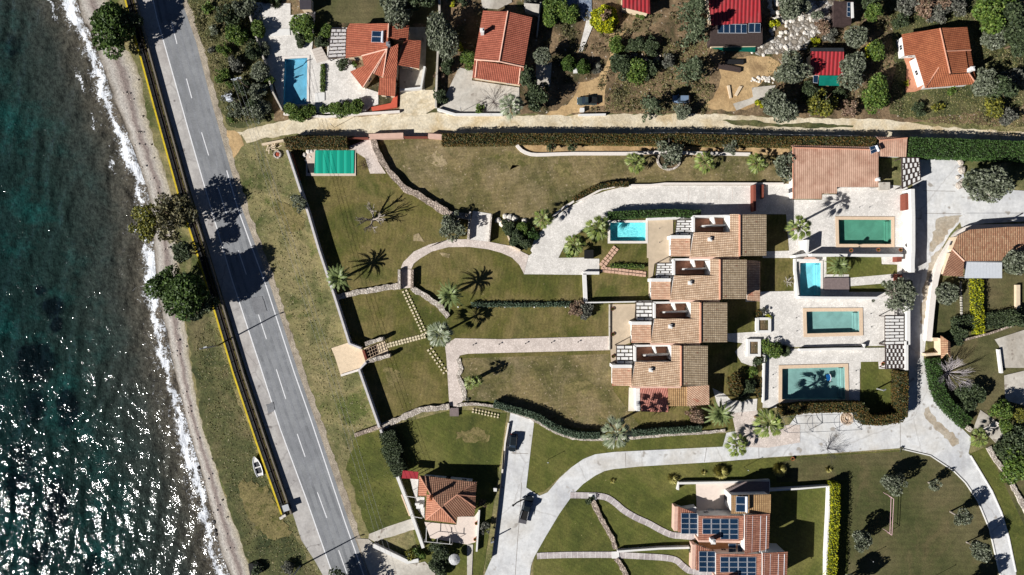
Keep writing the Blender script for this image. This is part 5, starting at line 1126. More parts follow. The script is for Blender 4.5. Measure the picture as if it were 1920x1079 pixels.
wall('court_wall', T('L', 0,485, 200,488, 660,490), .5, 2.6, WHITE, 'white wall between the deck and the third court')
wall('court_wall', T('L', 0,928, 300,920, 540,918, 545,880), .5, 1.2, WHITE, 'white dividing wall between the third and the lowest court')
wall('court_wall', T('K', 1505,0, 1500,120, 1400,140), .6, 3.0, WHITE, 'white stair wall left of the topmost court')
wall('court_wall', T('K', 1400,160, 1400,260, 1425,480), .5, .9, WHITE, 'white wall on the west side of the upright cyan pool')
wall('court_wall', T('K', 1080,660, 1080,770), .7, .9, WHITE, 'west side of the white planter beside the third court', group=None)
wall('court_wall', T('O', 1140,120, 1132,520), .35, 1.0, WHITE, 'thin white kerb west of the lowest pool court')
wall('court_wall', T('K', 1405,172, 1600,175), .6, .9, WHITE, 'white edge under the brown bench of the upright pool')
wall('villa_wall', T('G', 150,815, 520,800, 700,790, 840,785), .5, 1.6, WHITE, 'white wall north of the topmost villa below the trimmed hedge')
wall('villa_wall', T('J', 1160,530, 1720,520), .3, 1.6, WHITE, 'thin white wall under the square lawn, casting a dark strip')
wall('villa_wall', T('J', 1362,545, 1362,930), .25, .6, CONC2, 'thin grey edge of the third villa terrace')
wall('driveway_kerb', T('M', 1590,690, 1560,860, 1540,1079)+T('Q', 1372,30, 1355,220), .35, .7, COPEW, 'white kerb beside the upper black car')
wall('driveway_kerb', T('Q', 1352,220, 1320,520, 1290,760, 1270,930), .2, .8, DKMET, 'dark thin fence west of the black truck')
wall('driveway_kerb', px(1694,843, 1745,855, 1789,884, 1811,906, 1834,940, 1856,993, 1867,1042, 1876,1079), .25, .25, WHITE, 'white curved kerb around the inside of the lane bend')
wall('driveway_kerb', T('U', 1440,70, 1500,168, 1620,368, 1700,548, 1762,760, 1822,1050), .25, .25, WHITE, 'white outer kerb of the lane bend')
wall('road_kerb', T('Q', 270,830, 560,968, 650,955), .9, 1.1, WHITE, 'angled white wall at the mouth of the bottom drive')
wall('yard_wall', T('Q', 470,245, 560,480, 690,850), .7, 1.2, WHITE, 'white slanting wall west of the hip roofed house')
wall('yard_wall', T('Q', 1162,530, 1140,880), .4, 1.0, WHITE, 'white wall east of the cream patio')
wall('bench_rail', T('Q', 505,400, 575,580), .25, .5, COPE, 'thin ochre rail outside the slanting white yard wall', 'rail')
wall('garden_wall', T('P', 1680,70, 1705,270), .45, .9, WHITE, 'short white wall by the gravel court, far right')
wall('garden_wall', T('L', 1840,380, 1840,640), .9, .8, CREAM, 'upright cream wall right of the yellow hedge lawn')
wall('garden_wall', T('L', 1120,840, 1180,840), .8, 1.6, CREAM, 'cream wall stub west of the gate tower')
wall('garden_wall', T('L', 1060,970, 1190,960), .6, 1.6, CREAM, 'lower cream wall stub of the gate tower')
wall('garden_wall', T('L', 1320,860, 1600,790, 1888,690, 1960,660), .5, .8, STONE, 'dark stone wall slanting below the yellow hedge lawn')
wall('gate_pillar_wall', T('H', 915,600, 915,735), 1.4, 2.3, BRICKR, 'red brown gate leaf on the lane wall of the topmost court', 'gate')
wall('gate_leaf', T('L', 838,140, 838,185), 1.1, 2.0, BRICKR, 'small red brown door roof north of the court garden', 'gate')
wall('gate_leaf', T('L', 845,290, 845,350), 1.1, 2.0, BRICKR, 'red brown door roof south of the court garden', 'gate')
wall('gate_leaf', T('G', 1056,525, 1058,745), .55, 2.2, BRICKR, 'long red brown gate across the curved drive', 'gate')
wall('canopy_bar', T('G', 1125,525, 1125,640), .5, 1.0, BRICKR, 'short dark red beam across the drive beside the gate', 'beam')
# sea barrier: yellow kerb, dark railing, dry strip, parapet
yl = px(195,-130, 235,0, 250,57, 290,205, 333,360, 367,467, 402,583, 437,700, 480,828, 528,965)
wall('yellow_kerb', yl, .45, .5, YEL, 'long yellow painted kerb between the beach grass and the coastal road', 'kerb')
lw = [XY(q) for q in yl]
BEDG = m_ground('dry_strip', [(.2, C(88,84,48)), (.5, C(120,110,64)), (.8, C(70,72,40))], .3, 2.2, .7, .15)
sheet('dry_strip', strip_poly(offset_line(lw, 1.45), 1.7), Z(), BEDG, world=True)
t = thing('roadside_railing', (lw[0][0], lw[0][1], 0), 'dark metal railing running beside the yellow kerb', 'railing'); rl2 = resample(offset_line(lw, .75), 2.4)
mb = MB()
for z, r_ in ((.45,.05), (.8,.05), (1.15,.09)): mb.tube([(a, b, z) for a, b in rl2], r_, 5)
band_mesh(mb, offset_line(lw, .75), .75, 0, .45); mb.build('rail', DKMET, t)
for a, b in rl2: mb = MB(); mb.box(a, b, 0, .1, .1, 1.2); mb.build('post', DKMET, t) if len(t.children) < 98 else None
t = thing('guard_fence', (lw[0][0]+2, lw[0][1], 0), 'low wooden guard fence with cross posts on the road side of the dry strip', 'fence'); rl3 = resample(offset_line(lw, 1.75), 2.4)
mb = MB(); mb.tube([(a, b, .8) for a, b in rl3], .08, 5); mb.tube([(a, b, .4) for a, b in rl3], .07, 5); mb.build('rail', DKWOOD, t)
for a, b in rl3[:98]: mb = MB(); mb.box(a, b, 0, .14, .14, .9); mb.build('post', DKWOOD, t)
wall('road_parapet', [(a+18, b) for a, b in yl], .35, .8, m_plain('parapet_grey', C(120,112,100), .9, .2, 2), 'low grey parapet between the dry strip and the road shoulder', 'parapet')
a = XY(T('X', 800,738)[0], 1.6); t = thing('barrier_hut', (a[0], a[1], 0), 'dark steel box at the south end of the roadside barrier', 'cabinet'); mb = MB(); mb.box(a[0], a[1], 0, 1.3, 1.3, 1.5, R(18)); mb.build('body', DKMET, t)
mb = MB(); mb.box(a[0], a[1], 1.502, 1.5, 1.5, .1, R(18)); mb.build('lid', LTMET, t)
mb = MB(); [mb.box(XY(q)[0], XY(q)[1], 0, .8, .6, .5, .4) for q in T('X', 795,775, 780,785)]; tag(mb.build('concrete_block', ROCK), 'broken pale concrete block at the end of the yellow kerb', 'block')
# hedges
hedge('hedge', T('E', 515,165, 760,162, 1030,165), 20, 2.8, 'hedge', 'rusty clipped hedge above the teal pool cover')
hedge('hedge', T('F', 130,140, 400,137, 735,133), 19, 2.8, 'hedge', 'rusty clipped hedge, first length along the dirt track from its gate')
hedge('hedge', T('F', 740,130, 1250,130, 1888,136)+T('G', 400,132, 1000,145, 1370,160)+T('H', 0,155, 330,160, 640,160), 16, 2.9, 'hedge', 'very long narrow rusty hedge beside the dirt track, up to the garden room')
hedge('hedge', T('H', 925,205, 1300,215, 1888,238)+px(1990,290), 34, 3.2, 'hedgeg', 'deep green broad hedge at the right end of the dirt track')
hedge('hedge', T('N', -60,442, 100,488, 300,550, 450,640, 600,695, 720,708, 830,706), 11, 1.9, 'hedgeb', 'blue green hedge curving below the dry lower lawn, west of the big palm', sm=3)
hedge('hedge', T('N', 1110,690, 1400,668, 1690,652), 10, 1.9, 'hedgeb', 'straight blue green hedge east of the big palm', sm=2)
hedge('hedge', T('J', 200,545, 600,550, 1030,545), 6, .9, 'hedgeb', 'thin planted row across the central lawns with garden lights beside it', rag=.2)
hedge('hedge', T('J', 1375,218, 1650,225), 5, .8, 'green', 'short bright row of plants above the square lawn', rag=.2)
hedge('hedge', T('F', 1240,650, 1330,590, 1430,545, 1560,520, 1700,515), 8, 1.4, 'hedge', 'curved hedge on the outer side of the drive bend')
hedge('hedge', T('F', 1540,780, 1700,775, 1888,765)+T('G', 350,762, 600,770), 12, 2.6, 'hedgeg', 'trimmed hedge between the drive and the small cyan pool')
hedge('hedge', T('P', 870,262, 872,400, 868,640, 700,672, 545,665, 540,560, 300,560, 0,570)+T('O', 1450,575, 1290,590), 17, 3.4, 'hedge', 'thick russet hedge wrapping the corner lawn beside the lane', sm=0)
hedge('hedge', S_(1650,310, 1656,500, 1640,800, 1624,1079, 1610,1500), 12, 2.9, 'lime', 'bright yellow hedge along the white wall in the lower right', rag=.25)
hedge('hedge', T('L', 1502,330, 1510,550, 1520,790), 15, 1.8, 'lime', 'short bright yellow hedge on the lawn below the white canopy', rag=.25)
hedge('hedge', T('P', 1130,150, 1160,330, 1200,470, 1300,590, 1420,700), 22, 1.9, 'hedgeg', 'dark green hedge bending round the lane junction, right', sm=2, rag=.2)
hedge('hedge', T('Q', 385,0, 450,130, 500,230)+[], 24, 2.2, 'dark', 'dark shaggy hedge north of the crimson awning', rag=.3)
hedge('hedge', T('M', 560,770, 590,870, 640,960), 26, 2.4, 'dark', 'dark shaggy hedge in the corner under the stone spur', rag=.3)
hedge('hedge', T('A', 832,545, 828,770), 7, .6, 'green', 'thin strip of plants across the stone pool terrace', rag=.15)
hedge('hedge', T('K', 1095,490+150, 1095,600), 10, .6, 'hedge', 'plants in the shaded bed east of the second villa', rag=.15)
hedge('hedge', T('O', 1095,320, 1095,480), 6, .6, 'hedge', 'thin planted strip west of the lowest pool', rag=.12)
hedge('hedge', T('L', 1300,720, 1560,690, 1888,640), 26, 1.2, 'dark', 'dark loose hedge under the yellow hedge lawn', rag=.35)
# ---------------- trees and shrubs ----------------
pt = lambda c, x, y: T(c, x, y)[0]
tree('pine_tree', 'pine', (212,62), 42, 5, 'bright green pine on the pebble beach, top left', ell=(1,1.2))
tree('pine_tree', 'dark', (236,40), 26, 4.5, 'dark bushy pine touching the yellow kerb, top left')
tree('tamarisk_tree', 'tamarisk', (272,415), 34, 5, 'yellow green tamarisk leaning over the surf', shape='open')
tree('tamarisk_tree', 'tamgrey', (322,410), 42, 6, 'big loose grey green tree halfway down the beach', shape='open', ell=(1,1.15))
tree('tamarisk_tree', 'dark', (348,474), 24, 5, 'small dark tree between the beach tree and the bright round pine')
tree('pine_tree', 'pine', (318,540), 37, 6, 'bright green pine leaning over the surf, west half of the clump', zs=.9); tree('pine_tree', 'pine', (349,562), 46, 7.5, 'tallest bright green pine, between the surf and the road shadow', zs=.85)
tree('pine_tree', 'dark', (372,560), 40, 5.5, 'dark inland half of the pine clump against the yellow kerb')
SG = 'wild shrubs in the thicket by the road'
for i, (x, y, r, k) in enumerate([(388,12,14,'green'),(402,55,14,'olive'),(420,92,16,'green'),(396,92,9,'grey'),(425,30,26,'dark'),(455,15,26,'olive'),(447,62,26,'green'),(470,95,24,'dark'),(445,120,20,'grey'),(485,130,24,'olive'),(415,140,18,'green'),(450,165,22,'dark'),(485,172,22,'olive'),(440,205,20,'olive'),(475,208,24,'olive'),(498,200,18,'olive'),(425,180,14,'grey'),(500,150,16,'green'),(480,55,20,'green'),(495,95,16,'olive'),(432,222,10,'green'),(428,160,9,'green')]):
    bush('wild_shrub', k, (x, y), r*.86, 'leafy wild shrub in the dense thicket between the coastal road and the blue pool terrace', SG, h=r/8*1.1, shape='open' if i % 3 else 'round')
def B(c, x, y, r, k, lab, **kw): return bush(kw.pop('name', 'garden_shrub'), k, pt(c, x, y), r, lab, **kw)
B('A', 655,235, 25, 'green', 'big round dark green shrub on the pool terrace of the orange house', h=3); B('A', 640,330, 14, 'dark', 'lower lobe shrub beside the big round terrace shrub')
B('A', 850,260, 14, 'green', 'leafy shrub at the top of the curved steps'); B('A', 810,350, 14, 'dark', 'dark shrub between the curved steps and the round shrub')
for i, (x, y, r) in enumerate(((555,935,15),(630,960,17),(710,925,15),(862,905,13),(940,930,15),(1020,920,15),(1105,890,16))):
    bush('garden_shrub', 'green', pt('A', x, y), r, 'dense green shrub in the row along the front wall of the blue pool terrace', 'shrubs along the blue pool terrace front')
B('A', 1000,540, 12, 'dark', 'small oval clipped shrub south west of the orange house'); B('A', 1100,540, 6, 'green', 'tiny upright shrub against the orange house wall')
B('A', 420,8, 14, 'dark', 'spiky plant on the cream edge at the very top of the pool terrace', shape='tuft'); B('A', 340,5, 9, 'dark', 'small spiky plant left of another at the top of the pool terrace', shape='tuft')
B('A', 250,880, 20, 'dark', 'dark shrub at the south west foot of the slanting terrace wall')
tree('olive_tree', 'olive', pt('A', 1470,70), 36, 4, 'grey green olive north of the orange roof, over the shaded lawn'); tree('broadleaf_tree', 'dark', pt('A', 1640,-10), 26, 4, 'dark tree at the top edge above the shaded lawn')
tree('olive_tree', 'olive', pt('B', 140,300), 36, 4.5, 'large grey green tree between the orange and the terracotta roofs', ell=(.85,1.3))
B('B', 280,400, 9, 'lime', 'small bright yellow shrub west of the terracotta roof'); B('B', 340,500, 17, 'green', 'green shrub hugging the west corner of the terracotta house', h=2.2)
B('B', 215,35, 7, 'lime', 'tiny yellow green shrub by the grey wall, top'); B('B', 300,15, 10, 'dark', 'small dark shrub near the top edge by the grey wall'); B('B', 110,620, 12, 'brown', 'purple brown climbing shrub on the grey wall', shape='open')
B('B', 120,800, 16, 'dark', 'dark shrub at the corner of the grey wall and the front yard'); B('B', 170,560, 16, 'dark', 'dark shrub halfway down the grey wall')
bush('garden_shrub', 'green', pt('B', 440,920), 11, 'small yellow green shrub behind the white front wall')
tree('broadleaf_tree', 'dark', pt('B', 860,660), 24, 4.2, 'dark tree at the south east corner of the terracotta house', ell=(.8,1.2)); tree('broadleaf_tree', 'dark', pt('B', 950,820), 26, 3.6, 'dark leafy tree between the tall fan palm and the driveway shade')
tree('olive_tree', 'olive', pt('B', 975,455), 19, 4, 'small grey olive east of the terracotta roof')
B('B', 1080,80, 30, 'green', 'bright green bush by the blue tiled patio at the top', h=3.2, ell=(.9,1)); B('B', 1190,110, 22, 'green', 'green bush half over the blue tiles', h=2.5); B('B', 870,10, 14, 'grey', 'grey shrub at the top edge above the terracotta roof')
bush('garden_shrub', 'lime', pt('B', 1505,150), 26, 'round golden yellow bush with a brown centre', shape='ball', h=3); bush('garden_shrub', 'brown', pt('B', 1510,110), 11, 'dead brown branches in the middle of the golden bush', h=6.2)
bush('round_shrub', 'pine', pt('B', 1200,525), 15, 'left of two clipped round bushes by the white path end', shape='ball', h=2.6); bush('round_shrub', 'pine', pt('B', 1325,555), 14, 'right of two clipped round bushes, next to the agave', shape='ball', h=2.6)
bush('agave_plant', 'grey', pt('B', 1425,560), 14, 'spiky grey agave beside the two round bushes', shape='tuft', h=1.6, cat='agave')
for c, x, y, r, k, lab in [('B',1620,560,24,'dark','broad dark bush below the dry stone heap, left half'),('C',60,590,24,'green','yellow flecked bush in the middle of the brown slope'),('C',180,590,20,'dark','dark right end of the long bush on the brown slope'),('B',1600,380,16,'green','small green shrub at the top of the earth path'),('B',1740,370,16,'dark','dark shrub beside the dry stone heap'),('C',80,370,18,'dark','low dark bush left of the shadowed timber pile'),('C',200,390,18,'dark','low dark bush right under the timber pile'),('C',330,520,14,'grey','grey thin shrub left of the lower conifer'),('C',90,130,10,'green','small green shrub at the corner of the crimson shack'),('C',1230,200,12,'lime','yellow green sapling in the rubble by the red house'),('C',1570,350,9,'lime','little bright green shrub above the red shed'),('C',1100,880,10,'lime','bright green shrub beside the sliding gate of the earth yard'),('C',1640,230,16,'brown','dry brown shrub under the rubble field'),('C',1700,290,14,'grey','grey dry shrub east of the rubble field')]:
    bush('garden_shrub', k, pt(c, x, y), r, lab, shape='open' if k in ('grey','brown') else 'round')
tree('conifer_tree', 'conifer', pt('C', 555,60), 27, 5.5, 'tall grey green conifer at the top edge beside the red roof', shape='cone', zs=1); tree('conifer_tree', 'conifer', pt('C', 570,250), 28, 5, 'spreading conifer just left of the dark veranda', shape='cone'); tree('conifer_tree', 'conifer', pt('C', 530,570), 27, 4.5, 'conifer beside the bare earth yard', shape='cone')
tree('conifer_tree', 'conifer', pt('C', 190,890), 23, 3.5, 'round grey conifer on the edge of the track, left of the silver car', shape='cone', zs=.8); tree('olive_tree', 'olive', pt('C', 440,935), 16, 2.2, 'low olive in front of the silver car')
tree('olive_tree', 'olive', pt('C', 1350,590), 36, 4, 'wide grey olive left of the red shed', ell=(1,.85)); tree('olive_tree', 'olive', pt('C', 1270,890), 33, 3.6, 'wide grey olive right above the track, below the gravel patch')
tree('olive_tree', 'olive', pt('C', 1380,70), 28, 3.8, 'grey olive in the rubble right of the red house'); tree('olive_tree', 'olive', pt('D', 135,130), 12, 2.5, 'tiny olive in the rubble left of the dark cabin'); tree('olive_tree', 'olive', pt('C', 1460,60), 14, 3, 'small olive near the top of the rubble')
tree('broadleaf_tree', 'tamarisk', pt('C', 1630,880), 28, 3, 'yellow green tree below the red shed', shape='open'); bush('dry_shrub', 'brown', pt('D', 430,910), 18, 'purple grey leafless shrub by the track', shape='open'); B('D', 60,760, 18, 'dark', 'dark shrub under the teal awning, left'); B('D', 200,860, 22, 'dark', 'dark shrub mass between the yellow green tree and the citrus'); B('D', 330,800, 14, 'dark', 'dark little shrub south east of the teal awning')
tree('olive_tree', 'olive', pt('D', 475,290), 24, 3.6, 'grey olive south of the dark cabin'); tree('olive_tree', 'olive', pt('D', 450,610), 32, 3.6, 'grey olive right of the red shed'); tree('citrus_tree', 'lime', pt('D', 590,420), 14, 3, 'yellow citrus between two olives'); tree('citrus_tree', 'green', pt('D', 650,430), 20, 3.4, 'leafy green tree beside the yellow citrus'); tree('citrus_tree', 'green', pt('D', 640,780), 30, 3.8, 'tall citrus with fruit, right of the track verge', ell=(.9,1.2))
tree('broadleaf_tree', 'green', pt('D', 620,120), 18, 4.5, 'narrow green tree above the citrus group'); tree('broadleaf_tree', 'dark', pt('D', 600,-20), 22, 4, 'dark tree at the top edge right of the dark cabin')
for c, x, y, r, k, lab in [('D',850,180,16,'dark','dark shrub north west of the lone burnt orange roof'),('D',900,50,22,'grey','grey scrub bush at the top, left of the pair'),('D',1040,40,24,'brown','brown grey scrub bush at the top, middle'),('D',1180,100,20,'grey','grey scrub bush directly above the burnt orange roof'),('D',1200,20,20,'brown','brownish scrub at the top edge above the burnt orange roof'),('D',1330,60,20,'grey','grey scrub right above the burnt orange roof'),('D',1000,920,14,'dark','dark flat shrub in the dry grass below the lone house'),('D',1170,900,12,'tamarisk','yellowish shrub in the dry grass below the lone house'),('D',1280,760,9,'green','green shrub at the south wall of the lone house'),('D',1650,880,24,'tamarisk','yellow green scrub right of the dry field'),('D',1760,960,20,'grey','grey scrub at the right end of the track'),('D',1820,650,20,'grey','grey scrub at the right edge of the dry field'),('D',900,700,6,'lime','small plant on the terrace of the lone house')]:
    bush('scrub_bush', k, pt(c, x, y), r, lab, shape='open' if k != 'green' else 'round')
tree('olive_tree', 'olive', pt('D', 1625,290), 27, 3.5, 'grey olive east of the lone house, upper'); tree('olive_tree', 'olive', pt('D', 1560,690), 26, 3.5, 'grey olive at the south east corner of the lone house'); tree('broadleaf_tree', 'dark', pt('D', 1700,740), 28, 3.8, 'darker green tree right of the corner olive')
tree('broadleaf_tree', 'green', pt('D', 1640,80), 40, 5, 'deep green tree, left one of the top right corner group'); tree('broadleaf_tree', 'dark', pt('D', 1830,150), 42, 5.5, 'dark tree filling the top right corner'); tree('broadleaf_tree', 'dark', pt('D', 1850,350), 26, 4.5, 'dark tree at the right edge under the corner tree')
palm('fan', pt('B', 712,890), 25, 5.5, 'tall grey green fan palm by the track, in front of the terracotta house', 'palmg')
for c, x, y, r, h, lab in [('F',985,810,20,3.4,'fan palm left of the drive bend, over the shrub bed'),('F',1440,890,25,3.5,'large fan palm west of the small cyan pool'),('F',1245,1030,22,3,'fan palm in the little lawn beside the drive end'),('F',1765,335,21,2.6,'left one of three fan palms on the dry upper lawn'),('G',642,330,22,2.6,'middle one of three fan palms on the dry upper lawn'),('G',1080,340,20,2.6,'right one of three fan palms on the dry upper lawn'),('G',1440,885,25,9,'very tall fan palm whose long shadow crosses the topmost court'),('M',1270,350,14,4.3,'left stem of the small twin fan palm on the lower lawn'),('M',1325,335,12,4.0,'right stem of the small twin fan palm on the lower lawn'),('O',1180,700,30,9,'dark fan palm at the end of the parking frame'),('O',915,880,24,3,'short bright fan palm over the lane edge'),('P',1520,820,19,3,'short fan palm at the lane junction, right')]:
    palm('fan', pt(c, x, y), r, h, lab)
palm('fan', pt('I', 1370,800), 28, 5.5, 'grey fan palm where the stepping stones meet the broad path', 'palmg'); palm('fan', pt('N', 970,690), 32, 9.5, 'largest fan palm, standing in the gap of the curved hedge', 'palmg')
palm('date', pt('I', 512,322), 29, 4.5, 'date palm on the western boundary wall'); palm('date', pt('I', 1455,465), 29, 4, 'date palm east of the curving pale wall'); palm('date', pt('L', 330,215), 24, 2.6, 'date palm in the pool garden by the wooden deck'); palm('date', pt('O', 765,610), 30, 4, 'dark date palm beside the lowest villa corner')
for c, x, y, r, k, lab in [('F',700,880,16,'dark','dark shrub at the top of the bed beside the ramp lawn'),('F',760,960,17,'dark','dark shrub in the middle of the bed beside the ramp lawn'),('F',820,900,14,'green','yellow flowered shrub in the bed under the bend palm'),('F',840,1020,14,'dark','dark shrub at the lower tip of the bed'),('F',900,940,12,'hedgeg','green shrub against the drive edge in the bed'),('F',1420,960,10,'green','low shrub below the large fan palm'),('F',1190,1090,12,'green','low shrub under the palm at the drive end'),('M',1240,490,4,'grey','tiny plant at the corner of the lower lawn path'),('O',1040,270,12,'green','round shrub in the shaded garden of the lowest villa'),('O',900,370,20,'hedge','brown green shrub east of the lowest villa'),('O',1000,370,16,'dark','dark shrub beside the thin planted strip'),('O',960,460,12,'dark','low dark shrub north of the pale forecourt'),('K',1140,880,11,'green','green shrub left of the third court cycads'),('K',1220,930,17,'green','bright bushy shrub under the third court wall'),('O',1100,170,12,'dark','small dark shrub left of the lowest court'),('K',1150,600,9,'grey','grey leafless shrub in the white planter'),('K',1170,655,7,'lime','bright little shrub in the white planter'),('J',1090,590,17,'brown','brown part of the agave clump on the central lawn'),('J',1150,575,19,'grey','grey spiky part of the agave clump on the central lawn'),('L',1250,430,24,'olive','grey green tree like shrub inside the curved white wall'),('L',1350,790,22,'dark','dark shrub at the shed roofed corner above the gate tower'),('P',1430,480,28,'dark','large dark green shrub below the leafless tree'),('P',1340,560,14,'dark','dark shrub by the hedge bend'),('U',860,20,5,'grey','tiny weed clump on the lawn edge'),('Q',590,900,12,'tamarisk','yellow green shrub in the triangular roadside garden'),('Q',660,890,13,'green','green shrub by the white yard wall'),('Q',820,900,22,'dark','dark shrub under the grey parasol garden'),('Q',810,1010,20,'dark','dark shrub at the bottom of the parasol garden'),('Q',1190,470,9,'brown','brown shrub east of the cream patio'),('Q',1220,690,13,'grey','thin grey shrub beside the dark lane fence'),('R',660,450,9,'dark','small dark round shrub by the block path bend'),('S',460,850,12,'dark','dark shrub at the end of the white low wall'),('N',1640,540,18,'brown','pinkish leafless shrub below the annexe'),('X',650,1050,12,'dark','dark boulder like bush on the beach grass, bottom'),('X',800,1040,14,'grey','dry scrub beside the road end of the beach grass'),('P',1480,790,8,'green','small shrub by the curved stone wall end'),('L',330,640,5,'green','small green plant')][:-1]:
    bush('garden_shrub', k, pt(c, x, y), r, lab, shape='open' if k in ('grey','brown') else 'round')
bush('agave_plant', 'olive', pt('L', 620,515), 4.5, 'small round cactus on the third court near the olive', shape='tuft', cat='cactus'); bush('cycad_plant', 'dark', pt('K', 1320,935), 14, 'dark spiky cycad right of the bright shrub, third court', shape='tuft', cat='cycad')
for c, x, y, r, k, lab in [('S',280,270,11,'straw','round yellowish grass clump beside the white parapet corner'),('S',690,215,14,'straw','large pale grass clump north of the cream terrace'),('S',1190,200,13,'straw','pale grass clump in the house shadow'),('S',540,215,6,'straw','tiny pale grass clump between the two bigger ones'),('R',850,285,6,'straw','small golden grass clump alone on the lawn by the lane'),('U',250,190,7,'straw','faint grass clump north of the yellow hedge')]:
    bush('grass_clump', k, pt(c, x, y), r*1.15, lab, shape='tuft', cat='ornamental grass')
tree('olive_tree', 'olive', pt('F', 220,880), 26, 2.6, 'small olive on the west lawn beside the white ramp', shape='open'); tree('olive_tree', 'olive', pt('E', 640,680), 17, 2.6, 'thin olive growing through the boundary wall', shape='open'); tree('olive_tree', 'dark', pt('F', 1060,205), 11, 2, 'left one of two little trees in the earth bed', shape='open'); tree('olive_tree', 'dark', pt('F', 1230,205), 10, 2, 'right one of two little trees in the earth bed', shape='open')
tree('olive_tree', 'olive', pt('G', 340,240), 28, 3, 'gnarled olive in the stone ring on the upper lawn', shape='open'); tree('olive_tree', 'olive', pt('G', 1310,360), 26, 2.6, 'leaning olive at the pool house wall', shape='open'); tree('olive_tree', 'olive', pt('G', 860,210), 14, 2.6, 'small olive in the earth bed between two palms', shape='open')
tree('olive_tree', 'olive', pt('L', 815,440), 35, 3, 'old olive with bare grey limbs between the court garden and third court', shape='open'); tree('olive_tree', 'olive', pt('H', 1560,530), 40, 5, 'large grey tree in the bend of the grey lane, right'); tree('olive_tree', 'olive', pt('L', 1830,210), 26, 5, 'dark olive at the right edge over the tan roof')
for c, x, y, r, h, lab in [('U',800,300,21,3.4,'largest olive of the lower right lawn, nearest the lane bend'),('U',1145,325,11,2.8,'small grey sapling right of the largest lawn olive'),('U',1360,590,17,4,'olive on the lawn beside the lane, upper one'),('U',1510,860,20,4.4,'olive on the lawn beside the lane, lower one'),('U',510,790,20,3.6,'olive close to the yellow hedge shadow'),('U',470,1150,22,4,'olive cut by the bottom edge, right of the yellow hedge'),('U',1500,1170,20,4,'olive under the bottom edge beside the lane')]:
    tree('olive_tree', 'olive', pt(c, x, y), r, h, lab, zs=1.5)
for c, x, y, r, k, lab in [('P',1700,580,20,'green','bright leafy tree above the little white bridge'),('P',1740,720,15,'green','bright leafy tree right of the little white bridge'),('P',1860,620,16,'tamarisk','yellow green tree at the right edge by the gravel court'),('P',1800,880,36,'dark','dark tree mass at the right edge, upper'),('P',1870,1040,40,'green','deep green tree at the right edge below the dark one'),('U',1880,160,30,'dark','dark tree at the right edge beside the rubble wall')]:
    tree('broadleaf_tree', k, pt(c, x, y), r, 3.2, lab)
tree('broadleaf_tree', 'dark', (1905,600), 20, 2.5, 'dark shrubby tree on the slanting stone wall, right edge')
tree('broadleaf_tree', 'dark', pt('X', 1040,1180), 44, 5, 'tree just under the bottom edge, shading the road end', shape='open')
bare('leafless_tree', pt('P', 1290,275), 32, 4, 'leafless silvery tree with fine radiating twigs, right of the lane', m_plain('twig_silver', C(178,170,172), .9, .15, 3), n0=16, spread=.34, tr=.08, depth=4)
bare('leafless_tree', pt('E', 1235,810), 26, 4.8, 'dead forked tree with a long branching shadow on the west lawn', n0=4, spread=.5, tr=.3, depth=4)
bare('leafless_tree', pt('P', 250,920), 24, 2.4, 'dark leafless shrub on the lane edge above the big lawn', m_plain('twig_dark', C(70,66,70), .9, .2, 3), sway=(.3,.3), n0=12, spread=.5, tr=.04, depth=4)
bare('leafless_tree', pt('B', 560,850), 30, 3, 'leafless shrub spreading over the terracotta house yard', m_plain('twig_brown', C(105,92,88), .9, .2, 3), n0=9, spread=.6, tr=.045, depth=4)
bare('leafless_tree', pt('K', 1340,355), 11, 1.6, 'small white barked leafless tree by the upright pool', m_plain('twig_white', C(215,205,198), .9, .1, 3), n0=6, tr=.06, depth=3)
bare('brush_pile', pt('E', 1170,360), 15, .8, 'pile of cut brown branches beside the teal pool cover', BARK, n0=16, spread=.9, tr=.03, depth=3, cat='brush pile')
bare('leafless_tree', pt('L', 820,460), 20, 2.6, 'pale bare limbs rising inside the old court olive', m_plain('limb_pale', C(190,176,160), .9, .15, 3), n0=6, spread=.5, tr=.12, depth=3)
# ---------------- small things ----------------
def slab(name, p, s, m, label, cat, group, rot=0, h=.06, sy=None):
    x, y = XY(p); mb = MB(); mb.box(x, y, 0, s, sy or s, Zc[0]+h, rot); return tag(mb.build(name, m), label, cat, group)
STEP = m_plain('stepping_stone', C(222,208,176), .85, .12, 5)
def stones(a, b, n, off, s, label, group, rows=2, rot=0, m=STEP):
    for r in range(rows):
        for i in range(n):
            t = i/(n-1); x = a[0]+(b[0]-a[0])*t; y = a[1]+(b[1]-a[1])*t; d = math.hypot(b[0]-a[0], b[1]-a[1]); nx_, ny_ = -(b[1]-a[1])/d, (b[0]-a[0])/d
            k = (r-(rows-1)/2)*off; slab('stepping_stone', (x+nx_*k+rnd.uniform(-.2,.2), y+ny_*k+rnd.uniform(-.2,.2)), s*rnd.uniform(.9,1.08), m, label, 'stepping stone', group, rot+rnd.uniform(-.06,.06))
stones(pt('I', 1075,435), pt('I', 1240,790), 15, 6.5, .42, 'small square stone in the double row running down from the garden steps', 'stones from the garden steps', rot=R(-65))
stones(pt('I', 935,890), pt('I', 1240,810), 14, 5, .48, 'small pinkish square stone in the double row leading to the sea gate', 'stones to the sea gate', rot=R(14))
stones(pt('M', 925,70), pt('M', 1055,260), 8, 6.5, .42, 'small square stone in the double row below the grey fan palm', 'stones below the grey fan palm', rot=R(-55))
stones(pt('M', 1290,585), pt('M', 1500,630), 9, 5, .36, 'small pale stone in the double row under the curved path wall', 'stones beside the wooden step', rot=R(-12))
PK = m_plain('pink_slab', C(214,176,152), .85, .12, 4)
stones(pt('J', 1300,215), pt('J', 1410,75), 7, 6.5, .66, 'pink slab of the diagonal walk towards the small cyan pool', 'diagonal pink slabs', rot=R(52), m=PK)
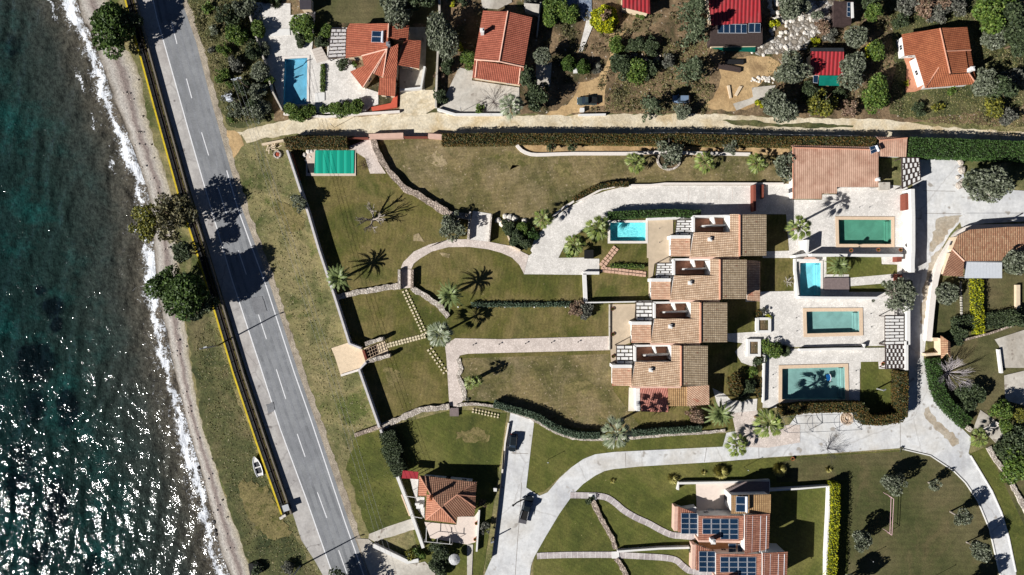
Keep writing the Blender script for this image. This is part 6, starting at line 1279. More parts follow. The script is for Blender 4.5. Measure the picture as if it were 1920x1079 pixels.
stones(pt('J', 1300,250), pt('J', 1655,290), 13, 4.4, .72, 'pink slab of the straight walk towards the villas', 'straight pink slabs', rot=R(-6), m=PK)
stones(pt('L', 1350,360), pt('L', 1358,680), 16, 4, .45, 'grey slab of the narrow walk down the lawn behind the curved wall', 'grey lawn slabs', rows=1, m=CONC2)
def lamp(p, label, group, m=WHITE, h=.4, r=.17):
    x, y = XY(p); t = thing('garden_light', (x, y, 0), label, 'garden light', group); mb = MB(); mb.tube([(x, y, 0), (x, y, h)], .05, 6); mb.build('stem', DKMET, t)
    mb = MB(); mb.lathe(x, y, [(r*.6, h), (r, h+r*.6), (r*.7, h+r*1.3), (.02, h+r*1.6)], 10); mb.build('globe', m, t, smooth_=True)
for x in (88, 250, 480, 728, 990): lamp(pt('J', x, 565), 'small white globe light beside the thin planted row on the central lawns', 'lights by the planted row', r=.22)
for x, y in ((213,885),(433,878),(655,872),(872,865),(1095,860)): lamp(pt('J', x, y), 'small dark path light with a short shadow on the long white path', 'lights on the long path', DKMET, .5)
for c, x, y, lab in (('J',1385,582,'upper round brown pot on the third villa terrace'),('J',1388,795,'lower round brown pot on the third villa terrace'),('J',1390,980,'brown pot beside the lowest pergola'),('S',1280,95,'lone terracotta pot at the lane edge above the solar house'),('L',380,95,'left pot on the wall below the green pool'),('L',605,90,'middle pot on the wall below the green pool'),('L',790,90,'right pot on the wall below the green pool'),('P',690,190,'red pot on the small white ledge by the corner lawn'),('Q',1140,635,'rusty pot against the cream patio wall'),('Q',1130,770,'rusty pot at the path below the cream patio'),('D',935,515,'potted plant on the lone house terrace')):
    x_, y_ = XY(pt(c, x, y)); t = thing('plant_pot', (x_, y_, 0), lab, 'plant pot'); zb = 2.4 if (c == 'L') else 0; mb = MB(); mb.lathe(x_, y_, [(.22, zb), (.38, zb+.35), (.45, zb+.5), (.38, zb+.5), (.34, zb+.42)], 12); mb.build('pot', TERRA if c != 'J' else m_plain('pot_brown', C(120,72,52), .7, .2, 3), t)
    me, r0 = crown_mesh('green', 0, 0, 'tuft'); o = bpy.data.objects.new('plant', me); COL.objects.link(o); o.parent = t; o.location = (0, 0, zb+.4); o.scale = (.35, .35, .45)
for i, q in enumerate((T('I', 890,830)[0], T('I', 948,968)[0])):
    mb = MB(); mb.box(*XY(q), 0, .7, .7, 1.9); tag(mb.build('gate_pillar', STONEP), ('upper' if i == 0 else 'lower')+' square end pillar of the sea gate wing', 'pillar')
# sea gate grille
t = thing('sea_gate', V3(pt('I', 800,940)), 'dark slatted timber gate canopy between the two stone wings', 'gate'); mb = MB(); g = T('I', 748,925, 835,885, 855,960, 770,1000)
f = lambda u, v: tuple(Vector(V3(g[0], 1.5)).lerp(Vector(V3(g[1], 1.5)), u).lerp(Vector(V3(g[3], 1.5)).lerp(Vector(V3(g[2], 1.5)), u), v))
for i in range(5): mb.tube([f(i/4, 0), f(i/4, 1)], .06, 4)
for i in range(4): mb.tube([f(0, i/3), f(1, i/3)], .06, 4)
mb.build('grille', m_plain('gate_beam', C(190,165,140), .8, .1, 3), t); mb = MB(); mb.prism([XY(q, .05) for q in g], Zc[0], Zc[0]+.05); mb.build('mat', DKWOOD, t)
for q in T('I', 712,925, 745,1000): 
    pass
mb = MB(); band_mesh(mb, [XY(q, 1.8) for q in T('I', 722,930, 748,1010)], .5, 0, 1.8); mb.build('lintel', BRICKR, t)
# wooden step and decks
for nm, q, lab, m, h in (('wooden_step', T('M', 1092,562, 1168,562, 1170,632, 1095,632), 'brown wooden step at the end of the broad garden path', DECK, .35), ('wooden_deck', T('L', 200,322, 410,320, 412,418, 200,420), 'brown boarded deck beside the upright cyan pool', DECK, .25), ('bench', T('L', 0,178, 40,148, 120,148, 160,175), 'brown trapezoid shade seat at the head of the upright pool', PINKPLASTER, .6), ('water_tank', T('J', 1150,85, 1225,85, 1225,158, 1150,158), 'black square tank at the corner of the little palm lawn', RUB, 1.2), ('stone_table', T('H', 665,505, 755,505, 755,570, 665,570), 'grey square slab table by the pool house corner', CONC2, .7), ('timber_stack', T('C', 755,535, 940,575, 935,612, 750,580), 'long charred timber panel lying on the earth yard', DKWOOD, .4), ('timber_stack', T('C', 800,505, 960,505, 962,545, 810,540), 'dark shorter panel above the long timber on the earth yard', DKMET, .4), ('pale_plank', T('C', 822,725, 845,722, 860,830, 845,832), 'left pale plank on the earth yard', CREAM, .12), ('pale_plank', T('C', 925,728, 952,732, 905,812, 885,802), 'right pale plank on the earth yard', CREAM, .12), ('planter_box', T('B', 1235,575, 1272,572, 1275,615, 1235,618), 'white block between the two clipped round bushes', WHITE, .5), ('equipment_box', T('B', 1290,912, 1328,912, 1328,945, 1290,945), 'white box below the green pickup', WHITE, .7), ('electric_box', T('Q', 1282,342, 1312,345, 1310,372, 1284,370), 'white meter box beside the lane, north of the truck', WHITE, .8), ('bridge', T('P', 1540,735, 1640,672, 1690,700, 1590,765), 'little white bridge slab above the curved stone wall', COPEW, .4), ('white_ledge', T('A', 765,790, 850,780, 850,850, 770,880), 'bright white slab south east of the blue pool', WHITE, .1), ('white_ledge', T('A', 265,255, 555,245, 560,300, 410,310, 275,310), 'bright white strip across the pool terrace', WHITE, .06), ('stone_block', T('R', 645,388, 705,388, 710,445, 690,445, 650,410), 'white square landing on the upper block path', WHITE, .12), ('stone_block', T('R', 838,878, 900,876, 905,935, 842,935), 'white square landing on the lower block path', WHITE, .12), ('skip_box', T('X', 610,1020, 660,1010, 690,1060, 620,1075), 'black plastic sheet heap at the bottom of the beach grass', RUB, .5), ('planks', T('E', 560,260, 580,265, 645,485, 630,490), 'rusty planks leaning inside the boundary wall', TERRA, .5), ('roof_terrace', T('B', 820,30, 950,40, 945,115, 835,90), 'dark topped white outbuilding at the upper right of the terracotta roof', CONC2, 2.2), ('side_porch', T('S', 345,520, 470,500, 480,550, 350,550), 'white porch slab at the north west of the solar house', WHITE, 2.0)):
    mb = MB(); zz = Zc[0]
    if h > .3: mb.prism(offset_poly(ccw([XY(a, h) for a in q]), .05), 0, zz+h-.06); mb.prism([XY(a, h) for a in q], zz+h-.058, zz+h)
    else: mb.prism([XY(a, h) for a in q], 0, zz+h)
    tag(mb.build(nm, m), lab, nm.replace('_', ' '))
# white planter frames in the shaded garden
for q, lab in ((T('O', 995,-17, 1108,-17, 1108,130, 995,130), 'square white planter frame in the shaded garden east of the third villa'), (T('K', 1075,655, 1195,655, 1195,785, 1075,785), 'white planter with small shrubs left of the third court')):
    a = ccw([XY(p, .8) for p in q]); b = offset_poly(a, .6); mb = MB(); ring(mb, a, b, 0, .8); t = thing('planter', (a[0][0], a[0][1], 0), lab, 'planter'); mb.build('frame', WHITE, t)
    me = MB(); me.prism(b, 0, .62); me.build('soil', G_SCRUB, t)
# ring planter on the upper lawn
c = XY(pt('G', 330,320)); mb = MB(); n = 40; oc = [(c[0]+2.85*math.cos(6.283*i/n), c[1]+2.4*math.sin(6.283*i/n)) for i in range(n)]; ic = offset_poly(oc, .45); ring(mb, oc, ic, 0, .45); tag(mb.build('stone_ring', STONEP), 'round stone ring around the gnarled olive on the upper lawn', 'stone ring')
sheet('bed_soil', ic, .12, G_SCRUB, world=True)
# fire pit, cable coil
c = XY(pt('E', 452,272)); mb = MB()
for i in range(9): a = 6.283*i/9; mb.box(c[0]+.75*math.cos(a), c[1]+.75*math.sin(a), 0, .5, .35, .4, a+1.57)
t = thing('fire_pit', (c[0], c[1], 0), 'round pale stone fire pit with red ashes by the track corner', 'fire pit'); mb.build('stone_rim', STONEP, t); mb = MB(); mb.lathe(c[0], c[1], [(.6, .05), (.5, .2), (.1, .28)], 12); mb.build('ashes', m_plain('ash_red', C(170,80,60), .9, .3, 5), t)
mb = MB(); c = XY(pt('E', 430,215)); 
for i in range(14):
    mb = MB(); mb.box(c[0]+rnd.uniform(-1.8,1.4), c[1]+rnd.uniform(-1,1), .05*i, rnd.uniform(.6,1.5), .2, .06, rnd.uniform(0,3)); tag(mb.build('board', CREAM), 'pale board in the loose heap above the fire pit', 'board', 'boards by the fire pit')
c = XY(pt('P', 390,648)); t = thing('hose_coil', (c[0], c[1], 0), 'big coil of cream pipe at the end of the parking frame', 'hose coil'); mb = MB(); pts = []
for i in range(150): a = i*.25; r_ = .45+.0078*i; pts.append((c[0]+r_*math.cos(a), c[1]+r_*math.sin(a), .1+Zc[0]+.12*math.sin(i*.05)))
mb.tube(pts, .07, 5); mb.build('pipe', m_plain('hose', C(222,196,168), .7, .15, 3), t); mb = MB(); mb.lathe(c[0], c[1], [(.95, Zc[0]), (.95, .14), (.2, .2)], 20); mb.build('drum', m_plain('drum', C(232,214,196), .7, .15, 3), t)
# parking frame: thin steel arches
t = thing('parking_frame', V3(pt('O', 1400,700)), 'open steel frame with thin arches over the parking bays', 'carport frame'); SM = m_plain('frame_steel', C(70,74,86), .6, .15, 2)
mb = MB(); base = [pt('O', 1290,640), pt('O', 1540,625), pt('O', 1770,615), pt('P', 470,600)]; tip = [pt('O', 1335,770), pt('O', 1550,765), pt('O', 1773,755), pt('P', 525,745)]
for b_ in (base, tip): mb.tube([V3(q, 2.2) for q in b_], .045, 5)
mb.build('beam', SM, t)
for a, b in zip(base, tip):
    mb = MB(); A3 = Vector(V3(a, 2.2)); B3 = Vector(V3(b, 2.2)); mb.tube([tuple(A3), tuple(B3)], .05, 5); G3 = Vector((B3.x, B3.y, 0)); mb.tube([tuple(B3), tuple(G3)], .06, 5)
    pts = [tuple(A3.lerp(B3, u)+Vector((-2.2*math.sin(u*1.57)*(1-u)*1.6, 0, .0))) for u in [i/8 for i in range(9)]]; mb.tube(pts, .04, 5); mb.build('arch', SM, t)
# pink pipe goal frame on the big lawn
t = thing('swing_frame', V3(pt('U', 765,570)), 'slim pinkish pipe frame standing on the big lower right lawn', 'play frame'); mb = MB()
P1 = T('U', 740,402, 790,435, 775,742, 738,712, 768,425, 758,728)
for a, b in ((0,1),(1,2),(2,3),(4,5)): mb.tube([V3(P1[a], 2.0), V3(P1[b], 2.0)], .05, 5)
for i in range(4): v = V3(P1[i], 2.0); mb.tube([(v[0], v[1], 0), v], .05, 5)
mb.build('frame', m_plain('frame_pink', C(225,185,190), .6, .05, 2), t)
# grey parasol
c = XY(pt('Q', 952,950), 2.2); t = thing('parasol', (c[0], c[1], 0), 'round grey parasol in the dark garden at the bottom', 'parasol'); mb = MB(); mb.lathe(c[0], c[1], [(1.35, 1.9), (1.3, 2.0), (.7, 2.3), (.05, 2.5)], 12); mb.build('canopy', m_plain('parasol_grey', C(190,190,190), .8, .1, 2), t); mb = MB(); mb.tube([(c[0], c[1], 0), (c[0], c[1], 2.45)], .04, 6); mb.build('pole', DKMET, t)
# street lights and utility poles
def street_light(bx, by, h, arm, label):
    x, y = bx, by; t = thing('street_light', (x, y, 0), label, 'street light'); mb = MB(); mb.tube([(x, y, 0), (x, y, h*.5), (x, y, h)], [.2, .17, .14], 8); mb.build('pole', m_plain('galvanised', C(160,160,158), .5, .1, 2), t)
    mb = MB(); e = (x+arm[0], y+arm[1], h+.15); mb.tube([(x, y, h), (x+arm[0]*.5, y+arm[1]*.5, h+.12), e], .05, 6); mb.build('arm', DKMET, t)
    mb = MB(); mb.box(e[0], e[1], e[2]-.1, .75, .28, .14, math.atan2(arm[1], arm[0])); mb.build('lamp_head', LTMET, t)
b = XY((409,648)); street_light(b[0], b[1], 9.3, (1.2,.4), 'street light by the yellow kerb, its long shadow across the road')
b = XY((563,1062)); street_light(b[0], b[1], 9.0, (1.2,.3), 'street light at the bottom of the road, shadow over both lanes')
b = XY(pt('Q', 1268,768)); street_light(b[0], b[1], 2.6, (.2,.1), 'short lamp post at the dark lane fence below the truck')
b = XY(pt('P', 648,400)); street_light(b[0], b[1], 2.8, (.2,.1), 'thin lamp post in the shaded corner lawn')
b = XY(pt('H', 1750,830)); street_light(b[0], b[1], 2.0, (.2,.1), 'small post beside the grey lane above the tan roof')
WOODP = m_plain('pole_wood', C(120,104,88), .9, .2, 3)
poles = [((443,147), 9.0, 'utility pole with insulator crossarms in the roadside thicket'), ((425,178), 8.0, 'utility pole carrying the white transformer in the roadside thicket')]
tops = []
for (p, h, lab) in poles:
    x, y = XY(p, h); t = thing('utility_pole', (x, y, 0), lab, 'utility pole'); mb = MB(); mb.tube([(x, y, 0), (x, y, h)], [.16, .11], 8); mb.build('pole', WOODP, t); tops.append((x, y, h))
    mb = MB()
    for dz, L in ((0, 2.4), (-.7, 1.8)): mb.box(x, y, h+dz-.1, L, .12, .12, R(15))
    for i in (-1, -.4, .4, 1): mb.lathe(x+i*math.cos(R(15)), y+i*math.sin(R(15)), [(.07, h), (.09, h+.1), (.05, h+.25)], 6)
    mb.build('crossarm', ALU, t)
x, y, h = tops[1]; mb = MB(); mb.box(x, y-.6, h-2.0, 1.1, .8, 1.2, R(15)); [mb.lathe(x+i, y-.6, [(.09, h-.8), (.05, h-.45)], 6) for i in (-.35, 0, .35)]; mb.build('transformer', ALU, [o for o in COL.objects if o.name.startswith('utility_pole')][-1])
WIRE = m_plain('wire', C(150,150,150), .5, .1, 1)
for k in range(3):
    a = (tops[0][0]+(k-1)*.9, tops[0][1], 9.0); e = XY((742+k*9, 1130), 9.0); pts = [(a[0]+(e[0]-a[0])*i/24, a[1]+(e[1]-a[1])*i/24, 9.0-4*1.6*(i/24)*(1-i/24)) for i in range(25)]
    mb = MB(); mb.tube(pts, .022, 4); tag(mb.build('overhead_cable', WIRE), 'thin overhead cable running down across the roadside meadow', 'cable', 'overhead cables')
# poles on the dirt track with long shadows
for c, x, y, h, lab in (('B',1528,790,3.6,'thin pole casting a diagonal shadow right of the green pickup'),('B',295,945,4,'thin post at the terracotta house gate'),('E',930,42,3.2,'thin post on the dirt track above the rusty hedge'),('N',390,910,2.6,'slim post alone on the round lawn'),('O',965,1060,3,'slim post on the lawn edge below the lane'),('U',1150,1075,3,'slim post near the bottom of the big lawn'),('U',560,920,3,'post with a round disc in the big lawn')):
    a = XY(pt(c, x, y)); t = thing('post', (a[0], a[1], 0), lab, 'post'); mb = MB(); mb.tube([(a[0], a[1], 0), (a[0], a[1], h)], .055, 6); mb.build('shaft', DKMET, t); mb = MB(); mb.lathe(a[0], a[1], [(.1, h), (.12, h+.1), (.02, h+.16)], 8); mb.build('cap', LTMET, t)
# fence posts along the long hedge
fl = T('G', 60,88, 400,80, 900,88, 1370,100)+T('H', 0,100, 330,108, 640,115); fw_ = resample([XY(q, 2.6) for q in fl], 2.5); t = thing('wire_fence', (fw_[0][0], fw_[0][1], 0), 'wire fence with pale post tops behind the long rusty hedge', 'fence')
mb = MB(); [mb.tube([(a, b, z) for a, b in fw_], .012, 4) for z in (1.0, 1.8, 2.5)]; mb.build('wire', WIRE, t)
for a, b in fw_[:90]: mb = MB(); mb.tube([(a, b, 0), (a, b, 2.5), (a+.25, b-.2, 2.8)], .04, 5); mb.build('post', LTMET, t)
# drying poles / sun umbrellas' thin bars beside the pools
# loungers implied by thin bars: pairs of slim stanchions
for i, (c, x, y) in enumerate((('K',1410,655),('K',1415,765),('L',600,620),('L',605,730),('O',1215,278),('O',1215,390),('P',475,245),('P',475,360),('K',262,18),('G',262,888),('G',262,1005),('H',505,710),('H',590,710))):
    a = XY(pt(c, x, y)); t = thing('parasol_stand', (a[0], a[1], 0), 'slim low metal stand on the paving by the pools, casting a thin slanting shadow', 'stand', 'slim stands round the pools'); mb = MB(); mb.tube([(a[0]-.2, a[1]-.12, .0), (a[0]-.2, a[1]-.12, .75)], .035, 5); mb.build('stem', LTMET, t)
    mb = MB(); mb.lathe(a[0]-.2, a[1]-.12, [(.12, Zc[0]), (.1, Zc[0]+.05)], 8); mb.build('foot', DKMET, t)
# pool robot
a = XY(pt('O', 1690,310)); t = thing('pool_robot', (a[0], a[1], -.1), 'blue pool cleaning robot with a white hose in the large teal pool', 'pool robot')
mb = MB(); mb.box(a[0]-.2, a[1]+.1, -.24, 1.0, 1.5, .14, .2); mb.build('body', m_plain('robot_blue', C(20,90,150), .5, .2, 2), t); mb = MB(); mb.tube([(a[0]+.3*math.sin(i*.35), a[1]+.9-i*.2, -.04) for i in range(10)], .07, 6); mb.build('hose', WHITE, t)
# boat
def hull(t, cx, cy, L, Wd, rot):
    c_, s_ = math.cos(rot), math.sin(rot); tr = lambda x, y, z: (cx+x*c_-y*s_, cy+x*s_+y*c_, z)
    out = MB(); secs = [(-.5, .40, .3), (-.3, .5, .12), (0, .5, .05), (.25, .38, .08), (.42, .16, .2), (.5, .0, .45)]; V = []
    for x, w_, kz in secs:
        V.append([tr(x*L, sg*w_*Wd, .75+.12*abs(x)) for sg in (-1, 1)]+[tr(x*L, sg*w_*Wd*.7, kz+.1) for sg in (-1, 1)]+[tr(x*L, sg*max(.0, w_-.09)*Wd, .72+.12*abs(x)) for sg in (-1, 1)]+[tr(x*L*.95, sg*max(0, w_-.12)*Wd*.9, .38) for sg in (-1, 1)])
    for i in range(5):
        a, b = V[i], V[i+1]
        for q in ((0,2),(3,1),(2,3)): out.face([a[q[0]], a[q[1]], b[q[1]], b[q[0]]])
        for q in ((0,4),(5,1),(4,6),(7,5),(6,7)): out.face([a[q[0]], b[q[0]], b[q[1]], a[q[1]]])
    a = V[0]; out.face([a[0], a[1], a[3], a[2]]); out.face([a[4], a[5], a[7], a[6]]); out.face([a[0], a[4], a[5], a[1]])
    out.build('hull', m_plain('boat_white', C(240,240,238), .4, .04, 2), t)
    for x, w_, bw in ((-.42,.40,.3), (-.06,.45,.14), (.3,.27,.5)):
        mb = MB(); p = [tr(x*L-bw, -w_*Wd, 0), tr(x*L+bw, -w_*Wd*.9, 0), tr(x*L+bw, w_*Wd*.9, 0), tr(x*L-bw, w_*Wd, 0)]; mb.prism([(q[0], q[1]) for q in p], .6, .66); mb.build('bench', WHITE, t)
    mb = MB(); p = [tr(-.4*L, -.34*Wd, 0), tr(.3*L, -.25*Wd, 0), tr(.3*L, .25*Wd, 0), tr(-.4*L, .34*Wd, 0)]; mb.prism([(q[0], q[1]) for q in p], .4, .42); mb.build('floor', m_plain('boat_floor', C(70,72,75), .8, .2, 3), t)
a = XY((484,873)); t = thing('rowing_boat', (a[0], a[1], 0), 'white rowing boat pulled up on the grass beside the yellow kerb', 'boat'); hull(t, a[0], a[1], 4.9, 1.9, R(108))
# vehicles
def car(name, p, rot, L, Wd, H, paint, label, kind='hatch'):
    x, y = XY(p, .8); t = thing(name, (x, y, 0), label, 'car' if kind == 'hatch' else 'pickup'); c_, s_ = math.cos(rot), math.sin(rot)
    tr = lambda u, v, z: (x+u*c_-v*s_, y+u*s_+v*c_, z)
    def loft(secs, nm, m, par=t):
        mb = MB(); R_ = []
        for u, w_, z0, z1, wt in secs: R_.append([tr(u*L, -w_*Wd, z0), tr(u*L, -w_*Wd*1.0, (z0+z1)/2), tr(u*L, -wt*Wd, z1), tr(u*L, wt*Wd, z1), tr(u*L, w_*Wd, (z0+z1)/2), tr(u*L, w_*Wd, z0)])
        for i in range(len(R_)-1):
            for j in range(6): k = (j+1) % 6; mb.face([R_[i][j], R_[i+1][j], R_[i+1][k], R_[i][k]])
        mb.face(R_[0]); mb.face(list(reversed(R_[-1]))); return mb.build(nm, m, par, smooth_=False)
    body = loft([(-.5,.42,.4,.75,.36),(-.46,.48,.3,.92,.43),(-.2,.5,.25,.98,.46),(.15,.5,.25,.98,.46),(.36,.49,.25,.86,.42),(.47,.44,.3,.72,.36),(.5,.38,.4,.62,.32)], 'body', paint)
    cab = [(-.46,.42,.9,1.05,.38),(-.36,.44,.92,H-.04,.34),(-.05,.45,.95,H,.35),(.1,.44,.95,H-.06,.34),(.25,.43,.9,1.0,.38)] if kind == 'hatch' else [(-.08,.43,.9,1.1,.39),(-.03,.44,.92,H-.04,.36),(.12,.44,.95,H,.36),(.27,.42,.9,1.0,.38)]
    loft(cab, 'windscreen', GLASS, t); r0, r1 = (-.37, .09) if kind == 'hatch' else (-.02, .12)
    mb = MB(); mb.prism([tr(u*L, v*Wd, 0)[:2] for u, v in ((r0,-.335),(r1,-.335),(r1,.335),(r0,.335))], H-.05, H+.025); mb.build('roof', paint, t)
    if kind != 'hatch': mb = MB(); mb.prism([tr(u*L, v*Wd, 0)[:2] for u, v in ((-.46,-.4),(-.12,-.4),(-.12,.4),(-.46,.4))], .9, 1.0); mb.build('load_bed', RUB, t)
    for u in (-.31, .31):
        for v in (-.46, .46):
            mb = MB(); a, b = tr(u*L, v*Wd-.11, .32), tr(u*L, v*Wd+.11, .32); mb.tube([a, b], .32, 14); w_ = mb.build('wheel', RUB, t); mb = MB(); q = .012 if v > 0 else -.012; a2, b2 = tr(u*L, v*Wd-.11+q, .32), tr(u*L, v*Wd+.11+q, .32); mb.tube([a2, b2], .18, 10); mb.build('rim', LTMET, w_)
    for v in (-.36, .36):
        mb = MB(); mb.box(*tr(.485*L, v*Wd, 0)[:2], .6, .12, .3, .12, rot); mb.build('headlight', ALU, t); mb = MB(); mb.box(*tr(-.49*L, v*Wd, 0)[:2], .7, .1, .25, .14, rot); mb.build('tail_light', m_plain('tail_red', C(170,30,25), .4, .1, 1), t)
    for v in (-.54, .54): mb = MB(); mb.box(*tr(.2*L, v*Wd, 0)[:2], .95, .14, .2, .14, rot); mb.build('mirror', paint, t)
    return t
car('parked_car', (962,831), R(-97), 4.1, 1.85, 1.5, CARB, 'black hatchback parked alone on the short concrete drive')
car('pickup_truck', pt('B', 1355,850), R(180), 4.8, 1.85, 1.6, CARG, 'green pickup parked behind the white wall along the dirt track', 'pickup')
car('parked_car', pt('C', 440,835), R(180), 4.0, 1.8, 1.45, CARS, 'silver blue car half under an olive beside the dirt track')
t = car('flatbed_truck', (987,953), R(74), 6.0, 2.1, 2.0, CARB, 'black truck with a low flat trailer where the two concrete lanes meet', 'pickup'); t['category'] = 'truck'
a = XY(pt('Q', 1530,615), .8); mb = MB(); mb.box(a[0], a[1], .75, 1.9, 1.5, .12, R(-12)); mb.build('trailer_bed', m_plain('trailer_grey', C(88,86,90), .7, .15, 2), t)
mb = MB(); [mb.tube([V3(pt('Q', x0, y0), 1.2), V3(pt('Q', x1, y1), 1.2)], .07, 5) for x0, y0, x1, y1 in ((1525,540,1505,600), (1580,545,1565,610))]; mb.build('side_rail', LTMET, t)
mb = MB(); mb.tube([V3(pt('Q', 1545,435), 1.6), V3(pt('Q', 1480,465), 2.0), V3(pt('Q', 1448,492), 2.2)], .16, 7); mb.lathe(*XY(pt('Q', 1448,492), 2.2), [(.22, 1.7), (.28, 2.1), (.1, 2.3)], 8); mb.build('crane_arm', RUB, t)
# sun beds on the solar terrace and rocks
for x, lab in ((592, 'left grey sun lounger on the shaded deck of the solar house'), (660, 'right grey sun lounger on the shaded deck of the solar house')):
    a = XY(pt('S', x, 530), .4); t = thing('sun_lounger', (a[0], a[1], 0), lab, 'sun lounger'); mb = MB(); mb.box(a[0], a[1], .28, 1.1, .6, .1); mb.build('seat', LTMET, t); mb = MB(); mb.box(a[0]+.55, a[1], .4, .5, .6, .1, .05); mb.build('backrest', LTMET, t)
    for u in (-.4, .4): 
        for v in (-.22, .22): mb = MB(); mb.box(a[0]+u, a[1]+v, 0, .06, .06, .28); mb.build('leg', DKMET, t)
def rocks(name, cpts, label, cat, group, mat, n=1, s=(.3, .8)):
    for p in cpts:
        x, y = XY(p); mb = MB(); r_ = rnd.uniform(*s); n_ = 7; lo = [(x+r_*rnd.uniform(.7,1.15)*math.cos(6.283*i/n_), y+r_*rnd.uniform(.7,1.15)*math.sin(6.283*i/n_)) for i in range(n_)]
        mid = [(x+(a-x)*.85, y+(b-y)*.85) for a, b in lo]; top = [(x+(a-x)*.45, y+(b-y)*.45) for a, b in lo]; i0 = 0
        zb = -1.15 if cat == 'shore rock' else 0
        mb.v = [(a, b, zb) for a, b in lo]+[(a, b, zb+r_*.45) for a, b in mid]+[(a, b, zb+r_*.7) for a, b in top]
        for k in range(2):
            for i in range(n_): j = (i+1) % n_; mb.f.append((k*n_+i, k*n_+j, (k+1)*n_+j, (k+1)*n_+i)); mb.mi.append(0)
        mb.f.append(tuple(range(2*n_, 3*n_))); mb.mi.append(0); tag(mb.build(name, mat), label, cat, group)
rocks('shore_rock', T('X', 340,420, 350,540, 430,815, 440,880, 435,860), 'dark wet rock at the edge of the surf', 'shore rock', 'dark rocks in the surf', ROCKD, s=(.35,.9))
rr_ = random.Random(3)
rub = []
while len(rub) < 110:
    x, y = rr_.uniform(1030,1720), rr_.uniform(0,470)
    if (x > 1180 and y < 330 and not 1560 < x < 1640) or (y > 390 and x < 1340 and y < 470): rub.append(pt('C', x, y))
rocks('rubble_stone', rub, 'pale angular stone in the rubble heaps between the red house and the dark cabin', 'stone', 'stones of the rubble heaps', ROCK, s=(.25,.75))
rocks('rubble_stone', [pt('C', rr_.uniform(1020,1230), 650+abs(rr_.gauss(0,25))+((i % 2)*0)) for i in range(36)], 'white stone of the curved rim around the gravel patch', 'stone', 'stones round the gravel patch', ROCK, s=(.2,.4))
rocks('rubble_stone', [(rr_.uniform(1180,1240), 100+rr_.uniform(0,16)) for i in range(40)], 'grey stone of the collapsed terrace wall on the brown slope', 'stone', 'stones of the collapsed terrace wall', STONE, s=(.25,.55))
rocks('garden_rock', T('F', 600,825, 660,790, 740,810, 820,830, 700,800, 640,850), 'large pale rock at the head of the shrub bed by the ramp', 'rock', 'pale rocks by the ramp', ROCK, s=(.6,1.2))
rocks('garden_rock', T('E', 680,275, 730,290, 715,245, 690,320, 740,245), 'pale boulder beside the hatch of the teal pool cover', 'rock', 'boulders by the pool cover', ROCK, s=(.4,.7))
rocks('garden_rock', T('H', 1330,460, 1350,340, 1370,500, 1340,530, 1360,400, 1340,310), 'cream boulder beside the big grey tree in the lane bend', 'rock', 'boulders by the lane tree', STONEP, s=(.6,1.1))
rocks('beach_stone', [((lambda k: (be_w[k][0]-rr_.uniform(.3,2.2), be_w[k][1]))(rr_.randrange(20, len(be_w)-20))) for _ in range(0)], '', '', '', ROCK)
cg = []
for _ in range(60):
    k = rr_.randrange(14, len(sh_w)-12); u = rr_.uniform(.15, .95); t_ = k/(len(sh_w)-1)*(len(be_w)-1); b_ = be_w[int(t_)]; a_ = sh_w[k]; cg.append(((a_[0]+(b_[0]-a_[0])*u)*8+960, 539.5-(a_[1]+(b_[1]-a_[1])*u)*8))
rocks('beach_stone', cg, 'pale stone lying on the pebble beach', 'stone', 'larger stones on the beach', m_plain('beach_stone', C(190,180,168), .9, .3, 1), s=(.14,.3))
ex_ = [(1030,150,1100,215),(1325,0,1440,105),(1340,95,1470,205),(1515,90,1580,170),(1690,45,1835,175),(1180,0,1222,30),(1560,0,1605,60),(1440,0,1560,100)]
U_ = []
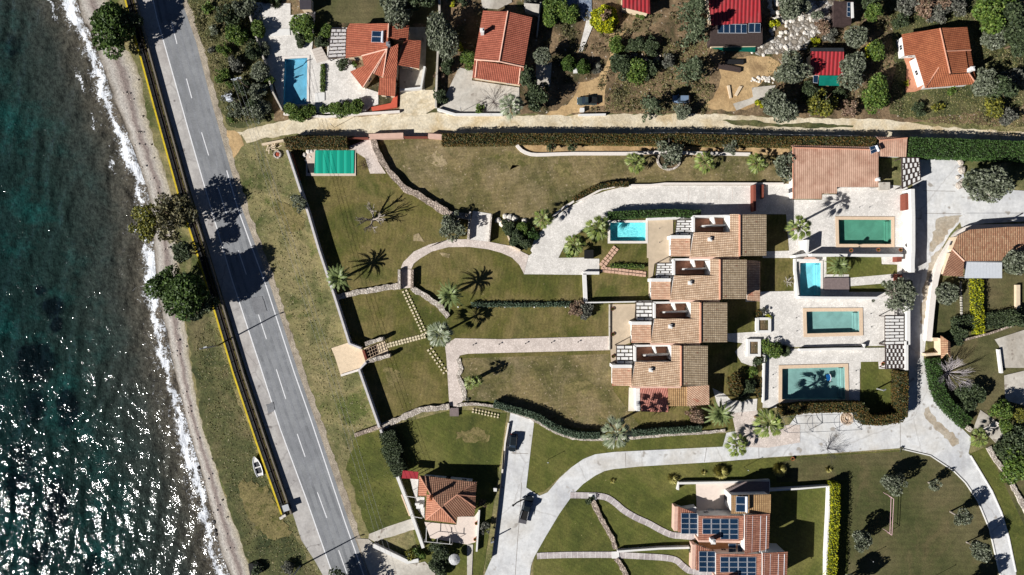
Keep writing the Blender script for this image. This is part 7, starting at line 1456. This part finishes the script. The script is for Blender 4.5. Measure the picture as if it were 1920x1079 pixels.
for x0, y0, x1, y1, n_ in ((1005,20,1690,212,330),(1840,90,1918,240,40),(345,0,505,225,150),(1640,0,1830,60,70),(945,30,1010,120,10)):
    for _ in range(n_):
        x, y = rr_.uniform(x0, x1), rr_.uniform(y0, y1)
        if any(a <= x <= c and b <= y <= d for a, b, c, d in ex_) or (x0 == 345 and x < 350+y*.42): continue
        cx_, cy_ = XY((x, y)); r_ = rr_.uniform(.3, 1.3); m_ = int(30*r_*r_)+12; a_ = NR.uniform(0, 6.283, m_); q_ = np.sqrt(NR.uniform(0, 1, m_))*r_
        U_.append(np.stack([cx_+np.cos(a_)*q_*NR.uniform(.6,1.4), cy_+np.sin(a_)*q_, .1+(1-(q_/r_)**2)*r_*.6*NR.uniform(.3,1,m_)], 1))
me = np_mesh('undergrowth', leaf_quads(np.concatenate(U_), .26, 1.4, .4), 4, m_leaf('undergrowth_leaves', [C(84,84,52), C(112,104,70), C(66,74,42), C(136,122,92), C(96,104,60)]))
o = bpy.data.objects.new('undergrowth', me); COL.objects.link(o); tag(o, 'low ragged weeds and undergrowth on the rough plots', 'undergrowth', None, 'stuff')
# grass tufts: uncountable, one object
V_ = []; 
def tufts(poly, n, col_h=.22):
    xs_ = [q[0] for q in poly]; ys_ = [q[1] for q in poly]
    k = 0
    while k < n:
        p = (rr_.uniform(min(xs_), max(xs_)), rr_.uniform(min(ys_), max(ys_)))
        if inside(p, poly): V_.append((*XY(p), .03)); k += 1
tufts(px(442,290, 530,290, 640,640, 700,800, 780,960, 690,1000, 560,640), 2200); tufts(px(360,640, 400,590, 540,960, 600,1075, 480,1075, 390,800), 2500); tufts(px(1180,80, 1330,80, 1330,210, 1130,210), 5000); tufts(px(1700,160, 1918,60, 1918,255, 1680,220), 5000); tufts(px(350,0, 520,0, 500,220, 430,236), 6000); tufts(px(1440,0, 1920,0, 1920,140, 1440,200), 6000)
G_ = np.array(V_); me = np_mesh('grass_tufts', leaf_quads(G_, .26, 1.6, .6), 4, m_leaf('grass_blades', [C(110,112,62), C(150,140,92), C(84,92,46), C(172,160,120)]))
o = bpy.data.objects.new('grass_tufts', me); COL.objects.link(o); tag(o, 'dry tufts of meadow and verge grass', 'grass', None, 'stuff')
